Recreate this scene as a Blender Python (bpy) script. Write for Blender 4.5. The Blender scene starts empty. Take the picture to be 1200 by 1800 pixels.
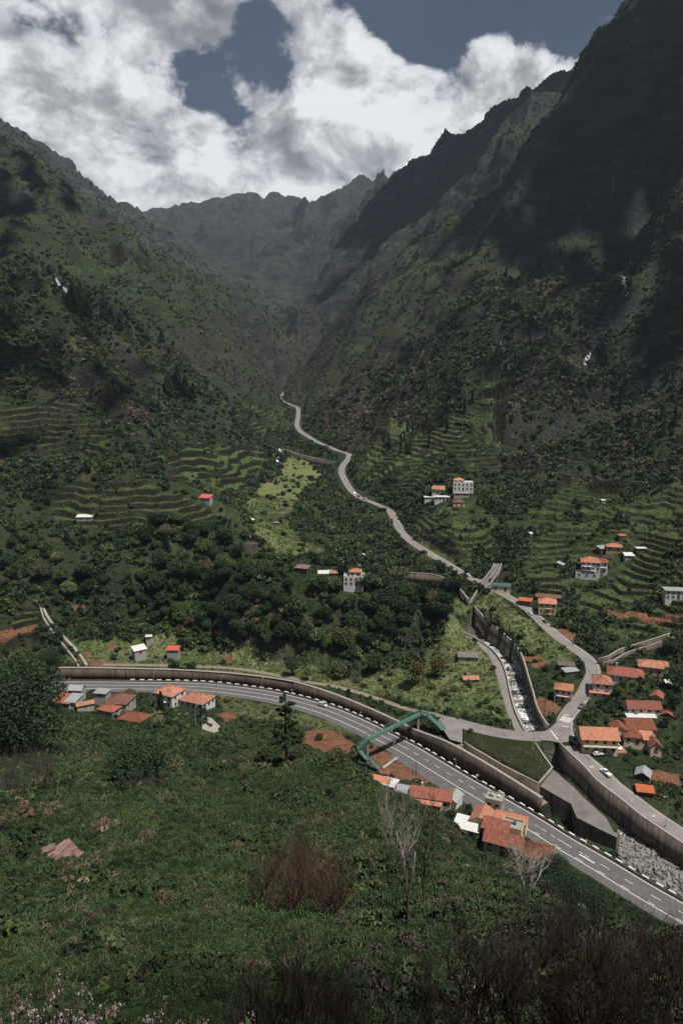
import bpy, math, random
import numpy as np
from mathutils import Vector, Matrix
random.seed(7); RNG = np.random.RandomState(11)
scene = bpy.context.scene
COL = scene.collection
R = math.radians

# ------------------------------------------------------------------ camera
CAM_H = 150.0; FPX = 1300.0; PITCH = R(10.9)
cam_d = bpy.data.cameras.new('camera'); cam = bpy.data.objects.new('camera', cam_d); COL.objects.link(cam)
cam.location = (0, 0, CAM_H); cam.rotation_euler = (R(90) - PITCH, 0, 0)
cam_d.sensor_fit = 'VERTICAL'; cam_d.sensor_height = 36; cam_d.lens = FPX * 36 / 1800
cam_d.clip_start = 0.5; cam_d.clip_end = 20000
scene.camera = cam
CP, SP = math.cos(PITCH), math.sin(PITCH)

# ------------------------------------------------------------------ exposure, sun
scene.view_settings.view_transform = 'Standard'; scene.view_settings.look = 'None'
scene.view_settings.exposure = 0.35; scene.view_settings.gamma = 1.0
SUN_EL, SUN_AZ = R(64), R(128)            # azimuth clockwise from +Y
SUN = Vector((math.cos(SUN_EL) * math.sin(SUN_AZ), math.cos(SUN_EL) * math.cos(SUN_AZ), math.sin(SUN_EL)))
sl = bpy.data.lights.new('sun', 'SUN'); sl.energy = 5.0; sl.angle = R(0.5); sl.color = (1.0, 0.95, 0.88)
so = bpy.data.objects.new('sun', sl); COL.objects.link(so)
so.rotation_euler = (-SUN).to_track_quat('-Z', 'Y').to_euler()
scene.cycles.use_denoising = True
scene.cycles.max_bounces = 5; scene.cycles.diffuse_bounces = 2; scene.cycles.glossy_bounces = 1
scene.cycles.transmission_bounces = 2; scene.cycles.volume_bounces = 0; scene.cycles.transparent_max_bounces = 6
scene.cycles.sample_clamp_indirect = 4

# ------------------------------------------------------------------ node helper
class NT:
    def __init__(s, tree): s.t = tree; s.n = tree.nodes; s.l = tree.links
    def new(s, typ, **kw):
        n = s.n.new(typ)
        for k, v in kw.items(): setattr(n, k, v)
        return n
    def put(s, sock, v):
        if v is None: return
        if isinstance(v, bpy.types.NodeSocket): s.l.new(v, sock)
        elif isinstance(v, (int, float)):
            try: sock.default_value = v
            except Exception: sock.default_value = (v, v, v)
        else:
            v = tuple(v)
            if len(sock.default_value) == 4 and len(v) == 3: v = v + (1,)
            sock.default_value = v
    def m(s, op, a, b=None, c=None, clamp=False):
        n = s.new('ShaderNodeMath', operation=op); n.use_clamp = clamp
        s.put(n.inputs[0], a); s.put(n.inputs[1], b); s.put(n.inputs[2], c); return n.outputs[0]
    def vm(s, op, a, b=None):
        n = s.new('ShaderNodeVectorMath', operation=op); s.put(n.inputs[0], a); s.put(n.inputs[1], b); return n.outputs[0]
    def noise(s, vec, scale, detail=4, rough=0.55, dist=0.0, out=0):
        n = s.new('ShaderNodeTexNoise'); s.put(n.inputs['Vector'], vec)
        n.inputs['Scale'].default_value = scale; n.inputs['Detail'].default_value = detail
        n.inputs['Roughness'].default_value = rough; n.inputs['Distortion'].default_value = dist; return n.outputs[out]
    def ramp(s, fac, stops, interp='LINEAR'):
        n = s.new('ShaderNodeValToRGB'); s.put(n.inputs[0], fac); cr = n.color_ramp; cr.interpolation = interp
        while len(cr.elements) < len(stops): cr.elements.new(0.5)
        for e, (p, c) in zip(cr.elements, stops):
            e.position = p
            if isinstance(c, (int, float)): c = (c, c, c)
            e.color = (*c, 1)
        return n.outputs[0]
    def sstep(s, v, a, b):
        n = s.new('ShaderNodeMapRange', interpolation_type='SMOOTHSTEP'); s.put(n.inputs[0], v)
        n.inputs[1].default_value = a; n.inputs[2].default_value = b; return n.outputs[0]
    def mix(s, f, a, b, blend='MIX'):
        n = s.new('ShaderNodeMix', data_type='RGBA', blend_type=blend)
        s.put(n.inputs[0], f); s.put(n.inputs[6], a); s.put(n.inputs[7], b); return n.outputs[2]
    def sep(s, v):
        n = s.new('ShaderNodeSeparateXYZ'); s.put(n.inputs[0], v); return n.outputs
    def comb(s, x, y, z):
        n = s.new('ShaderNodeCombineXYZ'); s.put(n.inputs[0], x); s.put(n.inputs[1], y); s.put(n.inputs[2], z); return n.outputs[0]

def ray(px, py):
    u = (px - 600) / FPX; v = (900 - py) / FPX
    return np.array([u, CP + v * SP, -SP + v * CP])
def P(px, py, z):
    d = ray(px, py); t = (z - CAM_H) / d[2]; return np.array([d[0] * t, d[1] * t, z])
def D(px, py, Y):
    d = ray(px, py); t = Y / d[1]; return np.array([d[0] * t, Y, CAM_H + d[2] * t])
def Q(px, Y, z):
    k = (z - CAM_H) / Y; v = (k * CP + SP) / (CP - k * SP)
    return np.array([(px - 600) / FPX / (CP + v * SP) * Y, Y, z])

# ------------------------------------------------------------------ world: sky with clouds
world = bpy.data.worlds.new('World'); scene.world = world; world.use_nodes = True
w = NT(world.node_tree); w.n.clear()
sky = w.new('ShaderNodeTexSky', sky_type='NISHITA'); sky.sun_disc = False
sky.sun_elevation = SUN_EL; sky.sun_rotation = SUN_AZ; sky.air_density = 1.0; sky.dust_density = 0.6; sky.altitude = 400
geo = w.new('ShaderNodeTexCoord'); dirv = geo.outputs['Generated']
dx, dy, dz = w.sep(dirv)
pl = w.comb(w.m('MULTIPLY', dx, 1.9), w.m('MULTIPLY', dy, 1.9), w.m('MULTIPLY', dz, 2.6))
warp = w.vm('ADD', pl, w.vm('MULTIPLY', w.vm('SUBTRACT', w.noise(pl, 3.5, 3, 0.5, out=1), (0.5, 0.5, 0.5)), (0.13, 0.13, 0.13)))
nz = w.noise(warp, 3.6, 10, 0.60)
# large cloud banks and gaps, by direction
def dirof(px, py):
    v = Vector(ray(px, py)); v.normalize(); return v
wd = w.vm('ADD', dirv, w.vm('MULTIPLY', w.vm('SUBTRACT', w.noise(dirv, 3.2, 5, 0.6, out=1), (0.5, 0.5, 0.5)), (0.17, 0.17, 0.17)))
wd = w.vm('NORMALIZE', wd)
banks = [  # px, py, spread (deg), weight
 (230,250,10,.95),(60,190,9,.7),(380,30,7,.65),(130,20,9,.55),(250,60,6,.5),(330,320,9,.8),(520,290,8,.85),(430,210,5,.6),(620,120,6,.55),(540,30,4.5,.5),(680,230,8,.85),
 (800,150,6.5,.7),(770,260,7,.6),(880,70,3.2,.45),(980,120,5,.7),(1050,60,4,.6),(905,150,4,.5),(600,200,5,.5),
 (440,115,4.3,-2.0),(350,190,2.6,-1.2),(500,150,2.6,-1.2),(700,40,5.6,-2.0),(820,0,5.5,-1.8),(960,25,4.5,-1.2),(130,85,2.6,-.6),(545,180,2.0,-.8),(480,20,3,-.7),(160,85,3.2,-1.3),(250,120,2.8,-1.1),(320,165,2.4,-.9),(40,30,3.0,-.9),(620,40,2.5,-.4),(620,190,6,.7),(850,190,6,.6),(700,140,4,.4),(370,235,1.8,-.7)]
acc = None
for (px, py, sg, wt) in banks:
    c = dirof(px, py)
    dn = w.new('ShaderNodeVectorMath', operation='DOT_PRODUCT'); w.put(dn.inputs[0], wd); dn.inputs[1].default_value = c
    k = 1.0 / (1 - math.cos(R(sg)))
    g = w.m('EXPONENT', w.m('MULTIPLY', w.m('SUBTRACT', dn.outputs['Value'], 1.0), k))
    g = w.m('MULTIPLY', g, wt)
    acc = g if acc is None else w.m('ADD', acc, g)
front = w.sstep(dy, 0.2, 0.6)                      # elsewhere an even broken cover
cov = w.m('ADD', w.m('MULTIPLY', w.m('MINIMUM', acc, 1.15), front), w.m('MULTIPLY', w.m('SUBTRACT', 1.0, front), 0.12))
dens = w.m('ADD', w.m('MULTIPLY', w.m('SUBTRACT', nz, 0.5), 4.8), w.m('SUBTRACT', w.m('MULTIPLY', cov, 0.95), 0.16))
alpha = w.sstep(dens, -0.02, 0.44)
shp = w.vm('ADD', warp, (0.035, 0.0, 0.06))
nz2 = w.noise(shp, 3.6, 6, 0.6)
relief = w.m('SUBTRACT', nz, nz2)
big = w.noise(warp, 2.3, 5, 0.55)
shade = w.m('ADD', w.m('ADD', w.m('ADD', 0.645, w.m('MULTIPLY', w.m('SUBTRACT', 0.22, w.m('MINIMUM', dz, 0.5)), 0.7)), w.m('MULTIPLY', relief, 2.3)), w.m('MULTIPLY', w.m('SUBTRACT', big, 0.5), 1.15))
glow = w.m('EXPONENT', w.m('MULTIPLY', w.m('SUBTRACT', w.m('ADD', w.m('MULTIPLY', dy, 0.955), w.m('ADD', w.m('MULTIPLY', dz, 0.25), w.m('MULTIPLY', dx, 0.0))), 0.985), 30.0))
cb = w.ramp(w.m('ADD', shade, w.m('MULTIPLY', glow, 0.10)), [(0.0, (0.08, 0.085, 0.095)), (0.3, (0.17, 0.178, 0.193)), (0.52, (0.33, 0.34, 0.355)), (0.8, (0.68, 0.69, 0.71))])
thin = w.sstep(dens, 0.2, 0.9)
cloudc = w.mix(thin, w.mix(0.35, cb, (0.30, 0.32, 0.36)), cb)
skyc = w.mix(0.62, w.mix(1.0, sky.outputs[0], (0.04, 0.04, 0.04), 'MULTIPLY'), (0.046, 0.055, 0.082))
col = w.mix(alpha, skyc, cloudc)
bg = w.new('ShaderNodeBackground'); w.put(bg.inputs[0], col); bg.inputs[1].default_value = 1.0
out = w.new('ShaderNodeOutputWorld'); w.l.new(bg.outputs[0], out.inputs[0])
world.cycles.sampling_method = 'MANUAL'; world.cycles.sample_map_resolution = 512
# ------------------------------------------------------------------ numpy noise
def _hash(ix, iy, seed):
    h = (ix.astype(np.int64) * 374761393 + iy.astype(np.int64) * 668265263 + seed * 982451653) & 0xffffffff
    h = ((h ^ (h >> 13)) * 1274126177) & 0xffffffff
    return (h ^ (h >> 16)) & 0xffff
def pn(x, y, seed=0):
    ix = np.floor(x); iy = np.floor(y); fx = (x - ix).astype(np.float32); fy = (y - iy).astype(np.float32)
    sx = fx * fx * fx * (fx * (fx * 6 - 15) + 10); sy = fy * fy * fy * (fy * (fy * 6 - 15) + 10)
    def g(ox, oy):
        a = _hash(ix + ox, iy + oy, seed).astype(np.float32) * (2 * np.pi / 65536)
        return np.cos(a) * (fx - ox) + np.sin(a) * (fy - oy)
    a = g(0, 0); b = g(1, 0); c = g(0, 1); d = g(1, 1)
    return ((a + sx * (b - a)) + sy * ((c + sx * (d - c)) - (a + sx * (b - a)))) * 1.45
def smooth(a, b, x):
    t = np.clip((x - a) / (b - a), 0, 1); return t * t * (3 - 2 * t)

# ------------------------------------------------------------------ control points of the relief
CT = []
def FY(Y): return Y + max(Y - 1850, 0) * .8        # the head of the valley lies well back
def cd(r, *pts):
    for px, py, Y in pts: Y = FY(Y); p = D(px, py, Y); CT.append((*p, r))
def cz(r, *pts):
    for px, py, z in pts: p = P(px, py, z); CT.append((*p, r))
def cq(r, *pts):
    for px, Y, z in pts: Y = FY(Y); p = Q(px, Y, z); CT.append((*p, r))
# near bank below the camera (mostly under the frame)
for x in (-60, -20, 0, 20, 60):
    CT.append((x * .6, -35, 151, .05)); CT.append((x * .5, -10, 149.5, .05)); CT.append((x * .3, 1, 147.7, .02)); CT.append((x * .35, 9, 138.5, .03)); CT.append((x * .5, 20, 123, .04))
for q_ in ((-5.2,9,139.9),(-3.6,9,139.5),(-2.0,9,138.9),(-5,12.5,134.5),(-3,4,143.2)): CT.append((*q_, .02))
cd(.12, (-250,1800,36),(-250,1650,52),(-250,1500,75),(-250,1400,115),(-250,1330,160),(-250,1250,235),
   (0,1800,34),(0,1650,50),(0,1500,72),(0,1400,112),(0,1330,165),(0,1265,230),
   (200,1800,34),(200,1650,50),(200,1500,72),(200,1400,112),(200,1330,190),(200,1290,242),
   (350,1800,34),(350,1500,74),(350,1400,125),(350,1365,158),
   (480,1800,34),(480,1650,50),(480,1500,75),(480,1420,105),(480,1355,150),
   (600,1800,35),(600,1650,51),(600,1500,78),(600,1400,118),(600,1348,145),
   (700,1800,36),(700,1650,52),(700,1500,80),(700,1440,104),(700,1395,130),
   (800,1800,37),(800,1650,54),(800,1500,92),(800,1445,118),
   (900,1800,38),(900,1650,55),(900,1550,80),(900,1505,94),
   (1000,1800,38),(1000,1650,56),(1000,1580,80),
   (1100,1800,38),(1100,1680,52),(1100,1628,62),
   (1200,1800,38),(1200,1668,54),(1450,1800,38),(1450,1690,54))
cq(.1, (350,190,22),(420,205,10),(480,185,24),(600,180,26),(700,165,24),(700,190,8),(800,150,34),(800,178,10),(900,132,38),(900,162,9),(1000,110,42),(1000,145,10),
   (1100,90,42),(1100,130,8),(1200,84,40),(1200,122,6),(1450,84,38),(1450,118,3))
# highway level and the houses beside it
cz(0, (-250,1215,1),(0,1205,1),(130,1205,2),(250,1205,0),(380,1215,0),(565,1250,0),(700,1315,0),(860,1405,0),(960,1465,0),(1060,1530,0),(1200,1612,0),(1400,1700,0),
   (130,1255,5),(240,1268,5),(340,1245,3),(60,1215,5),(300,1240,3),(400,1290,4),(330,1310,8),(500,1325,7),(440,1310,5),(560,1315,3),(620,1345,2),(700,1345,1),(740,1390,1),(800,1420,1),(870,1460,1),(950,1490,1),(-250,1260,6))
# meadow above the retaining wall
cz(0, (-250,1165,8),(0,1160,8),(100,1160,8),(250,1160,8),(400,1168,7.5),(560,1195,8),(640,1215,8),(700,1215,8.5),(800,1240,9),(880,1270,9),(840,1170,9.5),(750,1180,9.5),(760,1140,10),
   (830,1100,12),(500,1175,8),(300,1140,10),(200,1130,10),(100,1120,13),(30,1110,17),(280,1095,14),(150,1090,16),(380,1120,10),(640,1185,8.5),(820,1340,8.5),(900,1340,9),(-250,1110,20))
# left hillside
for r, pts in ((.28, [(-250,1040,345),(-250,960,380),(-250,850,440),(0,1040,385),(0,960,410),(0,850,465),(100,1030,393),(100,960,415),(100,900,440),(100,850,470),
      (200,1030,395),(200,960,420),(200,900,445),(200,850,470),(300,1040,395),(300,960,425),(300,900,452),(300,850,485)]),
    (.45, [(-250,750,500),(-250,640,580),(-250,560,680),(0,750,530),(0,640,620),(0,560,730),(100,780,510),(100,700,570),(100,640,650),(100,560,750),(200,800,500),(200,760,535),(260,800,505)]),
    (.75, [(-250,480,850),(-250,400,1050),(-250,300,1300),(-250,200,1550),(-250,150,1750),(0,480,900),(0,400,1100),(0,300,1350),(0,243,1500),(100,480,950),(100,400,1150),(60,300,1420),(120,355,1400),
      (200,600,800),(200,530,950),(200,450,1250),(190,398,1480),(0,640,620)]),
    (.8, [(0,213,2300),(60,255,2400),(100,290,2500),(150,347,2700),(-250,60,2300)]),
    (.4, [(200,690,680),(300,765,690),(300,700,780),(330,652,850),(250,610,830),(380,700,860)]),
    (.7, [(300,580,1050),(300,520,1250),(260,455,1450),(320,497,1500),(400,580,1300),(400,532,1600),(470,572,1700),(520,615,1750),(530,645,1800),(400,640,1150),(450,650,1400),(470,680,1450)])):
    cd(r, *pts)
cq(.6, (0,1750,400),(100,1800,380),(200,1950,330),(320,1900,260),(400,2050,260),(530,2200,220),(330,950,128),(-250,2050,520))
cq(.2, (200,590,92),(300,560,62),(350,600,58))
# cliff block and its plateau
cd(.25, (400,980,430),(400,930,455),(480,970,440),(560,1003,390),(620,1020,387),(700,1045,380),(760,1065,372),
   (300,1110,372),(400,1120,364),(480,1120,358),(550,1100,362),(640,1100,361),(720,1110,356),(780,1100,360),(400,1050,380),(500,1050,374),(620,1060,372))
cz(0, (480,1158,8),(560,1170,8),(640,1175,8),(720,1150,9))
# valley floor upstream
cd(.05, (440,900,560),(500,940,500),(450,840,680),(520,860,650),(430,800,760),(430,750,880),(440,720,980),(480,775,950),(480,735,1150))
cz(.05, (640,985,24),(655,1010,23),(700,1020,22),(760,1040,20),(600,960,28),(560,920,33),(590,880,38),(540,840,46),(540,800,54),(700,985,25),(640,930,33))
# the valley road's own levels
ROAD_UP = [(1290,1525,2),(1200,1468,3.5),(1140,1428,5),(1110,1405,5.6),(1080,1382,6.4),(1055,1358,7),(1030,1337,7.7),(1008,1315,8.4),(993,1290,9),(993,1264,9.6),(1008,1243,10.3),(1022,1225,11),
  (1034,1203,12),(1042,1185,13),(1038,1165,14),(1020,1148,15),(1000,1134,16),(975,1115,17),(950,1092,18.2),(925,1070,19.6),(900,1054,21),(862,1033,23),(840,1022,24.2),(820,1013,25.3),(800,1000,26.6),
  (775,985,28),(750,970,30),(725,954,31.6),(707,937,33.2),(696,918,35),(684,898,37),(660,886,39),(633,875,41),(617,862,43),(607,846,45.5),(600,830,48.5),(603,818,51),(612,806,54),(612,798,57),(593,792,60),(577,785,63),(560,778,66),
  (543,768,69.5),(528,758,73),(522,747,76),(524,731,81),(523,717,87),(510,711,90),(498,706,92.5),(492,700,95),(495,695,97),(500,690,99)]
cz(0, *[(a, b, z) for a, b, z in ROAD_UP[1:]])
cz(0, (870,1085,18.5),(920,1125,16),(960,1185,12.5),(950,1230,10),(900,1080,20),(1000,1200,11.5),(1060,1300,8.6),(1090,1340,7),(1130,1360,6),(1200,1410,4),(1280,1440,3),(1060,1250,10.5))
# right hillside
RC = {.25: [(950,960,450),(1040,1000,420),(1100,900,500),(1200,900,480),(1200,1000,400),(1200,1080,350),(1100,1080,365),(1050,1050,390),(1120,1130,335),(1200,1150,318),(1100,1200,302),(1130,1260,280),(1200,1250,285),(980,1040,402),
        (1000,900,530),(950,900,540),(800,950,480),(800,900,520),(800,862,572),(750,872,588),(720,915,553),(840,940,490),(720,840,640)],
  .1: [(880,960,482),(885,900,545),(895,850,600),(865,1005,448)],
  .5: [(1200,860,520),(1100,840,560),(1000,820,600),(900,800,645),(800,800,650),(700,820,668),(1200,740,600),(1100,740,640),(1000,720,680),(900,720,700),(800,720,720),(700,700,850),(640,780,775),(640,840,700),(620,815,720)],
  .8: [(620,700,985),(1130,650,740),(1040,620,800),(950,620,830),(850,620,850),(750,620,970),(650,652,1040),(1200,580,740),(1100,515,920),(1000,500,950),(900,500,1000),(800,500,1040),(700,580,1060),(560,735,965),(560,703,1150),(600,660,1150),(650,608,1150),(560,665,1350),(620,600,1350),(700,545,1250)],
  1.: [(1200,450,850),(1100,400,1000),(1000,400,1050),(900,400,1120),(1200,300,950),(1100,300,1080),(1000,250,1180),(1200,150,1080),(1100,150,1200),(1200,-50,1250)],
  .7: [(1110,0,1350),(1050,70,1330),(995,150,1300),(930,240,1280),(870,330,1330),(780,420,1420),(700,482,1520),(650,532,1580),(600,582,1600),(555,630,1570),(518,668,1510)],
  .9: [(735,325,2400),(770,295,2300),(800,262,2200),(850,238,2100),(895,200,2000),(995,172,1950),(690,330,2500),(640,378,2350),(600,432,2200),(572,487,2100),(800,300,2000),(800,380,1850),(720,400,2050),(700,460,1880),(650,505,1900),(900,250,1800)],
  .75: [(662,310,3200),(640,321,3200),(620,331,3200),(600,349,3250),(580,368,3300),(560,384,3500),(684,330,3120),(700,350,3100),(600,400,2900),(560,470,2500),(600,520,2050),(560,560,1950),(540,610,1900),(400,420,3000),(430,560,2000),(360,480,2900),
        (320,440,3000),(260,430,3000)],
  .35: [(150,365,3500),(200,382,3600),(260,390,3700),(320,396,3800),(345,384,3800),(385,370,3800),(430,354,3800),(465,362,3800),(500,356,3800),(530,373,3750)]}
for r, pts in RC.items(): cd(r, *pts)
for r in (.25, .5, .8, 1.):
    for (px, py, Y) in RC[r]:
        if px == 1200: cd(r, (1450, py, Y * .9))
cd(0, (1450,1350,235),(1450,1450,215))
cq(.7, (930,1500,430),(800,1720,330),(700,1820,260),(600,1850,175),(555,1760,135),(1100,1650,650),(1300,1500,800),(1500,1700,900))
cq(.8, (300,4600,600),(600,4600,500),(0,4600,700),(900,4000,600),(1200,4000,900),(-250,4000,900),(1500,4000,1000),(700,3600,500),(100,3300,520),(1100,2700,650),(1400,2600,900),(900,3000,420),(-250,3000,650),(0,3000,560),
   (0,5600,300),(600,5600,300),(1200,5600,300))
cd(.6, (545,392,2990),(480,440,2720),(430,500,2430),(403,527,2270))
cq(.6, (540,2430,385),(470,2950,470),(380,2900,480))
cd(.55, (120,512,930),(190,588,880),(290,632,850),(385,690,830),(150,640,690),(250,695,720),(330,742,745),(60,640,600),(145,703,560),(305,842,488),(0,470,1000),(60,455,1050),(130,440,1120))
cq(.45, (190,1010,205),(280,990,150),(370,960,115),(90,720,140),(150,670,110),(225,615,84))
CT = np.array(CT)
def tocoord(x, y):
    Yp = y + 40.0; return x / Yp, 0.75 * np.log(Yp)
cu, cw = tocoord(CT[:, 0], CT[:, 1]); ck = (CT[:, 2] - CAM_H) / (CT[:, 1] + 40)
_d = np.sqrt((cu[:, None] - cu) ** 2 + (cw[:, None] - cw) ** 2 + 0.015 ** 2)
_n = len(ck); A = np.zeros((_n + 3, _n + 3)); A[:_n, :_n] = -_d + 0.0006 * np.eye(_n)
Pm = np.stack([np.ones(_n), cu, cw], 1); A[:_n, _n:] = Pm; A[_n:, :_n] = Pm.T
sol = np.linalg.solve(A, np.concatenate([ck, np.zeros(3)]))
def base_field(u, wv):
    k = np.empty(u.size, np.float32); r = np.empty(u.size, np.float32)
    cuf, cwf, sf = cu.astype(np.float32), cw.astype(np.float32), sol.astype(np.float32); rr = CT[:, 3].astype(np.float32)
    for s in range(0, u.size, 40000):
        uu = u[s:s+40000, None].astype(np.float32); ww = wv[s:s+40000, None].astype(np.float32)
        d2 = (uu - cuf) ** 2 + (ww - cwf) ** 2
        k[s:s+40000] = -(np.sqrt(d2 + 0.015 ** 2) @ sf[:_n]) + sf[_n] + sf[_n+1] * uu[:, 0] + sf[_n+2] * ww[:, 0]
        iw = 1 / (d2 + 4e-4) ** 2; r[s:s+40000] = (iw @ rr) / iw.sum(1)
    return k, r

# ------------------------------------------------------------------ grid
def seg(a, b, st): return np.arange(a, b, st)
YS = np.concatenate([seg(-25, 20, 1.2), seg(20, 70, .3), seg(70, 190, .6), seg(190, 440, .55), seg(440, 700, 1.1), seg(700, 1100, 2.0), seg(1100, 1700, 3.2), seg(1700, 2600, 5), seg(2600, 4200, 9), seg(4200, 5900, 12), seg(5900, 9000, 100)])
DU = 0.00145; US = np.arange(-0.74, 0.74 + DU, DU)
NR, NC = len(YS), len(US)
GX = (US[None, :] * (YS[:, None] + 40)).astype(np.float64); GY = np.repeat(YS[:, None], NC, 1)
# coarse evaluation of the smooth base, bilinear up
ci = np.unique(np.r_[np.arange(0, NR, 3), NR - 1]); cj = np.unique(np.r_[np.arange(0, NC, 3), NC - 1])
uu, yy = np.meshgrid(US[cj], YS[ci])
kk, rr_ = base_field(uu.ravel(), 0.75 * np.log(yy.ravel() + 40)); kk = kk.reshape(uu.shape); rr_ = rr_.reshape(uu.shape)
def up(a):
    t = np.empty((len(ci), NC), np.float32)
    for i in range(len(ci)): t[i] = np.interp(np.arange(NC), cj, a[i])
    fi = np.interp(np.arange(NR), ci, np.arange(len(ci))); i0 = np.clip(np.floor(fi).astype(int), 0, len(ci) - 2); f = (fi - i0)[:, None].astype(np.float32)
    return t[i0] * (1 - f) + t[i0 + 1] * f
KF = up(kk); RO = up(rr_)
Z = CAM_H + KF.astype(np.float64) * (GY + 40)
# relief noise: gullies and crags
wx = pn(GX / 310, GY / 310, 5) * 90 + pn(GX / 90, GY / 90, 6) * 22; wy = pn(GX / 310, GY / 310, 7) * 90 + pn(GX / 90, GY / 90, 8) * 22
AX, AY = GX + wx, GY + wy
far = smooth(300, 1500, GY)
def ridg(L, s): return 1 - np.abs(pn(AX / L, AY / L, s)) * 2.2
N = np.zeros_like(Z)
wside = smooth(3600, 2500, GY)                       # side walls drain across the view, the head wall towards it
SX = AX * (.42 * wside + 1.0 * (1 - wside)); SY = AY * (1.0 * wside + .42 * (1 - wside))
def ridg2(L, s): return 1 - np.abs(pn(SX / L, SY / L, s)) * 2.2
N += (ridg(620, 1) - .45) * 48 * smooth(900, 2200, GY)
N += (ridg2(210, 2) - .35) * (44 + 14 * far) * smooth(450, 800, GY)
N += (ridg2(95, 3) - .35) * (22 + 16 * far)
N += (ridg(110, 33) - .35) * 14
N += (ridg2(44, 4) - .35) * 15
N += ((ridg2(330, 61) - .35) * 75 + (ridg2(150, 62) - .35) * 40) * smooth(2700, 3600, GY)
N += (ridg(25, 9) - .35) * 6.0
N += (np.abs(pn(GX / 95, GY / 160, 21)) - .25) * 34 * smooth(3000, 4200, GY) + (np.abs(pn(GX / 45, GY / 70, 22)) - .3) * 8 * smooth(1600, 2400, GY)
# keep the relief through the surveyed points: take out the noise there, leave it between
_si = np.arange(len(CT))[CT[:, 3] >= .3]; _x, _y = CT[_si, 0], CT[_si, 1]
_fi = np.interp(_y, YS, np.arange(NR)).round().astype(int); _fj = np.clip(((_x / (_y + 40) - US[0]) / DU).round().astype(int), 0, NC - 1); NRO = N * RO; _res = NRO[_fi, _fj]
_cu, _cw = cu[_si], cw[_si]; _num = np.zeros(uu.shape); _den = np.full(uu.shape, .35); _wv = 0.75 * np.log(yy + 40)
for a_, b_, c_ in zip(_cu, _cw, _res): g_ = np.exp(-((uu - a_) ** 2 + (_wv - b_) ** 2) / (2 * .028 ** 2)); _num += g_ * c_; _den += g_
N = (NRO - up(_num / _den)) / np.maximum(RO, .02)
Z += N * RO
# craggy broken cliff bands on rough high ground
rk = smooth(.55, .95, RO)
st = 46.0; t = (Z + pn(GX / 170, GY / 170, 30) * 40) / st; fr = t - np.floor(t)
Z += rk * st * .42 * (smooth(.35, .75, fr) - fr) * smooth(-.1, .5, pn(GX / 240, GY / 240, 31) + .25)
# soft lumpy ground near by
Z += (pn(GX / 9, GY / 9, 12) * .9 + pn(GX / 26, GY / 26, 13) * 1.8 + pn(GX / 3.2, GY / 3.2, 14) * .22) * smooth(25, 50, GY) * (1 - smooth(150, 230, GY))
Z += (pn(GX / 7, GY / 7, 15) * .25) * smooth(230, 300, GY)

def idx_of(x, y):
    fi = np.interp(y, YS, np.arange(NR)); fj = (x / (y + 40) - US[0]) / DU; return fi, fj
def hgt(x, y):
    fi, fj = idx_of(x, y); i = int(min(max(fi, 0), NR - 2)); j = int(min(max(fj, 0), NC - 2)); a = fi - i; b = fj - j
    return float((Z[i, j] * (1 - b) + Z[i, j+1] * b) * (1 - a) + (Z[i+1, j] * (1 - b) + Z[i+1, j+1] * b) * a)
def hgtv(x, y):
    fi = np.interp(y, YS, np.arange(NR)); fj = (x / (y + 40) - US[0]) / DU
    i = np.clip(fi.astype(int), 0, NR - 2); j = np.clip(fj.astype(int), 0, NC - 2); a = fi - i; b = np.clip(fj - j, 0, 1)
    return (Z[i, j] * (1 - b) + Z[i, j+1] * b) * (1 - a) + (Z[i+1, j] * (1 - b) + Z[i+1, j+1] * b) * a
def G(px, py, y0=26.0):
    """first ground point met by the line of sight through a pixel"""
    d = ray(px, py); ys = YS[YS > y0]; t = ys / d[1]; x = d[0] * t; z = CAM_H + d[2] * t
    h = hgtv(x, ys); below = np.nonzero(z < h)[0]
    if len(below) == 0: return D(px, py, 3000)
    k = below[0]
    if k == 0: return np.array([x[0], ys[0], h[0]])
    a = (z[k-1] - h[k-1]) / ((z[k-1] - h[k-1]) - (z[k] - h[k]))
    yy_ = ys[k-1] + a * (ys[k] - ys[k-1]); return np.array([d[0] * yy_ / d[1], yy_, hgt(d[0] * yy_ / d[1], yy_)])

# ------------------------------------------------------------------ stamping
MASK = np.zeros((NR, NC, 4), np.float32)      # soil, meadow, crop, riverbed
MASK2 = np.zeros((NR, NC, 4), np.float32)     # burnt brown, forest floor, bare rock, terrace
def sub(xy, pad):
    lo = xy.min(0) - pad; hi = xy.max(0) + pad
    i0, i1 = np.searchsorted(YS, [lo[1], hi[1]]); i0 = max(i0 - 1, 0); i1 = min(i1 + 1, NR)
    us = [lo[0] / (YS[i0] + 40), lo[0] / (YS[i1-1] + 40), hi[0] / (YS[i0] + 40), hi[0] / (YS[i1-1] + 40)]
    j0 = max(int((min(us) - US[0]) / DU) - 1, 0); j1 = min(int((max(us) - US[0]) / DU) + 2, NC)
    return slice(i0, i1), slice(j0, j1)
def inside(x, y, poly):
    c = np.zeros(x.shape, bool); n = len(poly)
    for k in range(n):
        x1, y1 = poly[k][:2]; x2, y2 = poly[(k+1) % n][:2]
        if y1 == y2: continue
        cond = ((y1 > y) != (y2 > y)); c ^= cond & (x < (x2 - x1) * (y - y1) / (y2 - y1) + x1)
    return c
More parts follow.
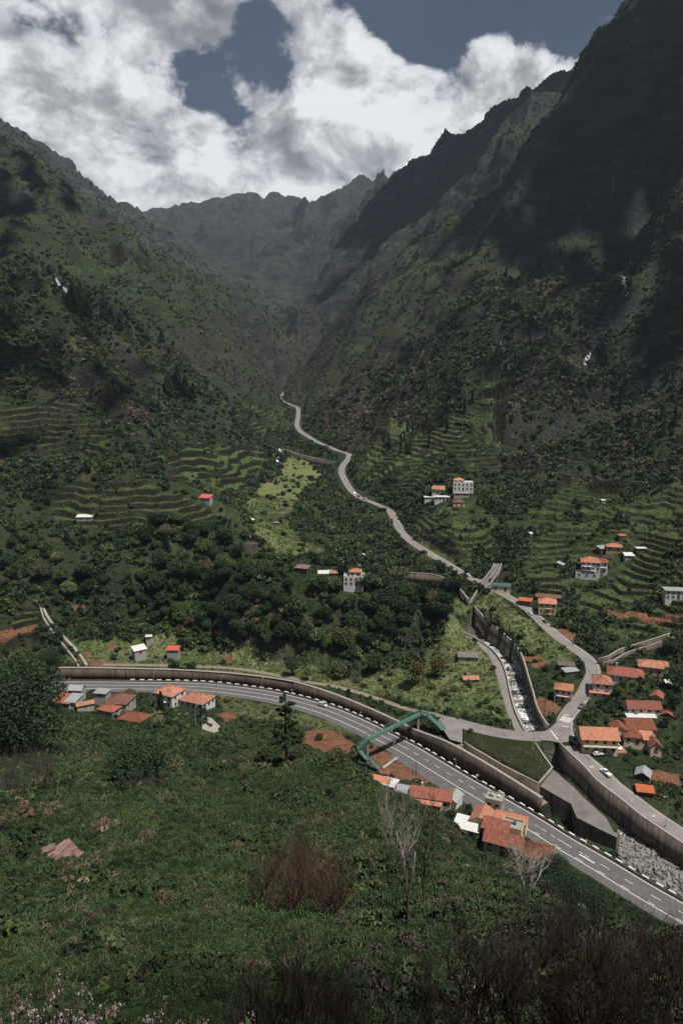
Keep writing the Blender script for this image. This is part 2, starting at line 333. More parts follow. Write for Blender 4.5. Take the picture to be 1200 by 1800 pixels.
def seg_dist(x, y, pts, closed=False):
    best = np.full(x.shape, 1e9); zz = np.zeros(x.shape); n = len(pts)
    for k in range(n if closed else n - 1):
        a = pts[k]; b = pts[(k+1) % n]; ab = b[:2] - a[:2]; L = ab @ ab + 1e-9
        t = np.clip(((x - a[0]) * ab[0] + (y - a[1]) * ab[1]) / L, 0, 1)
        d = np.hypot(x - a[0] - t * ab[0], y - a[1] - t * ab[1]); m_ = d < best
        best = np.where(m_, d, best); zz = np.where(m_, a[2] + t * (b[2] - a[2]), zz)
    return best, zz
def stamp_poly(pts, fall=0.0, dz=0.0, mask=None, mode='idw', keep_low=False):
    pts = np.array(pts); si, sj = sub(pts[:, :2], fall + 1); x = GX[si, sj]; y = GY[si, sj]
    ins = inside(x, y, pts)
    dist, zn = seg_dist(x, y, pts, True)
    if mode == 'idw':
        w_ = 0; s_ = 0
        for p in pts: q = 1 / ((x - p[0]) ** 2 + (y - p[1]) ** 2 + 1) ** 1.5; w_ = w_ + q; s_ = s_ + q * p[2]
        zt = s_ / w_
    elif mode == 'plane':
        c_, *_r = np.linalg.lstsq(np.c_[pts[:, :2], np.ones(len(pts))], pts[:, 2], rcond=None); zt = c_[0] * x + c_[1] * y + c_[2]
    else: zt = zn
    if fall > 0: wgt = np.where(ins, 1.0, 1 - smooth(0, fall, dist))
    else: wgt = ins.astype(float)
    if fall > 0: zt = np.where(ins, zt, zn if mode != 'plane' else zt)
    Z[si, sj] = Z[si, sj] * (1 - wgt) + (zt + dz) * wgt
    if mask is not None:
        M, ch, val = mask; M[si, sj, ch] = np.maximum(M[si, sj, ch], val * np.where(ins, 1.0, 0))
def paint(poly_px, M, ch, val=1.0, soft=3.0, raised=None):
    pts = np.array([G(px, py) for px, py in poly_px]); si, sj = sub(pts[:, :2], soft); x = GX[si, sj]; y = GY[si, sj]
    ins = inside(x, y, pts); dist, _z = seg_dist(x, y, pts, True)
    sd = np.where(ins, dist, -dist) + pn(x / (soft * 1.5), y / (soft * 1.5), 77) * soft * .6
    M[si, sj, ch] = np.maximum(M[si, sj, ch], val * smooth(-soft * .4, soft * .4, sd)); return pts
def stamp_line(pts, hw, fall, dz=-0.08):
    pts = np.array(pts); si, sj = sub(pts[:, :2], hw + fall + 1); x = GX[si, sj]; y = GY[si, sj]
    d, zt = seg_dist(x, y, pts); wgt = 1 - smooth(hw, hw + fall, d); Z[si, sj] = Z[si, sj] * (1 - wgt) + (zt + dz) * wgt
def cat(pts, step=3.0):
    """Catmull-Rom resample of an (n,3) polyline"""
    p = np.array(pts, float); p = np.vstack([2 * p[0] - p[1], p, 2 * p[-1] - p[-2]]); out = []
    for k in range(1, len(p) - 2):
        L = np.linalg.norm(p[k+1] - p[k]); n = max(1, int(L / step))
        for t in np.arange(n) / n:
            out.append(.5 * (2 * p[k] + (p[k+1] - p[k-1]) * t + (2 * p[k-1] - 5 * p[k] + 4 * p[k+1] - p[k+2]) * t * t + (3 * p[k] - p[k-1] - 3 * p[k+1] + p[k+2]) * t ** 3))
    out.append(p[-2]); return np.array(out)
def offs(pts, o):
    p = np.array(pts); t = np.gradient(p[:, :2], axis=0); t /= np.linalg.norm(t, axis=1)[:, None] + 1e-9
    q = p.copy(); q[:, 0] += -t[:, 1] * o; q[:, 1] += t[:, 0] * o; return q

# ---- terraces (before roads)
def terrace(poly_px, h, brk=1.0, str_=1.0):
    pts = np.array([G(px, py) for px, py in poly_px]); si, sj = sub(pts[:, :2], 8); x = GX[si, sj]; y = GY[si, sj]
    ins = inside(x, y, pts); dist, _z = seg_dist(x, y, pts, True); wgt = smooth(-3, 5, np.where(ins, dist, -dist) + pn(x / 12, y / 12, 55) * 5) * str_ * (1 - brk * .88 + brk * .88 * smooth(-.35, .02, pn(x / 26, y / 26, 56) + .35 * pn(x / 9, y / 9, 57)))
    z = Z[si, sj]; t = (z + pn(x / 45, y / 45, 41) * h * 1.2 + pn(x / 11, y / 11, 42) * h * .22) / h; f = t - np.floor(t)
    ridge = smooth(.72, .97, f) - f
    Z[si, sj] = z + wgt * h * ridge
    MASK2[si, sj, 3] = np.maximum(MASK2[si, sj, 3], wgt); return pts
TERR = [([(95,915),(95,850),(200,845),(295,862),(390,905),(330,935),(200,935)], 3.6),
 ([(300,860),(290,800),(330,775),(450,775),(470,800),(440,850),(380,870)], 5.4),
 ([(0,790),(0,690),(120,700),(230,780),(180,800)], 3.8),
 ([(190,455),(230,435),(270,460),(250,480)], 10.0),
 ([(0,1110),(0,1060),(70,1070),(70,1120)], 2.6), ([(130,1105),(130,1070),(300,1075),(300,1105)], 2.4),
 ([(640,850),(640,770),(760,730),(890,730),(890,850),(720,860)], 3.4),
 ([(730,990),(720,925),(760,900),(860,900),(870,960),(840,1000)], 2.8),
 ([(915,1020),(930,900),(1000,830),(1200,850),(1250,1080),(1060,1120),(990,1060)], 2.7),
 ([(440,760),(440,700),(480,690),(485,740)], 4.0), ([(820,780),(850,640),(900,640),(890,790)], 3.6)]
for pp, h in TERR: terrace(pp, h, .25 if h in (5.4, 3.6) else (.5 if h == 3.8 else 1.0))

# ---- levels of the built-up valley floor.  Highway corridor, foot of the retaining wall as far edge
BARR = [(-120,1203),(0,1199),(130,1197),(262,1198),(328,1199),(383,1202),(450,1210),(497,1218),(550,1231),(600,1247),(660,1273),(690,1289),(737,1313),(783,1340),(827,1366),(890,1402),(950,1437),(1000,1468),(1040,1491),(1087,1518),(1133,1546),(1200,1584),(1290,1634)]
barr = cat([P(a, b, 0) for a, b in BARR], 3)
_ty = barr[:, :2]
near_edge = offs(barr, -24); 
# orientation: make sure the offset goes towards the camera
if near_edge[len(barr)//2, 1] > barr[len(barr)//2, 1]: HSIGN = 1
else: HSIGN = -1
def hoff(o): return offs(barr, HSIGN * o)      # o metres from the barrier towards the camera
stamp_line(hoff(7.0), 8.2, 7, dz=-.1)
def poly_z(lst): return [P(a, b, z) for a, b, z in lst]
# meadow strip behind wall: ground level right up to the wall top
WALL_TOP = [(-120,1180),(0,1176),(130,1174),(250,1176),(317,1178),(383,1182),(437,1187),(497,1195),(533,1203),(583,1219),(640,1242),(693,1266),(730,1284),(783,1304),(840,1335),(883,1361),(950,1403)]
def wall_pair(top, base_line):
    """for each top pixel find the point of the world line base_line with the same bearing; return (x,y,ztop)"""
    out = []
    b = np.array([((q[0] / q[1])) for q in base_line])
    for px, py in top:
        dct = ray(px, py); u = dct[0] / dct[1]
        k = np.argmin(np.abs(b - u)); k = min(max(k, 1), len(b) - 2)
        # linear refine
        k2 = k + 1 if (u - b[k]) * (b[k+1] - b[k]) > 0 else k - 1
        a = (u - b[k]) / (b[k2] - b[k] + 1e-12); q = base_line[k] * (1 - a) + base_line[k2] * a
        out.append([q[0], q[1], CAM_H + dct[2] / dct[1] * q[1]])
    return np.array(out)
wline = offs(barr, -HSIGN * 1.3)
wtop = cat(wall_pair(WALL_TOP, wline), 4)
# ground strip 14 m wide behind the wall at wall top level
beh = offs(wtop, -HSIGN * 9); 
stampz = beh.copy(); stamp_line(stampz[:-6], 8.6, 10, dz=-.35)
si, sj = sub(wline[:, :2], 6); 
# cut the corridor sharply in front of the wall line
cor = np.vstack([offs(wline, -HSIGN * .6), hoff(15)[::-1]]); cor[:, 2] = 0
x = GX[si, sj]; y = GY[si, sj]; ins = inside(x, y, cor); Z[si, sj] = np.where(ins, np.minimum(Z[si, sj], -.1), Z[si, sj])

# roads as world polylines
road_up = cat([P(a, b, z) for a, b, z in ROAD_UP], 4)
# upper valley road
stamp_line(road_up, 4.4, 9)
STREET = [(1000,1292,9),(975,1292,9),(933,1294,9),(883,1289,9),(840,1280,8.9),(800,1269,8.6)]
street = cat([P(a, b, z) for a, b, z in STREET], 3); stamp_line(street, 4.6, 5)
BANK = [(915,1290,9),(910,1275,9),(900,1250,9.1),(892,1225,9.3),(885,1200,9.6),(879,1180,9.9),(872,1162,10.2),(862,1147,10.5),(847,1135,11),(830,1124,11.4),(807,1111,12)]
bank = cat([P(a, b, z) for a, b, z in BANK], 3); stamp_line(bank, 2.6, 5)
PATH = [(800,1269),(763,1258),(717,1247),(683,1236),(633,1219),(583,1206),(550,1201),(500,1190),(450,1181),(400,1175),(317,1171),(267,1170),(180,1169)]
# channel upstream of the road bridge
CH_R = [(962,1277,8.9),(950,1260,9.3),(940,1237,10),(936,1220,10.6),(927,1190,12),(920,1165,13.2),(910,1142,14.3),(895,1125,15),(875,1107,15.8),(855,1092,16.4),(832,1066,17.4)]
CH_L = [(922,1286,8.9),(907,1255,9.1),(897,1220,9.4),(890,1187,9.8),(880,1162,10.3),(862,1141,10.8),(840,1126,11.3),(812,1110,12)]
ch_r = cat(poly_z(CH_R), 3); ch_l = cat(poly_z(CH_L), 3)
# the bank behind the right wall rises straight from its top
stamp_line(offs(ch_r, 0), 1.2, 6, dz=-.3)
bed = np.vstack([ch_l, ch_r[::-1]])
si, sj = sub(bed[:, :2], 3); x = GX[si, sj]; y = GY[si, sj]; ins = inside(x, y, bed)
y0, y1 = ch_l[0, 1], ch_l[-1, 1]
def bed_z(yv): return 3.0 + (yv - y0) / (y1 - y0) * 4.6
BEDSTEP = 1.15
def bed_step(yv):
    b_ = bed_z(yv) / BEDSTEP; return (np.floor(b_)) * BEDSTEP + .1 * (b_ - np.floor(b_))
Z[si, sj] = np.where(ins, bed_step(y), Z[si, sj]); MASK[si, sj, 3] = np.where(ins, 1, MASK[si, sj, 3])
# channel downstream, between crop field / concrete wedge and the road wall
road_l = offs(road_up, 0)
ROADWALL = [(984,1307,8.7),(1000,1322,8.2),(1025,1346,7.4),(1050,1373,6.8),(1075,1393,6.2),(1100,1412,5.7),(1125,1433,5.1),(1150,1450,4.6),(1200,1483,3.4),(1290,1540,2)]
rw = cat(poly_z(ROADWALL), 3)
LOWL = [(940,1304,9),(955,1328,9),(971,1351,9),(1007,1383,4),(1040,1417,3),(1088,1459,2)]
lowl = cat(poly_z(LOWL), 3)
bz = lambda yv: np.interp(yv, [175, 195, 215, 235, 250, 262, 280, 290], [-6.5, -5, -4, -3.2, -2.2, -1, .6, 2])
res = np.vstack([lowl, [P(1083,1474,0)], hoff(-2.0)[np.argmin(np.abs(barr[:, 0] - P(1088,1519,0)[0])):], rw[::-1]])
si, sj = sub(res[:, :2], 3); x = GX[si, sj]; y = GY[si, sj]; ins = inside(x, y, res)
Z[si, sj] = np.where(ins, bz(y) + pn(x / 5, y / 5, 88) * .9 * smooth(225, 205, y), Z[si, sj]); MASK[si, sj, 3] = np.where(ins, 1, MASK[si, sj, 3])
# pit between the highway barrier and the wedge
pit = np.vstack([hoff(-2.0)[np.argmin(np.abs(barr[:, 0] - P(948,1436,0)[0])):np.argmin(np.abs(barr[:, 0] - P(1100,1526,0)[0]))], [P(1088,1470,2)], [P(1013,1440,3)], [P(1000,1413,5)], [P(948,1384,7)], [P(940,1378,7)]])
si, sj = sub(pit[:, :2], 3); x = GX[si, sj]; y = GY[si, sj]; ins = inside(x, y, pit)
Z[si, sj] = np.where(ins, -2.0 + pn(x / 6, y / 6, 89) * .6, Z[si, sj])
# crop field
FIELD = [(812,1288,9.3),(830,1289,9.3),(880,1298,9.2),(938,1304,9.1),(953,1328,9),(968,1350,9),(947,1378,9),(883,1347,9.1),(850,1327,9.2),(816,1307,9.3)]
stamp_poly(poly_z(FIELD), 0, 0, (MASK, 2, 1.0))
# ramp between the wall top and the crop field
RAMP = [(796,1297,8.4),(812,1306,8.2),(850,1330,6.8),(893,1366,4.2),(925,1392,2.5),(948,1410,1.5),(945,1404,1.6),(905,1376,3.8),(883,1362,5),(840,1336,6.8),(800,1312,8.1),(786,1303,8.4)]

_u = wtop[:, 0] / wtop[:, 1]; _k0 = P(792, 1306, 8.5); KX = np.nonzero(_u > _k0[0] / _k0[1])[0]
ramp_c = wtop[KX].copy(); ramp_c[:, 2] -= np.linspace(.15, 3.2, len(KX)); ramp_c = offs(ramp_c, -HSIGN * 2.5); stamp_line(ramp_c, 1.7, .3, dz=-.1)
# ------------------------------------------------------------------ paint the ground cover
paint([(400,1192),(330,1172),(250,1172),(120,1165),(120,1120),(300,1115),(420,1130),(480,1165),(640,1195),(750,1160),(830,1110),(860,1150),(885,1210),(905,1272),(800,1255),(700,1228),(560,1198)], MASK, 1, 1, 6)
paint([(845,1050),(865,1040),(1000,1145),(1010,1160),(950,1165),(915,1135),(880,1100),(838,1062)], MASK, 1, 1, 3)
def paint_w(pts, M_, ch, val, soft):
    pts = np.array(pts); si, sj = sub(pts[:, :2], soft); x = GX[si, sj]; y = GY[si, sj]; ins = inside(x, y, pts); dist, _z = seg_dist(x, y, pts, True); sd = np.where(ins, dist, -dist) + pn(x / (soft * 1.5), y / (soft * 1.5), 77) * soft * .6
    M_[si, sj, ch] = np.maximum(M_[si, sj, ch], val * smooth(-soft * .4, soft * .4, sd))
vz = lambda py: float(np.interp(py, [780, 800, 840, 900, 940, 985, 1010], [64, 58, 50, 42, 37, 30, 27]))
paint_w([P(a, b, vz(b)) for a, b in [(415,955),(420,900),(452,860),(482,835),(505,800),(545,795),(565,815),(535,860),(515,885),(515,930),(570,970),(600,1000),(540,1005),(470,985)]], MASK, 1, 1.0, 9)
paint([(660,1022),(740,1030),(800,1050),(830,1075),(810,1085),(740,1050),(660,1035)], MASK, 1, .8, 4)
SOILS = [([(530,1288),(560,1282),(600,1290),(625,1310),(610,1330),(570,1325),(530,1310)], 3), ([(640,1335),(655,1310),(700,1335),(735,1350),(770,1365),(765,1378),(700,1370),(665,1360)], 2),
 ([(156,1163),(200,1162),(205,1175),(160,1176)], .8), ([(145,1148),(160,1146),(168,1154),(150,1157)], .8), ([(185,1130),(200,1130),(208,1138),(195,1140)], .6), ([(392,1150),(408,1150),(410,1165),(393,1165)], .6),
 ([(973,1100),(985,1100),(1015,1115),(1018,1125),(1000,1125),(975,1110)], .8), ([(1050,1078),(1060,1070),(1100,1076),(1190,1082),(1195,1090),(1120,1087),(1060,1083)], .8),
 ([(940,1232),(950,1225),(975,1235),(985,1245),(975,1258),(950,1258)], .8), ([(1145,1352),(1200,1362),(1200,1382),(1140,1370)], .8), ([(915,1160),(950,1152),(952,1158),(920,1166)], .5), ([(930,1168),(965,1160),(968,1168),(940,1175)], .5),
 ([(0,1130),(0,1110),(60,1100),(62,1110)], 1), ([(128,1065),(145,1060),(150,1070),(130,1073)], 1),([(380,1255),(405,1250),(420,1262),(395,1270)],1)]
for pp, sf in SOILS: paint(pp, MASK, 0, 1, sf)
# burnt brown scrub on some slopes
for pp, v, sf in [([(420,650),(560,480),(660,480),(700,520),(600,600),(540,680)], .8, 40), ([(600,800),(520,720),(560,640),(700,680),(800,760),(700,820)], .75, 25), ([(860,850),(900,560),(1000,520),(1180,560),(1200,850),(1000,830)], .45, 30),
  ([(60,700),(160,680),(280,740),(250,770),(120,740)], .8, 10), ([(0,640),(120,600),(260,640),(200,700),(0,690)], .45, 20), ([(250,640),(330,560),(450,570),(500,660),(440,700)], .7, 25), ([(640,640),(900,400),(1000,420),(900,560),(760,640)], .3, 30),
  ([(680,560),(560,700),(620,760),(760,640)],.5,20)]:
    paint(pp, MASK2, 0, v, sf)
# rust and ochre crags
for pp in ([(110,600),(160,590),(165,630),(120,640)], [(90,820),(150,790),(170,850),(120,870)], [(640,700),(760,600),(775,620),(680,720)], [(930,450),(990,430),(1000,520),(950,520)], [(1030,330),(1080,260),(1120,280),(1060,400)]):
    paint(pp, MASK2, 2, .6, 10)
# cliff of the promontory
paint([(400,1130),(400,1000),(470,1010),(560,1030),(640,1060),(640,1160),(520,1150)], MASK2, 2, .45, 10)
paint([(385,1222),(450,1236),(520,1250),(590,1272),(625,1290),(600,1290),(530,1275),(440,1262),(390,1250)], MASK, 1, .8, 3)

# ------------------------------------------------------------------ mesh helpers
def link(o, parent=None):
    COL.objects.link(o)
    if parent is not None: o.parent = parent
    return o
def mesh_np(name, V, F, mats, parent=None, smooth_=True, matidx=None, attrs=None, linkit=True):
    me = bpy.data.meshes.new(name); V = np.asarray(V, np.float32); F = np.asarray(F, np.int32); k = F.shape[1]
    me.vertices.add(len(V)); me.vertices.foreach_set('co', V.ravel()); me.loops.add(F.size); me.loops.foreach_set('vertex_index', F.ravel())
    me.polygons.add(len(F)); me.polygons.foreach_set('loop_start', np.arange(0, F.size, k, dtype=np.int32)); me.polygons.foreach_set('loop_total', np.full(len(F), k, np.int32))
    if matidx is not None: me.polygons.foreach_set('material_index', np.asarray(matidx, np.int32))
    me.update(calc_edges=True)
    if smooth_: me.polygons.foreach_set('use_smooth', np.ones(len(F), bool))
    for nm, dat in (attrs or {}).items():
        a = me.attributes.new(nm, 'FLOAT_COLOR', 'POINT'); a.data.foreach_set('color', dat.astype(np.float32).ravel())
    for m_ in (mats if isinstance(mats, (list, tuple)) else [mats]): me.materials.append(m_)
    o = bpy.data.objects.new(name, me)
    if linkit: link(o, parent)
    return o
class MB:
    """collects polygons of one part"""
    def __init__(s): s.v = []; s.f = []; s.mi = []; s.cur = 0
    def add(s, vs, fs, mi=None):
        b = len(s.v); s.v += [tuple(map(float, q)) for q in vs]; s.f += [tuple(b + i for i in f) for f in fs]; s.mi += [s.cur if mi is None else mi] * len(fs); return s
    def box(s, x0, x1, y0, y1, z0, z1, mi=None):
        return s.add([(x0,y0,z0),(x1,y0,z0),(x1,y1,z0),(x0,y1,z0),(x0,y0,z1),(x1,y0,z1),(x1,y1,z1),(x0,y1,z1)], [(0,3,2,1),(4,5,6,7),(0,1,5,4),(1,2,6,5),(2,3,7,6),(3,0,4,7)], mi)
    def bar(s, a, b, w_, h, mi=None, up_=(0,0,1)):
        a = Vector(a); b = Vector(b); d = (b - a).normalized(); u = Vector(up_)
        if abs(d.dot(u)) > .98: u = Vector((0, 1, 0))
        sd = d.cross(u).normalized(); up2 = sd.cross(d); vs = []
        for q in (a, b):
            for sx, sz in ((-1,-1),(1,-1),(1,1),(-1,1)): vs.append(q + sd * (sx * w_ / 2) + up2 * (sz * h / 2))
        return s.add(vs, [(0,1,2,3),(7,6,5,4),(0,4,5,1),(1,5,6,2),(2,6,7,3),(3,7,4,0)], mi)
    def tube(s, pts, rad, n=6, mi=None, cap=True):
        pts = [Vector(p) for p in pts]; rings = []
        if not hasattr(rad, '__len__'): rad = [rad] * len(pts)
        vs = []
        for i, p in enumerate(pts):
            d = (pts[min(i+1, len(pts)-1)] - pts[max(i-1, 0)]); d = d.normalized() if d.length > 1e-6 else Vector((0,0,1))
            a = Vector((1,0,0)) if abs(d.x) < .8 else Vector((0,1,0)); e1 = d.cross(a).normalized(); e2 = d.cross(e1)
            for k in range(n): th = 2 * math.pi * k / n; vs.append(p + (e1 * math.cos(th) + e2 * math.sin(th)) * rad[i])
        fs = [(i*n+k, i*n+(k+1)%n, (i+1)*n+(k+1)%n, (i+1)*n+k) for i in range(len(pts)-1) for k in range(n)]
        if cap: fs += [tuple(range(n-1, -1, -1)), tuple(range((len(pts)-1)*n, len(pts)*n))]
        return s.add(vs, fs, mi)
    def build(s, name, mats, parent=None, smooth_=False, loc=None):
        me = bpy.data.meshes.new(name); me.from_pydata(s.v, [], s.f)
        for m_ in (mats if isinstance(mats, (list, tuple)) else [mats]): me.materials.append(m_)
        me.polygons.foreach_set('material_index', s.mi)
        if smooth_: me.polygons.foreach_set('use_smooth', [True] * len(s.f))
        me.validate(); me.update(); o = bpy.data.objects.new(name, me); link(o, parent)
        if loc is not None: o.location = loc
        return o
def tag(o, label=None, cat=None, group=None, kind=None):
    if label: o['label'] = label
    if cat: o['category'] = cat
    if group: o['group'] = group
    if kind: o['kind'] = kind
    return o
def empty(name, loc, rz=0.0, scale=1.0):
    o = bpy.data.objects.new(name, None); o.location = tuple(map(float, loc)); o.rotation_euler = (0, 0, rz); o.scale = (scale,) * 3; o.empty_display_size = .5; link(o); return o
def copy_tree(src, loc=None, rz=None, scale=None, parent=None):
    c = src.copy(); COL.objects.link(c); c.parent = parent
    if loc is not None: c.location = tuple(map(float, loc))
    if rz is not None: c.rotation_euler = (0, 0, rz)
    if scale is not None: c.scale = (scale,) * 3 if not hasattr(scale, '__len__') else scale
    for ch in list(src.children):
        d = copy_tree(ch, parent=c)
    return c

# ------------------------------------------------------------------ materials
def new_mat(name):
    m_ = bpy.data.materials.new(name); m_.use_nodes = True; t = NT(m_.node_tree); t.n.clear()
    o = t.new('ShaderNodeOutputMaterial'); b = t.new('ShaderNodeBsdfPrincipled'); t.l.new(b.outputs[0], o.inputs[0]); return m_, t, b
def bump(t, b, h, strength=.4, dist=.05):
    n = t.new('ShaderNodeBump'); n.inputs['Strength'].default_value = strength; n.inputs['Distance'].default_value = dist; t.put(n.inputs['Height'], h); t.l.new(n.outputs[0], b.inputs['Normal'])
def simple(name, c1, c2=None, scale=3.0, rough=.85, spec=.3, metal=0.0, detail=5, bmp=0.0, stain=None, coord='Object', bdist=.03, var=0.0):
    m_, t, b = new_mat(name); tc = t.new('ShaderNodeTexCoord').outputs[coord]
    c2 = c2 or tuple(x * .75 for x in c1); n = t.noise(tc, scale, detail, .6)
    col = t.mix(t.sstep(n, .3, .7), c1, c2)
    if stain:
        nn = t.noise(tc, stain[1], 6, .65); col = t.mix(t.m('MULTIPLY', t.sstep(nn, stain[2], stain[2] + .15), stain[3]), col, stain[0])
    if var:
        oi = t.new('ShaderNodeObjectInfo').outputs['Random']; hs = t.new('ShaderNodeHueSaturation'); t.put(hs.inputs['Color'], col)
        t.put(hs.inputs['Value'], t.m('ADD', 1 - var, t.m('MULTIPLY', oi, 2 * var))); col = hs.outputs[0]
    t.put(b.inputs['Base Color'], col); b.inputs['Roughness'].default_value = rough; b.inputs['Metallic'].default_value = metal
    b.inputs['Specular IOR Level'].default_value = spec
    if bmp: bump(t, b, n, bmp, bdist)
    return m_
def foliage(name, cols, rough=.75, hue=.02, val=.35, spec=.18):
    """leaf colour that differs from plant to plant and clump to clump"""
    m_, t, b = new_mat(name); tc = t.new('ShaderNodeTexCoord').outputs['Object']; oi = t.new('ShaderNodeObjectInfo').outputs['Random']
    n = t.noise(tc, 1.1, 3, .6); c = t.ramp(t.m('ADD', t.m('MULTIPLY', n, .7), t.m('MULTIPLY', oi, .4)), [(i / (len(cols) - 1) * .6 + .25, c) for i, c in enumerate(cols)])
    hs = t.new('ShaderNodeHueSaturation'); t.put(hs.inputs['Color'], c); t.put(hs.inputs['Hue'], t.m('ADD', .5 - hue / 2, t.m('MULTIPLY', t.m('FRACT', t.m('MULTIPLY', oi, 7.3)), hue)))
    t.put(hs.inputs['Value'], t.m('ADD', 1 - val, t.m('MULTIPLY', t.m('FRACT', t.m('MULTIPLY', oi, 13.7)), 2 * val)))
    t.put(b.inputs['Base Color'], hs.outputs[0]); b.inputs['Roughness'].default_value = rough; b.inputs['Specular IOR Level'].default_value = spec
    return m_
M = {}
M['leaf'] = foliage('leaf_green', [(.030,.050,.016),(.048,.074,.024),(.080,.104,.038)])
M['leafdark'] = foliage('leaf_dark', [(.014,.028,.012),(.024,.043,.018),(.040,.060,.026)])
M['leafmix'] = foliage('scrub_leaf', [(.018,.034,.014),(.034,.052,.022),(.058,.072,.034),(.068,.056,.034)], hue=.03, val=.4)
M['leafolive'] = foliage('leaf_olive', [(.05,.055,.025),(.085,.085,.04),(.12,.11,.06)])
M['leafgold'] = foliage('leaf_autumn', [(.05,.045,.015),(.10,.075,.02),(.15,.10,.03)])
M['grassblade'] = foliage('grass_blades', [(.027,.052,.019),(.048,.080,.030),(.080,.100,.045)], val=.3)
M['weeds'] = foliage('meadow_weeds', [(.070,.105,.036),(.118,.150,.056),(.185,.190,.088)], val=.3)
M['slopeleaf'] = foliage('slope_leaf', [(.019,.040,.017),(.036,.064,.027),(.062,.092,.040)])
M['petal'] = simple('valerian_petal', (.42,.33,.33), (.30,.22,.22), 20)
M['yellowpetal'] = simple('broom_petal', (.55,.36,.03), (.45,.28,.02), 20)
M['drygrass'] = foliage('dry_grass', [(.07,.055,.035),(.13,.10,.07),(.20,.16,.12)], val=.25)
M['bark'] = simple('bark', (.045,.035,.027), (.022,.018,.015), 4, .95, .1)
M['twig'] = simple('twig_dark', (.060,.047,.038), (.022,.017,.014), 3, .95, .1, var=.4)
M['broomtwig'] = simple('rusty_broom_twig', (.085,.052,.036), (.040,.027,.021), 3, .95, .1)
M['deadwood'] = simple('bleached_wood', (.30,.26,.22), (.12,.10,.085), 1.6, .9, .1)
m_, t, b = new_mat('bleached_dead_tree'); tc = t.new('ShaderNodeTexCoord').outputs['Object']; z_ = t.sep(tc)[2]; n = t.noise(tc, 1.6, 5, .6)
t.put(b.inputs['Base Color'], t.mix(t.sstep(t.m('ADD', z_, t.m('MULTIPLY', n, 5.0)), 5.5, 8.5), (.045,.035,.028), (.24,.21,.18))); b.inputs['Roughness'].default_value = .9; M['deadtree'] = m_
M['charred'] = simple('charred_trunk', (.035,.030,.026), (.085,.072,.062), .9, .95, .1)
M['asphalt'] = simple('asphalt', (.105,.098,.10), (.082,.077,.078), .35, .9, .25, coord='Generated' if False else 'Object', stain=((.055,.052,.052), .32, .55, .55))
M['oldasphalt'] = simple('old_asphalt', (.20,.18,.17), (.15,.135,.128), .2, .92, .2, stain=((.11,.10,.098), .3, .56, .6))
M['pathdirt'] = simple('path_dirt', (.20,.17,.13), (.14,.12,.09), .5, .95, .1)
M['line'] = simple('road_paint', (.62,.61,.58), (.46,.45,.43), 1.5, .8, .2)
M['kerb'] = simple('kerb_concrete', (.30,.28,.25), (.22,.205,.185), 1.0, .9, .2)
M['whiteblock'] = simple('white_painted_block', (.68,.67,.64), (.5,.49,.47), 3, .8, .2)
def wallmat(name, a, b_, c_):
    m_, t, b = new_mat(name); tc = t.new('ShaderNodeTexCoord').outputs['Object']; x_, y_, z_ = t.sep(tc)
    n1 = t.noise(tc, .18, 6, .6); st_ = t.comb(t.m('MULTIPLY', x_, 1.0), t.m('MULTIPLY', y_, 1.0), t.m('MULTIPLY', z_, .06)); n2 = t.noise(st_, .9, 5, .65)
    col = t.mix(t.sstep(n1, .35, .65), a, b_); col = t.mix(t.m('MULTIPLY', t.sstep(n2, .45, .68), .85), col, c_)
    n3 = t.noise(tc, 2.5, 4, .6); col = t.mix(t.m('MULTIPLY', t.sstep(n3, .5, .8), .3), col, (.05,.045,.04))
    # pour joints every 5 m along the wall
    jt = t.m('ABSOLUTE', t.m('SUBTRACT', t.m('FRACT', t.m('MULTIPLY', t.m('ADD', x_, t.m('MULTIPLY', y_, .35)), .19)), .5)); col = t.mix(t.m('MULTIPLY', t.sstep(jt, .493, .499), .6), col, (.03,.027,.024))
    t.put(b.inputs['Base Color'], col); b.inputs['Roughness'].default_value = .95; b.inputs['Specular IOR Level'].default_value = .1; bump(t, b, n3, .4, .08); return m_
M['retain'] = wallmat('stained_concrete', (.125,.094,.076), (.080,.061,.050), (.036,.029,.026))
M['retain2'] = wallmat('weathered_concrete', (.165,.138,.115), (.108,.088,.074), (.042,.035,.031))
M['slabtop'] = simple('slab_concrete', (.155,.14,.128), (.115,.105,.096), .35, .92, .15, stain=((.075,.068,.062), .12, .5, .6), bmp=.2)
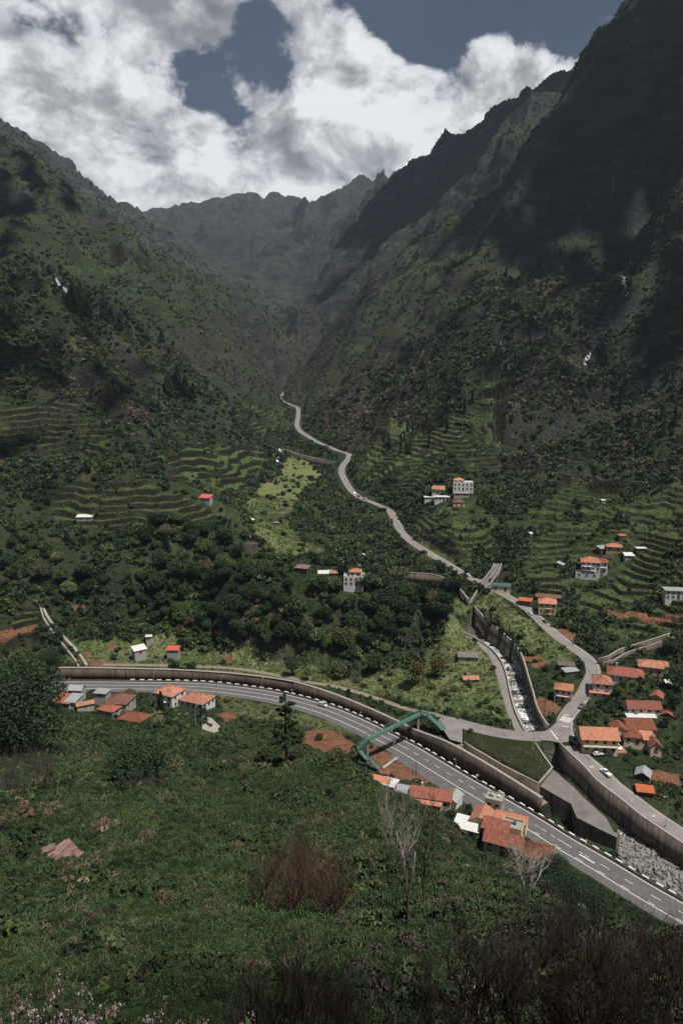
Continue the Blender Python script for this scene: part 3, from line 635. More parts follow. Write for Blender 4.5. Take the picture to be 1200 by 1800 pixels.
def roofmat(name, a, b_, rust=(.10,.06,.045), amt=.5, pitch=4.2):
    m_, t, b = new_mat(name); tc = t.new('ShaderNodeTexCoord').outputs['Object']; n = t.noise(tc, .9, 6, .7); n2 = t.noise(tc, 6, 3, .6)
    x_, y_, z_ = t.sep(tc); w1 = t.new('ShaderNodeTexWave', wave_type='BANDS', bands_direction='X'); w1.inputs['Scale'].default_value = pitch / 6.283 * 2; t.put(w1.inputs['Vector'], tc)
    w2 = t.new('ShaderNodeTexWave', wave_type='BANDS', bands_direction='Z', wave_profile='SAW'); w2.inputs['Scale'].default_value = 1.6; t.put(w2.inputs['Vector'], tc)
    n3 = t.noise(tc, 2.2, 3, .6); col = t.mix(t.sstep(n3, .35, .65), tuple(q * 1.12 for q in a), tuple(q * .8 for q in b_)); col = t.mix(t.m('MULTIPLY', t.sstep(n, .46, .62), amt), col, rust)
    col = t.mix(t.m('MULTIPLY', t.m('SUBTRACT', 1.0, w2.outputs['Fac']), .28), col, (.07,.035,.025)); oi = t.new('ShaderNodeObjectInfo').outputs['Random']
    hs = t.new('ShaderNodeHueSaturation'); t.put(hs.inputs['Color'], col); t.put(hs.inputs['Value'], t.m('ADD', .85, t.m('MULTIPLY', oi, .3))); t.put(b.inputs['Base Color'], hs.outputs[0])
    b.inputs['Roughness'].default_value = .85; b.inputs['Specular IOR Level'].default_value = .2; bump(t, b, t.m('ADD', w1.outputs['Fac'], w2.outputs['Fac']), .9, .08); return m_
M['orange'] = roofmat('orange_roof_tile', (.50,.235,.15), (.37,.16,.105), (.17,.09,.07), amt=.6)
M['salmon'] = roofmat('salmon_roof_tile', (.56,.245,.155), (.47,.19,.12), amt=.25)
M['red'] = roofmat('red_roof_tile', (.34,.12,.08), (.25,.085,.06), amt=.5)
M['rustroof'] = roofmat('rusty_roof_tile', (.26,.085,.045), (.19,.06,.035), (.07,.045,.035), amt=.7)
M['brownroof'] = roofmat('brown_weathered_tile', (.24,.115,.075), (.17,.085,.058), (.07,.052,.042), amt=.7)
def sheet(name, a, b_, rust, amt, rough=.55, sc=2.2):
    m_, t, b = new_mat(name); tc = t.new('ShaderNodeTexCoord').outputs['Object']; n = t.noise(tc, 1.3, 6, .7); w1 = t.new('ShaderNodeTexWave', wave_type='BANDS', bands_direction='X'); w1.inputs['Scale'].default_value = sc; t.put(w1.inputs['Vector'], tc)
    col = t.mix(n, a, b_); col = t.mix(t.m('MULTIPLY', t.sstep(n, .48, .62), amt), col, rust); col = t.mix(t.m('MULTIPLY', w1.outputs['Fac'], .25), col, tuple(q * .5 for q in a)); t.put(b.inputs['Base Color'], col)
    b.inputs['Roughness'].default_value = rough; bump(t, b, w1.outputs['Fac'], .8, .05); return m_
M['greysheet'] = sheet('grey_sheet_metal', (.33,.34,.35), (.25,.26,.27), (.2,.17,.15), .4)
M['whitesheet'] = sheet('white_sheet_metal', (.66,.66,.64), (.55,.55,.54), (.3,.26,.22), .3)
M['rustsheet'] = sheet('rusty_sheet_metal', (.16,.085,.08), (.27,.185,.175), (.09,.02,.016), 1.0, .8)
M['greensheet'] = sheet('green_sheet_metal', (.06,.11,.095), (.045,.085,.075), (.1,.1,.09), .2)
M['redsheet'] = sheet('red_sheet_metal', (.55,.10,.08), (.45,.08,.065), (.3,.08,.06), .3)
M['orangesheet'] = sheet('orange_sheet_metal', (.50,.13,.05), (.38,.10,.04), (.2,.06,.03), .6)
def plaster(name, c): M[name] = simple(name + '_plaster', c, tuple(q * .86 for q in c), .8, .9, .2, stain=(tuple(q * .5 for q in c), 1.1, .6, .5))
plaster('white', (.52,.51,.48)); plaster('yellow', (.46,.38,.23)); plaster('pink', (.50,.40,.37)); plaster('grey', (.30,.29,.27)); plaster('cream', (.52,.46,.34)); plaster('bluewhite', (.50,.52,.55)); plaster('ochre', (.40,.30,.16))
M['stone'] = simple('rubble_stone', (.15,.12,.10), (.07,.058,.05), 2.2, .95, .1, bmp=.6)
M['glass'] = simple('window_glass', (.018,.022,.028), (.03,.035,.04), 1, .12, .6)
M['frame'] = simple('window_frame', (.10,.05,.03), (.08,.04,.025), 2, .6)
M['greenframe'] = simple('green_joinery', (.03,.07,.055), (.025,.055,.045), 2, .6)
M['door'] = simple('door_wood', (.12,.06,.035), (.09,.045,.03), 2, .6)
M['steelgreen'] = simple('green_painted_steel', (.060,.135,.105), (.048,.105,.085), 1.5, .55, .4)
M['deckgreen'] = simple('green_deck_plate', (.085,.155,.13), (.065,.125,.105), 1.0, .7, .3)
M['pole'] = simple('galvanised_pole', (.36,.36,.35), (.28,.28,.27), 3, .5, .4)
M['lampglass'] = simple('lamp_lens', (.55,.55,.53), (.5,.5,.48), 3, .3, .5)
M['wood'] = simple('weathered_wood', (.09,.075,.06), (.06,.05,.04), 2, .9, .1)
M['tyre'] = simple('tyre_rubber', (.015,.015,.015), (.02,.02,.02), 3, .8)
M['rim'] = simple('wheel_rim', (.35,.35,.36), (.3,.3,.31), 3, .35, .5, .7)
M['rock'] = simple('river_rock', (.21,.20,.19), (.10,.093,.088), .9, .9, .2, detail=8, bmp=.5)
M['soilm'] = simple('bare_soil', (.17,.085,.055), (.11,.058,.04), 1.5, .95, .1)
def car_paint(name, c): M[name] = simple(name, c, tuple(q * .92 for q in c), 1, .25, .5)
car_paint('paint_white', (.62,.62,.62)); car_paint('paint_red', (.38,.012,.018)); car_paint('paint_silver', (.42,.43,.45)); car_paint('paint_dark', (.025,.03,.035)); car_paint('paint_grey', (.12,.12,.125))
M['headlight'] = simple('headlight_lens', (.7,.7,.68), None, 3, .1, .6)
M['taillight'] = simple('taillight_lens', (.35,.01,.01), None, 3, .2, .6)
# water: broken, foaming over stones
m_, t, b = new_mat('river_water'); tc = t.new('ShaderNodeTexCoord').outputs['Object']; n = t.noise(tc, .9, 8, .72, .6); n2 = t.noise(tc, .16, 3, .5)
foam = t.sstep(t.m('ADD', n, t.m('MULTIPLY', t.m('SUBTRACT', n2, .5), .5)), .47, .60); t.put(b.inputs['Base Color'], t.mix(foam, (.022,.026,.026), (.62,.64,.66)))
t.put(b.inputs['Roughness'], t.m('ADD', .18, t.m('MULTIPLY', foam, .5))); bump(t, b, n, .6, .12); M['water'] = m_
m_, t, b = new_mat('white_water'); tc = t.new('ShaderNodeTexCoord').outputs['Object']; x_, y_, z_ = t.sep(tc); n = t.noise(t.comb(t.m('MULTIPLY', x_, 3.0), y_, t.m('MULTIPLY', z_, .5)), 1.2, 6, .7)
t.put(b.inputs['Base Color'], t.mix(t.sstep(n, .35, .6), (.12,.13,.13), (.72,.74,.76))); b.inputs['Roughness'].default_value = .5; bump(t, b, n, .6, .1); M['foam'] = m_

M['fall'] = simple('thin_waterfall', (.36,.37,.38), (.07,.072,.075), .55, .6, .4, detail=8)
# ground
m_, t, b = new_mat('valley_ground'); M['ground'] = m_
tc = t.new('ShaderNodeTexCoord').outputs['Object']; gn = t.new('ShaderNodeNewGeometry')
nx_, ny_, nz_ = t.sep(gn.outputs['Normal'])
a1 = t.new('ShaderNodeAttribute', attribute_name='m1'); a2 = t.new('ShaderNodeAttribute', attribute_name='m2')
def sepc(a):
    n = t.new('ShaderNodeSeparateColor'); t.l.new(a.outputs['Color'], n.inputs[0]); return n.outputs[0], n.outputs[1], n.outputs[2], a.outputs['Alpha']
soil, meadow, crop, rbed = sepc(a1); burnt, forest, rocky, terr = sepc(a2)
px_, py_, pz_ = t.sep(tc)
n_big = t.noise(tc, .006, 6, .6); n_mid = t.noise(tc, .035, 6, .65); n_fine = t.noise(tc, .28, 6, .7); n_tiny = t.noise(tc, 1.6, 4, .7)
green = t.ramp(t.m('ADD', t.m('MULTIPLY', n_mid, .6), t.m('MULTIPLY', n_fine, .4)), [(.34,(.013,.022,.010)),(.46,(.023,.036,.016)),(.55,(.038,.052,.023)),(.64,(.062,.072,.034)),(.72,(.080,.064,.038))])
brown = t.ramp(n_fine, [(.32,(.020,.016,.013)),(.5,(.042,.034,.027)),(.66,(.070,.055,.043))])
col = t.mix(t.m('MULTIPLY', burnt, t.sstep(n_mid, .40, .56)), green, brown)
bigp = t.sstep(n_big, .42, .6); col = t.mix(t.m('MULTIPLY', bigp, .45), col, (.034,.034,.022))
# rock where steep
stv = t.comb(px_, py_, t.m('MULTIPLY', pz_, 3.2)); n_str = t.noise(stv, .018, 7, .68)
rockc = t.ramp(n_str, [(.33,(.016,.016,.017)),(.5,(.036,.035,.036)),(.62,(.062,.059,.057)),(.72,(.11,.103,.096))])
steep = t.sstep(t.m('ADD', nz_, t.m('MULTIPLY', t.m('SUBTRACT', n_fine, .5), .35)), .62, .36)
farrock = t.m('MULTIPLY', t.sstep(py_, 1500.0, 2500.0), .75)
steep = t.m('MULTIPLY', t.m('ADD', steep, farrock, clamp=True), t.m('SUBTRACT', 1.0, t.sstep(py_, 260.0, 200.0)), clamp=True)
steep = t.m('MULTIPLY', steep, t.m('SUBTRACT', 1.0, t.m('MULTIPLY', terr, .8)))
rockc = t.mix(t.sstep(py_, 2600.0, 3600.0), rockc, t.mix(1.0, rockc, (.72,.74,.80), 'MULTIPLY'))  # far rock colour darkened to stand in for cloud shade on the head wall
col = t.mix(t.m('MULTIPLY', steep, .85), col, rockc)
ochre = t.ramp(n_fine, [(.35,(.050,.034,.022)),(.5,(.095,.066,.042)),(.68,(.15,.10,.06))])
col = t.mix(t.m('MULTIPLY', rocky, t.sstep(n_mid, .42, .6)), col, ochre)
# dark stone risers on the terraces
riser = t.m('MULTIPLY', terr, t.sstep(nz_, .86, .66)); tread = t.m('MULTIPLY', terr, t.sstep(nz_, .8, .95))
col = t.mix(t.m('MULTIPLY', tread, .72), col, t.ramp(n_fine, [(.35,(.058,.088,.027)),(.55,(.092,.124,.042)),(.7,(.12,.125,.058))])); col = t.mix(t.m('MULTIPLY', riser, .92), col, (.014,.012,.009))
mead = t.ramp(t.m('ADD', t.m('MULTIPLY', n_fine, .5), t.m('MULTIPLY', n_mid, .5)), [(.36,(.062,.092,.032)),(.48,(.105,.132,.050)),(.58,(.150,.160,.072)),(.70,(.19,.165,.09))])
col = t.mix(meadow, col, mead)
col = t.mix(crop, col, t.mix(n_fine, (.030,.026,.016), (.045,.050,.022)))
col = t.mix(soil, col, t.mix(t.sstep(n_fine, .35, .65), (.22,.105,.062), (.13,.065,.042)))
col = t.mix(rbed, col, t.mix(t.sstep(n_tiny, .35, .65), (.055,.05,.046), (.13,.12,.11)))
# near slope: rich grass
nearg = t.sstep(py_, 235.0, 175.0); col = t.mix(nearg, col, t.ramp(n_fine, [(.33,(.012,.024,.010)),(.5,(.024,.044,.016)),(.64,(.044,.058,.022)),(.74,(.07,.055,.03))]))
t.put(b.inputs['Base Color'], col); b.inputs['Roughness'].default_value = 1.0; b.inputs['Specular IOR Level'].default_value = .08
hsum = t.m('ADD', t.m('MULTIPLY', n_fine, 1.0), t.m('MULTIPLY', n_mid, 4.0)); bump(t, b, hsum, 1.0, 2.2)

# ------------------------------------------------------------------ ground sheet
def build_ground():
    i = np.arange(NR - 1)[:, None] * NC + np.arange(NC - 1)[None, :]
    F = np.stack([i, i + 1, i + NC + 1, i + NC], -1).reshape(-1, 4)
    V = np.stack([GX, GY, Z], -1).reshape(-1, 3)
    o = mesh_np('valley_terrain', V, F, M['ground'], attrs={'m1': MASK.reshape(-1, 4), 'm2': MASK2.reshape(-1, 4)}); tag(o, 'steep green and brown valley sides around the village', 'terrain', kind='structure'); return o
terrain = build_ground()
# ------------------------------------------------------------------ haze
hz = MB().box(-6900, 6900, -120, 9300, float(Z.min()) - 3, float(Z.max()) + 30)
m_ = bpy.data.materials.new('valley_haze'); m_.use_nodes = True; t = NT(m_.node_tree); t.n.clear(); o_ = t.new('ShaderNodeOutputMaterial'); pv = t.new('ShaderNodeVolumePrincipled')
pv.inputs['Color'].default_value = (.66, .80, 1, 1); pv.inputs['Density'].default_value = 0.00004; pv.inputs['Anisotropy'].default_value = .2; t.l.new(pv.outputs[0], o_.inputs['Volume'])
haze = hz.build('haze', m_); tag(haze, 'thin bluish haze filling the valley', 'haze', kind='stuff')

# ------------------------------------------------------------------ unseen puff masses added above the picture to shade chosen ground
def cloud(cx, cy, cz, rx, ry, n, r0, r1, seed, lobe=1.0):
    """cx,cy,cz: the point on the ground whose sun it hides; puffs thin out towards the edge"""
    rs = np.random.RandomState(seed); import bmesh
    bm = bmesh.new(); bmesh.ops.create_icosphere(bm, subdivisions=2, radius=1); co = np.array([v.co[:] for v in bm.verts]); F0 = np.array([[v.index for v in f.verts] for f in bm.faces]); bm.free()
    tt = (CLOUD_Z - cz) / SUN.z; c = np.array([cx, cy, cz]) + np.array(SUN) * tt; Vs = []; Fs = []
    for k in range(n):
        a = rs.uniform(0, 6.283); r = rs.uniform(0, 1) ** .62 * (1 + lobe * (.22 * math.sin(3 * a + seed) + .15 * math.sin(5 * a + 2 * seed))); rad = (r1 + (r0 - r1) * min(r, 1)) * rs.uniform(.6, 1.3)
        v = co * (1 + .22 * pn(co[:, 0] * 2 + k, co[:, 1] * 2 + co[:, 2], seed)[:, None]) * rad * [1, 1, .6]; p = c + [math.cos(a) * r * rx, math.sin(a) * r * ry, rs.uniform(-.2, 1) * rad]
        Vs.append(v + p); Fs.append(F0 + len(co) * k)
    o = mesh_np('shade_clouds', np.vstack(Vs), np.vstack(Fs), M['cloudwhite']); tag(o, 'unseen white puffs added overhead to shade the valley', 'shade_clouds', kind='stuff'); return o
CLOUD_Z = max(2100.0, float(Z.max()) + 400)
M['cloudwhite'] = simple('cloud_white', (.8,.8,.8), (.78,.78,.78), 1, 1.0, 0)
cloud(540, 1170, 480, 380, 370, 400, 12, 72, 1, 1.3)
cloud(380, 2260, 600, 330, 330, 150, 40, 100, 2)
cloud(0, -180, 130, 300, 205, 620, 5, 34, 3, .15)  # added so that the nearest slope falls into shade
cloud(-300, 640, 100, 150, 280, 110, 7, 20, 5, 1.4)
cloud(110, 2560, 480, 210, 330, 200, 16, 60, 11, .8)
cloud(450, 790, 200, 300, 150, 170, 8, 28, 10, 1.4)
cloud(-620, 1250, 350, 260, 360, 90, 12, 40, 6, 1.3)
# ================================================================== roads, walls, water
def ribbon(pts, w0, w1, dz=0.0):
    a = offs(pts, w0); b = offs(pts, w1); n = len(pts); V = np.vstack([a, b]); V[:, 2] += dz; i = np.arange(n - 1); F = np.stack([i, i + n, i + n + 1, i + 1], 1)
    if w1 > w0: F = F[:, ::-1]
    return V, F
class RB:
    def __init__(s): s.V = []; s.F = []; s.n = 0
    def add(s, pts, w0, w1, dz):
        V, F = ribbon(pts, w0, w1, dz); s.V.append(V); s.F.append(F + s.n); s.n += len(V); return s
    def poly(s, pts, dz=0.0):
        V = np.array(pts, float).copy(); V[:, 2] += dz; c = V.mean(0); V = np.vstack([V, c]); k = len(V) - 1
        F = np.array([[i, (i + 1) % k, k, k] for i in range(k)]); s.V.append(V); s.F.append(F + s.n); s.n += len(V); return s
    def build(s, name, mat, parent=None):
        return mesh_np(name, np.vstack(s.V), np.vstack(s.F), mat, parent, smooth_=False)
def polymesh(name, pts, mat, dz=0.0, parent=None):
    me = bpy.data.meshes.new(name); me.from_pydata([(p[0], p[1], p[2] + dz) for p in pts], [], [tuple(range(len(pts)))]); me.materials.append(mat); o = bpy.data.objects.new(name, me); link(o, parent)
    if me.polygons[0].normal.z < 0: me.flip_normals()
    return o
def wallmesh(name, line_top, zbot, thick, mat, parent=None, cap=None, side=1, dzt=0.0):
    """vertical wall under a top line; zbot is a number or an array; thick goes to one side"""
    t_ = np.array(line_top, float); t_[:, 2] += dzt; b_ = offs(t_, side * thick); n = len(t_); zb = np.broadcast_to(np.asarray(zbot, float), (n,))
    V = np.vstack([t_, b_, np.c_[b_[:, :2], zb], np.c_[t_[:, :2], zb]]); F = []
    for i in range(n - 1):
        for k in range(4): F.append([i + k * n, i + 1 + k * n, i + 1 + ((k + 1) % 4) * n, i + ((k + 1) % 4) * n])
    F += [[0, n, 2*n, 3*n], [n-1, 4*n-1, 3*n-1, 2*n-1]]
    return mesh_np(name, V, np.array(F), mat, parent, smooth_=False)
# highway
hw = RB().add(barr, HSIGN * .2, HSIGN * 12.2, 0.02).build('highway', M['asphalt']); tag(hw, 'two lane highway sweeping below the retaining wall', 'road', kind='structure')
ml = RB()
ml.add(barr, HSIGN * .95, HSIGN * 1.2, .035); ml.add(barr, HSIGN * 8.6, HSIGN * 8.85, .035)
# centre: solid line on the climb, dashes on the approach
def run(pts):  # cumulative length
    return np.r_[0, np.cumsum(np.linalg.norm(np.diff(pts[:, :2], axis=0), axis=1))]
fine = cat(barr, .8); cl = run(fine)
def at_px(px): return cl[np.argmin(np.abs(fine[:, 0] / fine[:, 1] - P(px, np.interp(px, [a for a, b in BARR], [b for a, b in BARR]), 0)[0] / P(px, np.interp(px, [a for a, b in BARR], [b for a, b in BARR]), 0)[1]))]
def strip(s0, s1, o0, o1):
    q = fine[(cl >= s0) & (cl <= s1)]
    if len(q) > 2: ml.add(q, HSIGN * o0, HSIGN * o1, .035)
a0, a1, a2_, a3 = 0, at_px(725), at_px(1010), cl[-1]
strip(0, a1, 4.75, 4.95)
s_ = a1
while s_ < a2_: strip(s_, s_ + 3.2, 4.75, 4.95); s_ += 6.0
s_ = at_px(960)
while s_ < a3: strip(s_, s_ + 4.0, 4.7, 4.9); strip(s_ + 1, s_ + 4.2, 8.0, 8.2) ; s_ += 8.0
strip(at_px(1035), at_px(1062), 5.6, 6.1)
mk = ml.build('road_markings', M['line']); tag(mk, 'white lane lines on the highway', 'road markings', kind='structure')
# lay-by in front of the terraced houses
lay = hoff(9.9); i0 = np.argmin(np.abs(lay[:, 0] - P(700,1338,0)[0])); i1 = np.argmin(np.abs(lay[:, 0] - P(905,1440,0)[0]))
lb = RB().add(lay[i0:i1], 0, HSIGN * 4.5, .012).build('lay_by', M['asphalt']); tag(lb, 'asphalt lay-by beside the highway', 'lay-by', kind='structure')

# concrete barrier with white painted blocks
bar_ = empty('roadside_barrier', barr[len(barr)//2]); tag(bar_, 'long low dark barrier topped by white blocks along the highway wall side', 'barrier')
def off_parent(V, root): V = np.array(V, float); return V - np.array(root.location)
bl = barr.copy(); bl[:, 2] = .75
def wall_child(name, line_top, zbot, thick, mat, root, side=1):
    o = wallmesh(name, line_top, zbot, thick, mat, None, side=side); o.data.transform(Matrix.Translation(-root.location)); o.parent = root; return o
wall_child('rail_body', bl, -.3, .35, M['retain'], bar_, side=HSIGN)
bb = MB(); 
bb.box(-1.1, 1.1, -.24, .24, 0, .34); bme = bb.build('white_block', M['whiteblock'], bar_)
cnt = 0; sp = 4.3; s_ = at_px(235); first = True; L_ = run(barr)
while s_ < cl[-1] and cnt < 98:
    k = np.searchsorted(cl, s_); k = min(k, len(fine) - 2); q = fine[k]; d = fine[k+1] - fine[k]
    o = bme if first else bme.copy()
    if not first: COL.objects.link(o); o.parent = bar_
    first = False; o.location = Vector((q[0], q[1], .74)) - bar_.location; o.rotation_euler = (0, 0, math.atan2(d[1], d[0])); s_ += sp; cnt += 1

# retaining wall of the meadow
rw0 = empty('retaining_wall', wtop[len(wtop)//2]); tag(rw0, 'long curved stained brown concrete retaining wall above the highway', 'wall')
wall_child('wall_face', wtop, -1.0, .95, M['retain'], rw0, side=-HSIGN)
cp = offs(wtop, HSIGN * .12); cp[:, 2] += .14; wall_child('coping', cp, cp[:, 2] - .3, 1.2, M['kerb'], rw0, side=-HSIGN)

# path on top of the wall, streets
path = cat([[*(g := G(a, b))[:2], g[2] + .1] for a, b in PATH], 4)
for _ in range(3): path[1:-1, 2] = (path[:-2, 2] + path[1:-1, 2] + path[2:, 2]) / 3
o = RB().add(path, -1.5, 1.5, .1).build('footpath', M['pathdirt']); tag(o, 'narrow pale path along the wall top', 'path', kind='structure')
o = RB().add(road_up, -3.3, 3.3, .06).build('valley_road', M['oldasphalt']); tag(o, 'grey road winding up the valley', 'road', kind='structure')
o = RB().add(street, -3.4, 3.4, .10).build('side_street', M['oldasphalt']); tag(o, 'short street crossing the river', 'road', kind='structure')
o = RB().add(bank, -2.1, 2.1, .13).build('riverbank_lane', M['oldasphalt']); tag(o, 'lane beside the stepped river channel', 'road', kind='structure')
jn = [P(a, b, 9.25) for a, b in [(962,1283),(975,1272),(985,1262),(1002,1270),(1003,1285),(1008,1302),(984,1306),(965,1302),(950,1301),(945,1290)]]
o = polymesh('junction', jn, M['oldasphalt'], .02); tag(o, 'asphalt junction by the river bridge', 'road', kind='structure')
ramp = [P(*q) for q in RAMP]
tr = RB(); nr = 6
rA = ramp_c
o = RB().add(ramp_c, -1.55, 1.6, .02).build('access_ramp', M['pathdirt']); tag(o, 'pale ramp descending between two retaining walls', 'ramp', kind='structure')
tn = [P(a, b, z) for a, b, z in [(778,1258,8.85),(800,1262,8.85),(812,1276,8.9),(812,1290,8.9),(812,1306,8.6),(790,1300,8.7),(780,1285,8.8),(768,1268,8.8)]]
o = polymesh('ramp_head', tn, M['oldasphalt'], .05); tag(o, 'asphalt apron at the head of the ramp', 'road', kind='structure')
# crosswalk and small paint marks on the street
zz = RB(); cw0 = P(985,1261,9.9); cw1 = P(1003,1266,9.9); dirx = (cw1 - cw0)[:2]; Lc = np.linalg.norm(dirx); dirx /= Lc; nrm = np.array([-dirx[1], dirx[0]])
for k in range(6):
    c = np.array([*(cw0[:2] + dirx * (Lc * (k + .5) / 6)), 0]); hwid = Lc / 6 * .28
    pts = []
    for sx, sy in ((-1,-1),(1,-1),(1,1),(-1,1)):
        q = c[:2] + dirx * sx * hwid + nrm * sy * 2.2; _d, zq = seg_dist(np.array([q[0]]), np.array([q[1]]), road_up); pts.append([q[0], q[1], zq[0] + .085])
    zz.poly(pts)
for a, b, c_, d_ in [(992,1256,1000,1257),(988,1274,1000,1276)]:
    p, q = P(a, b, 10), P(c_, d_, 10); n_ = np.array([0, .35]); pts = []
    for e in ([p[0], p[1]], [q[0], q[1]], [q[0], q[1] + .5], [p[0], p[1] + .5]):
        _d, zq = seg_dist(np.array([e[0]]), np.array([e[1]]), road_up); pts.append([*e, zq[0] + .085])
    zz.poly(pts)
o = zz.build('crosswalk_markings', M['line']); tag(o, 'white zebra crossing on the village street', 'road markings', kind='structure')
edge = RB(); edge.add(road_up[:70], -2.7, -2.58, .075)
stop = [P(966,1284,9.3), P(968,1284,9.3), P(981,1300,9.3), P(979,1301,9.3)]; edge.poly(stop, .06)
o = edge.build('street_edge_lines', M['line']); tag(o, 'thin white edge lines on the valley road', 'road markings', kind='structure')
def manhole(px, py, k):
    q = P(px, py, np.interp(px, [1000, 1150], [9.5, 4.9])); _d, zq = seg_dist(np.array([q[0]]), np.array([q[1]]), road_up)
    mb = MB(); n = 20
    for r0, r1, h, mi in ((0.0, .34, .0, 1), (.34, .62, .004, 0)):
        vs = [(math.cos(2*math.pi*i/n)*r, math.sin(2*math.pi*i/n)*r, h) for r in (r0 + .001, r1) for i in range(n)]; mb.add(vs, [(i, n+i, n+(i+1)%n, (i+1)%n) for i in range(n)], mi)
    o = mb.build('manhole_cover', [M['line'], M['kerb']]); o.location = (q[0], q[1], zq[0] + .09); return o
tag(manhole(1039, 1344, 0), 'round manhole cover on the bend near the parked pickup', 'manhole cover'); tag(manhole(1147, 1433, 1), 'round manhole cover on the road above the tall river wall', 'manhole cover')
# kerbs along the streets
o = wallmesh('street_kerb', offs(street, 3.5), street[:, 2] - .4, .22, M['kerb'], dzt=.14); tag(o, 'concrete kerb beside the cross street', 'kerb', kind='structure')
o = wallmesh('meadow_kerb', offs(bank, 2.3)[4:], bank[4:, 2] - .4, .25, M['kerb'], dzt=.2); tag(o, 'concrete kerb between lane and meadow', 'kerb', kind='structure')

# river channel walls
def wallthing(name, label, line, zb, th, mat, side=1, dzt=0.0, cop=True, cat_='wall'):
    line = np.array(line); root = empty(name, line[len(line)//2]); tag(root, label, cat_); wall_child('wall_face', np.c_[line[:, :2], line[:, 2] + dzt], zb, th, mat, root, side)
    if cop:
        c = offs(line, -side * .1); c[:, 2] += dzt + .12; wall_child('coping', c, c[:, 2] - .25, th + .2, M['kerb'], root, side)
    return root
wallthing('channel_wall', 'tall curved concrete wall on the sunny meadow side of the stepped river', ch_r, bed_z(ch_r[:, 1]) - 2.5, .5, M['retain2'], side=-1, dzt=.5)
wallthing('bank_wall', 'low curved parapet wall between lane and stepped river', ch_l, bed_z(ch_l[:, 1]) - 2.5, .45, M['retain2'], side=1, dzt=.75)
wallthing('road_wall', 'very tall concrete wall holding up the valley road beside the river', rw, bz(rw[:, 1]) - 2, .6, M['retain2'], side=-1, dzt=.45)
fe = cat([P(*q) for q in [(816,1306,9.3),(850,1327,9.2),(883,1347,9.1),(947,1378,9.0),(971,1350,9.0),(955,1328,9.0),(940,1306,9.0)]], 3)
fe = np.array([P(*q) for q in [(814,1305,9.3),(832,1317,9.25),(850,1327,9.2),(866,1337,9.15),(883,1347,9.1),(915,1363,9.05),(947,1378,9.0),(971,1350,9.0),(963,1339,9),(955,1328,9.0),(940,1305,9.0)]])
wallthing('field_wall', 'concrete wall around the triangular crop field', fe, -4.0, .45, M['retain'], side=1, dzt=.25)
# wedge: broad training wall between river and highway pit
WT = [(947,1381,7.6),(971,1353,7.6),(989,1368,6.4),(1007,1383,5.4),(1040,1417,4.0),(1066,1440,3.2),(1089,1460,2.6),(1083,1472,2.6),(1050,1456,3.3),(1013,1437,4.2),(1003,1413,5.2),(975,1397,6.5)]
mb = MB(); top_ = [P(*q) for q in WT]; n = len(top_); mb.add([tuple(q) for q in top_], [tuple(range(n))], 0)
ctr = np.mean(top_, 0)
for i in range(n):
    a, b_ = top_[i], top_[(i+1) % n]; mb.add([(a[0],a[1],a[2]-.02), (b_[0],b_[1],b_[2]-.02), (b_[0],b_[1],-8), (a[0],a[1],-8)], [(0,1,2,3)], 1)
o = mb.build('training_wall', [M['slabtop'], M['retain2']]); tag(o, 'grey wedge shaped concrete training wall with sloping slab top in the river', 'river wall')
# upper river walls and culvert
uw = cat([P(*q) for q in [(700,1003,29),(733,1007,28.5),(765,1010,28),(797,1022,26),(810,1036,24),(824,1053,21)]], 3); wallthing('upper_river_wall', 'dark wall below the valley road above the culvert', uw, uw[:, 2] - 7.5, .5, M['retain2'], side=-1)
cw_ = cat([P(*q) for q in [(842,1031,24),(836,1042,22),(829,1053,20),(824,1060,18.5)]], 2); wallthing('culvert_wing_wall', 'short dark wing wall under the road at the culvert', cw_, 9, .5, M['retain2'], side=-1)
cu_l = cat([P(*q) for q in [(843,1024,24.5),(855,1012,27),(866,997,30),(868,990,31)]], 2); wallthing('side_channel_wall', 'slanting wall of the side stream channel left of the green roofed shed', cu_l, cu_l[:, 2] - 6, .4, M['retain2'], side=1)
cu_r = cat([P(*q) for q in [(857,1029,24.5),(868,1014,27),(878,998,30),(880,990,31)]], 2); wallthing('side_channel_wall', 'slanting wall of the side stream channel beside the green roofed shed', cu_r, cu_r[:, 2] - 6, .4, M['retain2'], side=-1)
sc_ = cat([P(*q) for q in [(849,1028,23.5),(862,1012,26),(872,997,29),(874,991,30)]], 2); o = RB().add(sc_, -1.9, 1.9, .1).build('side_channel', M['slabtop']); tag(o, 'pale concrete bed of the side stream', 'channel', kind='structure')
# stone wall of the water gully at the left and the boundary wall at the right village edge
lw = [G(a, b) for a, b in [(77,1065),(85,1085),(100,1105),(120,1128),(140,1150),(155,1172)]]; lw = cat([[q[0], q[1], q[2] + 1.2] for q in lw], 3); wallthing('gully_wall', 'dark stone wall beside the narrow gully on the terraced fields', lw, lw[:, 2] - 4, 1.2, M['stone'], side=-1)
lw2 = [G(a, b) for a, b in [(70,1066),(76,1088),(92,1112),(110,1135),(128,1158),(138,1174)]]; lw2 = cat([[q[0], q[1], q[2] + .9] for q in lw2], 3); wallthing('gully_wall', 'lower stone kerb wall on the outer side of the narrow gully', lw2, lw2[:, 2] - 4, .6, M['stone'], side=1)
rb_ = [(1050,1163,15),(1068,1158,16),(1085,1147,17.5),(1110,1139,19),(1140,1130,21),(1175,1118,24)]; rb_ = cat([P(*q) for q in rb_], 3); rb_[:, 2] += 1.6; wallthing('boundary_wall', 'curved stone wall climbing behind the white village house', rb_, rb_[:, 2] - 6, .6, M['retain2'], side=-1)
rb2 = rb_.copy(); rb2 = offs(rb2, -3.4); rb2[:, 2] -= .8; wallthing('boundary_wall', 'lower curved wall running parallel below the climbing stone wall', rb2, rb2[:, 2] - 5, .5, M['retain2'], side=-1)
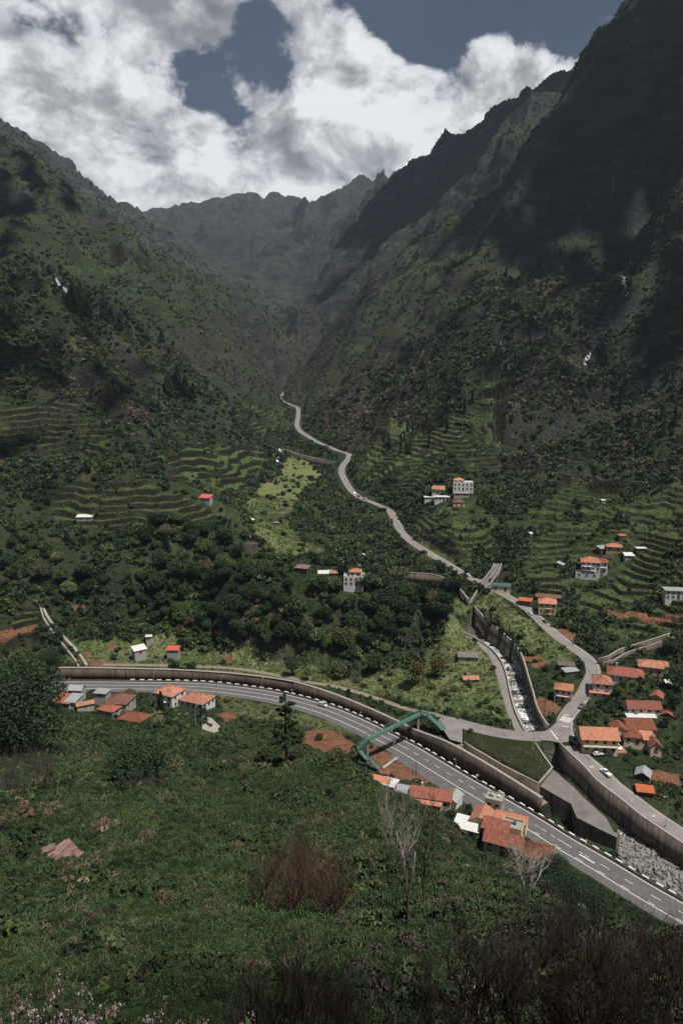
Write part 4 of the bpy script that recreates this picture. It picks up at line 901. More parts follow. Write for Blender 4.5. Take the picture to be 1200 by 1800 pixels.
vw = cat([P(*q) for q in [(500,790,56),(530,798,56),(560,803,56),(580,812,54)]], 4); vw = cat([[*D(500,789,835)],[*D(530,799,815)],[*D(560,806,800)],[*D(592,812,790)]], 4); wallthing('valley_wall', 'dark retaining wall crossing the upper valley floor', vw, vw[:, 2] - 11, .8, M['retain'], side=-1)
# parapets beside the upper road
for pa, pb, off_, lab in [(88, 118, 3.1, 'pale parapet on the outer side of the valley road bend'), (40, 52, 3.1, 'low parapet where the road leaves the village')]:
    q = offs(road_up[pa:pb], off_); o = wallmesh('road_parapet', q, q[:, 2] - .6, .3, M['kerb'], dzt=.7); tag(o, lab, 'parapet')

# water
wy = np.arange(ch_l[:, 1].min() + .5, ch_r[:, 1].max() - 1, .6)
def chan_mesh(left, right, zf, n=14):
    ls = left[np.argsort(left[:, 1])]; rs = right[np.argsort(right[:, 1])]; y0 = max(ls[0, 1], rs[0, 1]); y1 = min(ls[-1, 1], rs[-1, 1]); ys = np.arange(y0, y1, .45)
    xl = np.interp(ys, ls[:, 1], ls[:, 0]); xr = np.interp(ys, rs[:, 1], rs[:, 0]); f = np.linspace(0, 1, n); X = xl[:, None] * (1 - f) + xr[:, None] * f; Y = np.repeat(ys[:, None], n, 1)
    ZZ = zf(Y) + pn(X / 1.3, Y / 1.3, 91) * .10; V = np.stack([X, Y, ZZ], -1).reshape(-1, 3); i = (np.arange(len(ys) - 1)[:, None] * n + np.arange(n - 1)).ravel(); return V, np.stack([i, i + 1, i + n + 1, i + n], 1)
V1, F1 = chan_mesh(ch_l, ch_r, lambda y: bed_step(y) + .28)
o = mesh_np('river', V1, F1, M['water']); tag(o, 'shallow foaming river in the stepped channel', 'water', kind='structure')
V1, F1 = chan_mesh(lowl, rw, lambda y: bz(y) + .35); o = mesh_np('lower_river', V1, F1, M['water']); tag(o, 'dark river beside the tall road wall', 'water', kind='structure')
def surface_strip(name, pts_px, wpx, mat, label, dz=.5, n=9):
    pts = np.array([G(a, b) for a, b in pts_px]); c = cat(pts, 2.5); L = []
    f = np.linspace(-1, 1, n); wid = np.interp(np.arange(len(c)), np.linspace(0, len(c) - 1, len(wpx)), wpx)
    t = np.gradient(c[:, :2], axis=0); t /= np.linalg.norm(t, axis=1)[:, None] + 1e-9
    wob = 1 + .5 * pn(np.arange(len(c)) / 3.1, np.zeros(len(c)), 66)[:, None]
    X = c[:, 0:1] - t[:, 1:2] * f * wid[:, None] * wob; Y = c[:, 1:2] + t[:, 0:1] * f * wid[:, None] * wob
    ZZ = hgtv(X, Y) + dz * (1 - .6 * f ** 2); V = np.stack([X, Y, ZZ], -1).reshape(-1, 3); i = (np.arange(len(c) - 1)[:, None] * n + np.arange(n - 1)).ravel()
    o = mesh_np(name, V, np.stack([i, i + 1, i + n + 1, i + n], 1), mat); tag(o, label, 'water', kind='structure'); return o
surface_strip('upper_stream', [(630,970),(640,985),(648,1000),(655,1012)], [1.6,2.8,3.2,3], M['foam'], 'white stream tumbling behind the house')
surface_strip('valley_stream', [(483,765),(487,780),(495,792),(487,815)], [2,3.2,3,1], M['foam'], 'pale stream bed on the upper valley floor')
surface_strip('waterfall', [(1046,606),(1040,620),(1030,632),(1024,645)], [1.5,3.2,2.4,.8], M['fall'], 'bright white waterfall on the dark right slope', 1.5)
surface_strip('waterfall', [(880,603),(884,615),(892,632),(896,645)], [1.2,.7,2,2.6], M['fall'], 'thin white waterfall left of the larger one', 1.5)
surface_strip('waterfall', [(1092,480),(1096,500),(1104,518)], [.6,1,2.5], M['fall'], 'small high waterfall on the dark slope', 1.5)
surface_strip('waterfall', [(99,490),(106,503),(118,512)], [1,2,1.2], M['fall'], 'small cascade on the left mountain', 1.5)

# rocks in the river beds
def rock_proto(seed):
    import bmesh
    bm = bmesh.new(); bmesh.ops.create_icosphere(bm, subdivisions=2, radius=1); rs = np.random.RandomState(seed)
    co = np.array([v.co[:] for v in bm.verts]); dirs = rs.normal(size=(9, 3)); dirs /= np.linalg.norm(dirs, axis=1)[:, None]; off = rs.uniform(.55, .9, 9)
    for dvec, o in zip(dirs, off):
        p = co @ dvec; m_ = p > o; co[m_] -= np.outer((p[m_] - o), dvec)
    F = np.array([[v.index for v in f.verts] for f in bm.faces]); bm.free(); return co * np.array([1, .8, .65]), F
RP = [rock_proto(s) for s in range(5)]
def scatter_rocks(name, pts, sizes, label):
    Vs, Fs, n = [], [], 0
    for p, s in zip(pts, sizes):
        v, f = RP[RNG.randint(5)]; a = RNG.uniform(0, 6.28); c, s2 = math.cos(a), math.sin(a); vv = v * s * RNG.uniform(.8, 1.2, 3); vv = np.c_[vv[:, 0] * c - vv[:, 1] * s2, vv[:, 0] * s2 + vv[:, 1] * c, vv[:, 2]] + p
        Vs.append(vv); Fs.append(f + n); n += len(v)
    o = mesh_np(name, np.vstack(Vs), np.vstack(Fs), M['rock'], smooth_=False); tag(o, label, 'rocks', kind='stuff'); return o
def inpoly_pts(poly, n, sizes):
    poly = np.array(poly); lo, hi = poly[:, :2].min(0), poly[:, :2].max(0); p = RNG.uniform(lo, hi, (n * 3, 2)); p = p[inside(p[:, 0], p[:, 1], poly)][:n]; s = sizes[0] * (sizes[1] / sizes[0]) ** (RNG.uniform(0, 1, len(p)) ** 2.2)
    return np.c_[p, hgtv(p[:, 0], p[:, 1]) + s * .2], s
pts, ss = inpoly_pts(res, 7000, (.14, 1.15)); k = (pts[:, 1] < 222) | (RNG.rand(len(pts)) < .10); scatter_rocks('river_rocks', pts[k], ss[k], 'grey boulders in the lower river bed')
pts, ss = inpoly_pts(bed, 2400, (.15, .55)); ph = (bed_z(pts[:, 1]) / BEDSTEP) % 1; k = (ph > .25); scatter_rocks('channel_rocks', pts[k], ss[k], 'broken stones on the steps of the river channel')
mb = MB(); 
for k in range(3, 9):
    zt = k * BEDSTEP; yv = y0 + (zt - 3.0) / 4.6 * (y1 - y0)
    ls = ch_l[np.argsort(ch_l[:, 1])]; rs = ch_r[np.argsort(ch_r[:, 1])]
    if yv < max(ls[0,1], rs[0,1]) + 1 or yv > min(ls[-1,1], rs[-1,1]) - 1: continue
    mb.box(np.interp(yv, ls[:,1], ls[:,0]) + .1, np.interp(yv, rs[:,1], rs[:,0]) - .1, yv - .2, yv + 1.6, zt - 2, zt + .33)
o = mb.build('weir_steps', M['kerb']); tag(o, 'concrete weir sills across the stepped river', 'weir', kind='structure')
pts = np.array([G(a, b) for a, b in [(640,1005),(648,990),(660,1008),(632,985),(668,1000),(650,1015),(490,800),(480,780),(498,785),(490,772),(484,790)] for _ in range(14)]); pts[:, :2] += RNG.normal(0, 5, (len(pts), 2)); pts[:, 2] = hgtv(pts[:, 0], pts[:, 1]); scatter_rocks('stream_rocks', pts, RNG.uniform(.4, 1.8, len(pts)), 'boulders beside the upper stream')
# ================================================================== buildings
BLOCK = []     # circles (x, y, r) kept free of scattered plants
WINS = {}
def window_part(mb_w, root, x, y, z, nx, ny, w_, h, shutter=None):
    """one window: frame standing proud of the wall with a pane set in it; nx,ny = outward normal"""
    mb = MB(); t = (-ny, nx)
    def pt(a, o, zz): return (x + t[0] * a + nx * o, y + t[1] * a + ny * o, zz)
    def slab(a0, a1, z0, z1, o0, o1, mi):
        vs = [pt(a0,o0,z0),pt(a1,o0,z0),pt(a1,o1,z0),pt(a0,o1,z0),pt(a0,o0,z1),pt(a1,o0,z1),pt(a1,o1,z1),pt(a0,o1,z1)]; mb.add(vs, [(0,3,2,1),(4,5,6,7),(0,1,5,4),(1,2,6,5),(2,3,7,6),(3,0,4,7)], mi)
    fw = .09; hw_ = w_ / 2
    slab(-hw_, -hw_ + fw, z, z + h, -.02, .07, 0); slab(hw_ - fw, hw_, z, z + h, -.02, .07, 0); slab(-hw_ + fw, hw_ - fw, z, z + fw, -.02, .07, 0); slab(-hw_ + fw, hw_ - fw, z + h - fw, z + h, -.02, .07, 0)
    slab(-.03, .03, z + fw, z + h - fw, -.02, .05, 0)
    slab(-hw_ + fw, -.03, z + fw, z + h - fw, -.01, .025, 1); slab(.03, hw_ - fw, z + fw, z + h - fw, -.01, .025, 1)
    slab(-hw_ - .08, hw_ + .08, z - .1, z, -.02, .16, 2)
    return mb.build('window', [M[shutter or 'frame'], M['glass'], M['kerb']], root)
def house(name, label, cat_, px, py, w_, d_, h, rot, roof, wm, rm, rh=None, st_=1, group=None, ov=.45, z=None, wins=None, door=True, chim=0, nb=3.5, at=None, base_dz=0.0, frame='frame', balcony=None, parapet=0.0):
    """px,py: pixel of the middle of the footprint on the ground; w_ along local x, d_ along local y (front = -y)"""
    if at is not None: loc = np.array(at, float)
    else:
        if z is not None: q = P(px, py, z)
        else:
            q = G(px, py, 170)
        loc = q
    loc = np.array(loc) + [0, 0, base_dz]
    root = empty(name, loc, R(rot)); tag(root, label, cat_, group); BLOCK.append((loc[0], loc[1], max(w_, d_) * .62))
    mb = MB(); x0, x1, y0_, y1_ = -w_/2, w_/2, -d_/2, d_/2; mb.box(x0, x1, y0_, y1_, -nb, h)
    rh = rh if rh is not None else {'hip': min(w_, d_) * .22, 'pyr': min(w_, d_) * .26, 'gable': min(w_, d_) * .26, 'flat': .0, 'shed': d_ * .16}[roof]
    gx = roof == 'gable' and w_ >= d_
    if roof == 'gable':
        if gx: mb.add([(x0,y0_,h),(x0,y1_,h),(x0,0,h+rh-.02),(x1,y0_,h),(x1,y1_,h),(x1,0,h+rh-.02)], [(0,2,1),(3,4,5)])
        else: mb.add([(x0,y0_,h),(x1,y0_,h),(0,y0_,h+rh-.02),(x0,y1_,h),(x1,y1_,h),(0,y1_,h+rh-.02)], [(0,1,2),(3,5,4)])
    if parapet:
        for a in ((x0, x1, y0_, y0_+.2), (x0, x1, y1_-.2, y1_), (x0, x0+.2, y0_+.2, y1_-.2), (x1-.2, x1, y0_+.2, y1_-.2)): mb.box(*a, h, h + parapet)
    mb.build('wall', M[wm], root)
    rb = MB(); T = .16; e = ov; X0, X1, Y0, Y1 = x0-e, x1+e, y0_-e, y1_+e; dz = -rh * e / (min(w_, d_) / 2) if roof != 'flat' and roof != 'shed' else 0; zb = h + max(dz, -.35) + .05
    def both(top):   # top polygon faces + same lowered
        for f in top:
            n_ = len(f); vs = list(f) + [(a, b, c - T) for a, b, c in f]; rb.add(vs, [tuple(range(n_)), tuple(range(2*n_-1, n_-1, -1))] + [(i, i + n_, (i+1) % n_ + n_, (i+1) % n_) for i in range(n_)])
    zt = h + rh + .08
    if roof == 'flat': rb.box(X0, X1, Y0, Y1, h + .0025, h + .18) if not parapet else rb.box(x0+.21, x1-.21, y0_+.21, y1_-.21, h + .003, h + .06)
    elif roof == 'shed': both([[(X0,Y0,h+.05),(X1,Y0,h+.05),(X1,Y1,h+rh+.05),(X0,Y1,h+rh+.05)]]); mbx = MB().add([(x0,y0_,h),(x0,y1_,h),(x0,y1_,h+rh-.1),(x1,y0_,h),(x1,y1_,h),(x1,y1_,h+rh-.1)], [(0,2,1),(3,4,5),(1,2,5,4)]); mbx.build('wall', M[wm], root)
    elif roof == 'gable':
        if gx: both([[(X0,Y0,zb),(X1,Y0,zb),(X1,0,zt),(X0,0,zt)], [(X1,Y1,zb),(X0,Y1,zb),(X0,0,zt),(X1,0,zt)]])
        else: both([[(X0,Y0,zb),(0,Y0,zt),(0,Y1,zt),(X0,Y1,zb)], [(X1,Y1,zb),(0,Y1,zt),(0,Y0,zt),(X1,Y0,zb)]])
    elif roof in ('hip', 'pyr'):
        if roof == 'pyr': a = b = (0, 0, zt); both([[(X0,Y0,zb),(X1,Y0,zb),a],[(X1,Y0,zb),(X1,Y1,zb),a],[(X1,Y1,zb),(X0,Y1,zb),a],[(X0,Y1,zb),(X0,Y0,zb),a]])
        elif w_ >= d_:
            k = (w_ - d_) / 2 + d_ * .08; a = (-k,0,zt); b = (k,0,zt); both([[(X0,Y0,zb),(X1,Y0,zb),b,a],[(X1,Y0,zb),(X1,Y1,zb),b],[(X1,Y1,zb),(X0,Y1,zb),a,b],[(X0,Y1,zb),(X0,Y0,zb),a]])
        else:
            k = (d_ - w_) / 2 + w_ * .08; a = (0,-k,zt); b = (0,k,zt); both([[(X0,Y0,zb),(X1,Y0,zb),a],[(X1,Y0,zb),(X1,Y1,zb),b,a],[(X1,Y1,zb),(X0,Y1,zb),b],[(X0,Y1,zb),(X0,Y0,zb),a,b]])
        # ridge caps
        for s0, s1 in [((X0,Y0,zb),a),((X1,Y0,zb),b if (roof == 'pyr' or w_ >= d_) else a),((X1,Y1,zb),b),((X0,Y1,zb),a if (roof == 'pyr' or w_ >= d_) else b)] + ([] if roof == 'pyr' else [(a, b)]): rb.bar(Vector(s0) + Vector((0,0,.04)), Vector(s1) + Vector((0,0,.04)), .26, .14)
    ro = rb.build('roof', M[rm], root)
    for k in range(chim):
        c = MB(); cx, cy = (x0 * .5 if k == 0 else x1 * .5), y1_ * .3; c.box(cx - .35, cx + .35, cy - .3, cy + .3, h, h + rh + .9); c.box(cx - .42, cx + .42, cy - .37, cy + .37, h + rh + .9, h + rh + 1.02); c.build('chimney', M[wm], ro)
    sth = h / st_
    wins = wins or dict(f=3, l=2, r=2, b=0)
    for sd, n_ in wins.items():
        if n_ <= 0: continue
        L = w_ if sd in 'fb' else d_
        for s_i in range(st_):
            for k in range(n_):
                a = -L / 2 + L * (k + .5) / n_; zz = s_i * sth + sth * .32
                isdoor = door and sd == 'f' and s_i == 0 and k == n_ // 2
                pos = {'f': (a, y0_, 0, -1), 'b': (-a, y1_, 0, 1), 'l': (x0, -a, -1, 0), 'r': (x1, a, 1, 0)}[sd]
                if isdoor:
                    db = MB(); db.box(pos[0] - .5, pos[0] + .5, y0_ - .06, y0_ + .05, 0, 2.15); db.box(pos[0] - .62, pos[0] - .5, y0_ - .1, y0_ + .05, 0, 2.27); db.box(pos[0] + .5, pos[0] + .62, y0_ - .1, y0_ + .05, 0, 2.27); db.box(pos[0] - .5, pos[0] + .5, y0_ - .1, y0_ + .05, 2.15, 2.27); db.build('door', M['door'], root)
                else: window_part(None, root, pos[0], pos[1], zz, pos[2], pos[3], min(1.15, L / n_ * .5), min(1.35, sth * .45), frame)
    if balcony:
        for (s_i, bx0, bx1, dep) in balcony:
            b = MB(); zz = s_i * sth - .1; b.box(bx0, bx1, y0_ - dep, y0_ - .003, zz, zz + .14)
            b.bar((bx0, y0_ - dep, zz + 1.05), (bx1, y0_ - dep, zz + 1.05), .07, .07, 1); n_ = max(3, int((bx1 - bx0) / .35))
            for k in range(n_ + 1): xx = bx0 + .03 + (bx1 - bx0 - .06) * k / n_; b.bar((xx, y0_ - dep, zz + .14), (xx, y0_ - dep, zz + 1.02), .035, .035, 1)
            for xx in (bx0 + .03, bx1 - .03): b.bar((xx, y0_ - dep, zz + 1.05), (xx, y0_ - .02, zz + 1.05), .07, .07, 1)
            b.build('balcony', [M[wm], M['frame']], root)
    return root
HV = 'houses of the valley village'
# left hamlet by the highway
house('house', 'two storey white house with orange hip roof beside the highway, behind the bungalow', 'house', 300,1236, 10,9.5,6.2,-28,'hip','white','orange',st_=2,group=HV,wins=dict(f=3,l=2,r=2),balcony=[(1,-2.2,2.2,1.3)],z=3)
house('house', 'white bungalow with broad orange hip roof at the highway edge', 'house', 347,1238, 12.5,9.5,3.3,-24,'hip','white','orange',group=HV,wins=dict(f=4,l=3,r=3),chim=0,z=3)
house('house', 'low house under a brown weathered pyramid roof among bushes', 'house', 212,1238, 10,9.5,2.8,-10,'pyr','grey','brownroof',group=HV,wins=dict(f=3,l=2,r=2),z=4)
house('annex', 'flat roofed grey annex left of the brown pyramid roof', 'annex', 181,1224, 5.5,5,2.5,-10,'flat','grey','greysheet',wins=dict(f=1),door=False,z=4.5)
house('house', 'small low house with red tiles directly below the annex', 'house', 193,1252, 8,6,2.3,-22,'hip','grey','red',group=HV,wins=dict(f=2,r=1),z=4)
house('house', 'house with darker red hip roof half hidden by shrubs near the palm', 'house', 237,1268, 11,7.5,2.4,-18,'hip','cream','rustroof',group=HV,wins=dict(f=3,r=1),chim=0,z=4.5)
house('shed', 'light grey gabled metal shed at the left hamlet', 'shed', 136,1218, 6,5,2.6,-5,'gable','grey','greysheet',wins=dict(f=1),z=5)
house('house', 'low house with bright red lean-to roof below the grey metal shed', 'house', 116,1238, 8,7,2.3,-12,'shed','grey','red',rh=1.2,group=HV,wins=dict(f=2),z=4.5)
house('outbuilding', 'dark slate roofed outbuilding joined to the red lean-to', 'outbuilding', 131,1238, 4.5,6.5,2.6,-12,'shed','grey','greysheet',rh=1.0,wins=dict(f=1),door=False,z=4.5)
house('outbuilding', 'narrow orange gabled outbuilding among rubble in the left hamlet', 'outbuilding', 150,1243, 7,3.2,2.0,28,'gable','grey','orange',wins=dict(f=1),door=False,z=4.3)
# meadow huts
house('hut', 'small hut with white lean-to roof on the vegetable plots', 'hut', 245,1147, 6,4,2.0,35,'shed','grey','whitesheet',rh=1.3,wins=dict(f=1),z=9)
house('hut', 'tiny grey garden shed with pale top above the white roofed hut', 'hut', 262,1124, 2.6,2.4,1.9,10,'flat','grey','whitesheet',wins=dict(f=1),door=False,z=12)
house('hut', 'low hut with flat pinkish red sheet roof on the meadow', 'hut', 305,1146, 5.6,3.6,1.7,-3,'shed','grey','redsheet',rh=.9,wins=dict(f=1),door=False,z=9)
house('hut', 'stone hut with small red roof at the meadow top', 'hut', 390,1120, 6.5,4.5,2.6,8,'shed','stone','redsheet',rh=1.0,wins=dict(f=2),z=10)
house('hut', 'square concrete hut with flat roof in the meadow trees', 'hut', 822,1160, 9.5,6.5,2.6,-8,'flat','grey','slabtop',wins=dict(f=1),door=False,z=10)
house('hut', 'ruined hut with orange tiles among meadow bushes', 'hut', 826,1195, 7,4,1.2,5,'gable','stone','orange',rh=.8,wins=dict(f=1),door=False,z=9.5)
house('hut', 'hut with bright red sheet roof on the terraces', 'hut', 361,879, 8,4.5,1.8,-14,'shed','grey','redsheet',rh=1.6,wins=dict(f=1),door=False)
house('hut', 'long white roofed hut on the shaded left terraces', 'hut', 150,914, 9,4,2.2,3,'shed','grey','whitesheet',rh=.9,wins=dict(f=2),door=False)
house('ruin', 'roofless stone ruin on the plateau edge', 'ruin', 440,962, 9,5,2.0,8,'flat','stone','stone',parapet=.8,wins=dict(f=2),door=True)
house('hut', 'tiny grey hut on the upper meadow', 'hut', 486,922, 3,2.4,1.6,5,'flat','stone','greysheet',wins=dict(f=1),door=False)
house('hut', 'small pale hut at the meadow edge near the ruin', 'hut', 441,917, 3.5,2.4,1.4,40,'shed','white','whitesheet',rh=.5,wins=dict(f=1),door=False)
# promontory house
house('house', 'white house with terrace and small orange roof on the forested cliff top', 'house', 622,1026, 10.5,8,4.6,-4,'flat','white','greysheet',st_=2,group=HV,parapet=.7,wins=dict(f=4,l=2,r=2))
r_ = [o for o in bpy.data.objects if o.name.startswith('house')][-1]
house('pavilion', 'orange roofed upper room on the terrace of the cliff top house', 'upper room', 0,0, 6,5,2.4,-4,'hip','white','salmon',at=np.array(r_.location) + [0.8,.8,4.62],nb=0,wins=dict(f=2))
house('shed', 'low white roofed shed left of the cliff top house', 'shed', 573,1012, 8,4,1.8,5,'shed','white','whitesheet',rh=.6,wins=dict(f=1),door=False)
house('shed', 'small orange roofed shed between white shed and cliff top house', 'shed', 586,1011, 4,3.5,1.8,5,'hip','stone','orange',wins=dict(f=1),door=False)
house('shed', 'collapsed shed of boards and red sheet on the promontory', 'shed', 532,1001, 7,4.5,1.3,-20,'shed','wood','rustsheet',rh=.7,wins=dict(f=1),door=False)
# spur hamlet above the valley road
house('house', 'white two storey flat roofed house on the spur above the road bend', 'house', 813,861, 15,8,6.0,-6,'flat','white','whitesheet',st_=2,group=HV,parapet=.6,wins=dict(f=5,l=2,r=2))
r_ = [o for o in bpy.data.objects if o.name.startswith('house')][-1]
house('pavilion', 'salmon roofed upper storey on the white spur house', 'upper room', 0,0, 7.5,6,1.8,-6,'hip','white','salmon',at=np.array(r_.location) + [-3.2,.7,6.02],nb=0,wins=dict(f=2),door=False)
house('house', 'house with twin orange roofs left of the white spur house', 'house', 771,866, 9,8,3.4,-20,'gable','white','orange',group=HV,wins=dict(f=3,l=1,r=2))
house('house', 'lower white flat roofed house below the twin orange roofs', 'house', 776,879, 11,6,2.8,-5,'flat','white','whitesheet',group=HV,wins=dict(f=4,l=1,r=1))
house('annex', 'flat white terrace building lowest at the spur hamlet', 'annex', 757,877, 10,5,1.6,-3,'flat','white','whitesheet',wins=dict(f=3),door=False)
house('house', 'small pinkish brown house below the white spur house', 'house', 805,889, 8,7,3.4,0,'hip','pink','brownroof',group=HV,wins=dict(f=2,l=1,r=1))
house('shed', 'flat grey shed between white spur house and the pinkish one', 'shed', 810,872, 11,4,2.4,-5,'flat','grey','greysheet',wins=dict(f=2),door=False)
# right hillside
house('house', 'large white three storey villa with salmon roof on the terraced hillside', 'house', 1036,1006, 11,10,7.6,-16,'hip','white','salmon',st_=3,group=HV,wins=dict(f=4,l=3,r=3),balcony=[(1,-4.8,3,1.6),(2,-4.8,1.5,1.6)])
house('house', 'white wing with terrace and red roof joined to the hillside villa', 'house', 1055,1003, 7,8,6.2,-16,'hip','white','red',st_=2,group=HV,wins=dict(f=2,r=2),balcony=[(1,-3,3,1.4)])
house('terrace_building', 'white lower terrace in front of the hillside villa', 'terrace', 1030,1012, 13,6,2.2,-16,'flat','white','whitesheet',wins=dict(f=3),door=False,parapet=.6)
house('house', 'small house with vivid orange roof above the hillside villa', 'house', 1078,966, 9,7,2.6,-18,'hip','ochre','orange',group=HV,wins=dict(f=2,r=1))
house('hut', 'grey ruined hut left of the vivid orange roof', 'hut', 1060,968, 7,5,2.0,12,'shed','stone','greysheet',rh=.8,wins=dict(f=1),door=False)
house('hut', 'small tilted grey sheet hut on the dark hillside', 'hut', 985,996, 4.4,3.5,1.7,55,'shed','grey','greysheet',rh=1.2,wins=dict(f=1),door=False)
house('hut', 'tiny bright white hut on the stream side hill', 'hut', 934,941, 2.6,2.2,1.4,15,'shed','white','whitesheet',rh=.5,wins=dict(f=1),door=False)
house('hut', 'white roofed hut on the terraces above the long villa', 'hut', 1104,980, 5.4,3.6,1.6,-5,'shed','grey','whitesheet',rh=1.2,wins=dict(f=1),door=False)
house('hut', 'dark hut with thin white roof edge on the hillside', 'hut', 1125,969, 5.5,3.5,2.1,0,'flat','wood','whitesheet',wins=dict(f=1),door=False)
house('hut', 'rusty orange hut high on the hillside terraces', 'hut', 1092,945, 4,3,1.5,10,'shed','stone','orangesheet',rh=.6,wins=dict(f=1),door=False)
house('hut', 'tiny white hut highest on the hillside terraces', 'hut', 1059,882, 2.6,2,1.3,10,'shed','white','whitesheet',rh=.4,wins=dict(f=1),door=False)
house('house', 'long pale house with grey flat roof at the hillside edge', 'house', 1188,1050, 13,6.5,4.4,-8,'flat','white','greysheet',st_=2,group=HV,wins=dict(f=5,l=2))
house('house', 'tall narrow yellow house with salmon hip roof beside the street', 'house', 960,1083, 9,8.5,8.6,-14,'hip','yellow','salmon',st_=3,group=HV,wins=dict(f=3,l=2,r=2),balcony=[(1,-1,2.5,1.0),(2,-1,2.5,1.0)],z=17.5,frame='greenframe')
house('outbuilding', 'long low building with dull red flat roof behind the tall yellow house', 'outbuilding', 962,1062, 13,4.5,4.6,-14,'shed','stone','brownroof',rh=.6,wins=dict(f=3),door=False,z=19)
house('shed', 'low shed with orange sheet roof left of the tall yellow house', 'shed', 922,1062, 7,4.5,2.6,-22,'shed','stone','orangesheet',rh=.5,wins=dict(f=1),door=False,z=20.5)
house('shed', 'roadside shed with dark green sheet roof by the side stream', 'shed', 879,1037, 11,5,3.0,-12,'shed','cream','greensheet',rh=.5,wins=dict(f=2),z=23.4)
# island between river and street
house('house', 'small pinkish house with angled orange roof beside the street', 'house', 989,1228, 7.2,6.8,5.6,-20,'hip','pink','orange',st_=2,group=HV,wins=dict(f=3,l=2,r=2),balcony=[(1,-2.6,2.6,1.1)],z=10.3)
house('shed', 'dark shed with planted flat roof above the grey metal roof', 'shed', 994,1176, 7,4.5,2.6,-8,'flat','wood','stone',wins=dict(f=1),door=False,z=13)
house('shed', 'low shed with pale grey metal roof at the street bend', 'shed', 1001,1184, 6.5,3.5,1.8,14,'shed','wood','greysheet',rh=.5,wins=dict(f=1),door=False,z=13)
# village east of the street
house('house', 'orange roofed house with pale grey side wall at the inner street bend', 'house', 1056,1214, 7.5,9,5.2,-16,'hip','bluewhite','orange',st_=2,group=HV,wins=dict(f=2,l=2,r=2),z=12)
house('annex', 'low flat pink roofed annex in front of the street bend house', 'annex', 1052,1222, 7.5,4,1.7,-16,'flat','bluewhite','salmon',wins=dict(f=2),door=False,z=11.6)
house('house', 'large white house with mottled red hip roof below the climbing stone wall', 'house', 1096,1206, 14.5,9.5,6.8,-20,'hip','bluewhite','red',st_=2,group=HV,wins=dict(f=4,l=2,r=2),balcony=[(1,2,5.5,1.2)],chim=1,z=12)
house('house', 'yellow house with orange hip roof at the end of the village', 'house', 1141,1182, 10,8,4.2,-18,'hip','yellow','orange',group=HV,wins=dict(f=3,l=1,r=1),z=16.5)
house('annex', 'small orange roofed annex right of the yellow village end house', 'annex', 1160,1178, 5.5,5.5,3.2,-18,'hip','yellow','orange',wins=dict(f=1),door=False,z=17)
house('house', 'white village house with faded red gable roof on the upper row', 'house', 1127,1258, 13,7,4.8,-4,'gable','white','red',st_=2,group=HV,wins=dict(f=4,l=1,r=1),z=11)
house('shed', 'lean-to with white sheet roof attached in front of the faded red gable', 'shed', 1124,1268, 11,3.2,2.6,-4,'shed','white','whitesheet',rh=.5,wins=dict(f=2),door=False,z=10.6)
house('barn', 'barn with rusty red roof below the white lean-to', 'barn', 1123,1288, 10.5,6,2.8,-4,'shed','grey','rustroof',rh=1.6,wins=dict(f=3),z=9.6)
house('house', 'small cottage with orange red hip roof at the right of the upper row', 'house', 1153,1233, 4.5,5,3.0,-30,'gable','cream','red',group=HV,wins=dict(f=1),door=False,z=13)
house('hut', 'little hut with striped red and white roof on the right', 'hut', 1171,1262, 4,4.5,2.4,-25,'gable','stone','red',wins=dict(f=1),door=False,z=11.5)
house('house', 'large two storey house with broad salmon gable roof beside the street', 'house', 1048,1312, 13,9.5,5.6,-5,'gable','cream','salmon',rh=2.4,st_=2,group=HV,ov=.7,wins=dict(f=4,l=2,r=2),balcony=[(1,-6.3,6.3,1.4)],z=8.6)
house('house', 'small house with dark red gable above the open carport', 'house', 1086,1293, 5.5,6,3.6,-5,'gable','cream','rustroof',group=HV,wins=dict(f=2),door=False,z=9.2)
house('house', 'cottage with rusty hip roof right of the carport', 'house', 1109,1302, 6.4,5.5,3.0,-12,'hip','cream','rustroof',group=HV,wins=dict(f=2,l=1),z=9)
house('house', 'cottage with plain orange lean-to roof in the lower row', 'house', 1131,1306, 6.2,4.5,2.6,-6,'shed','cream','orange',rh=1.2,group=HV,wins=dict(f=2),z=8.6)
house('cottage', 'tiny cottage with steep chapel like red gable', 'cottage', 1148,1318, 4.0,5.2,2.8,-6,'gable','pink','red',rh=1.7,wins=dict(f=1),z=8)
house('shed', 'grey metal gabled shed among the vegetable gardens', 'shed', 1129,1366, 4.6,5,1.9,-28,'gable','wood','greysheet',rh=1.3,wins=dict(f=1),door=False,z=6.2)
house('shed', 'dark wooden shed with bright orange sheet roof in the garden', 'shed', 1132,1397, 5.2,3.6,2.1,-14,'shed','wood','orangesheet',rh=.5,wins=dict(f=1),door=True,z=5.2)
house('hut', 'pale sheet roofed hut on the far side of the right gardens', 'hut', 1118,1206, 0.1+5,3.5,1.8,-8,'shed','stone','whitesheet',rh=.7,wins=dict(f=1),door=False,at=P(1180,1208,15))
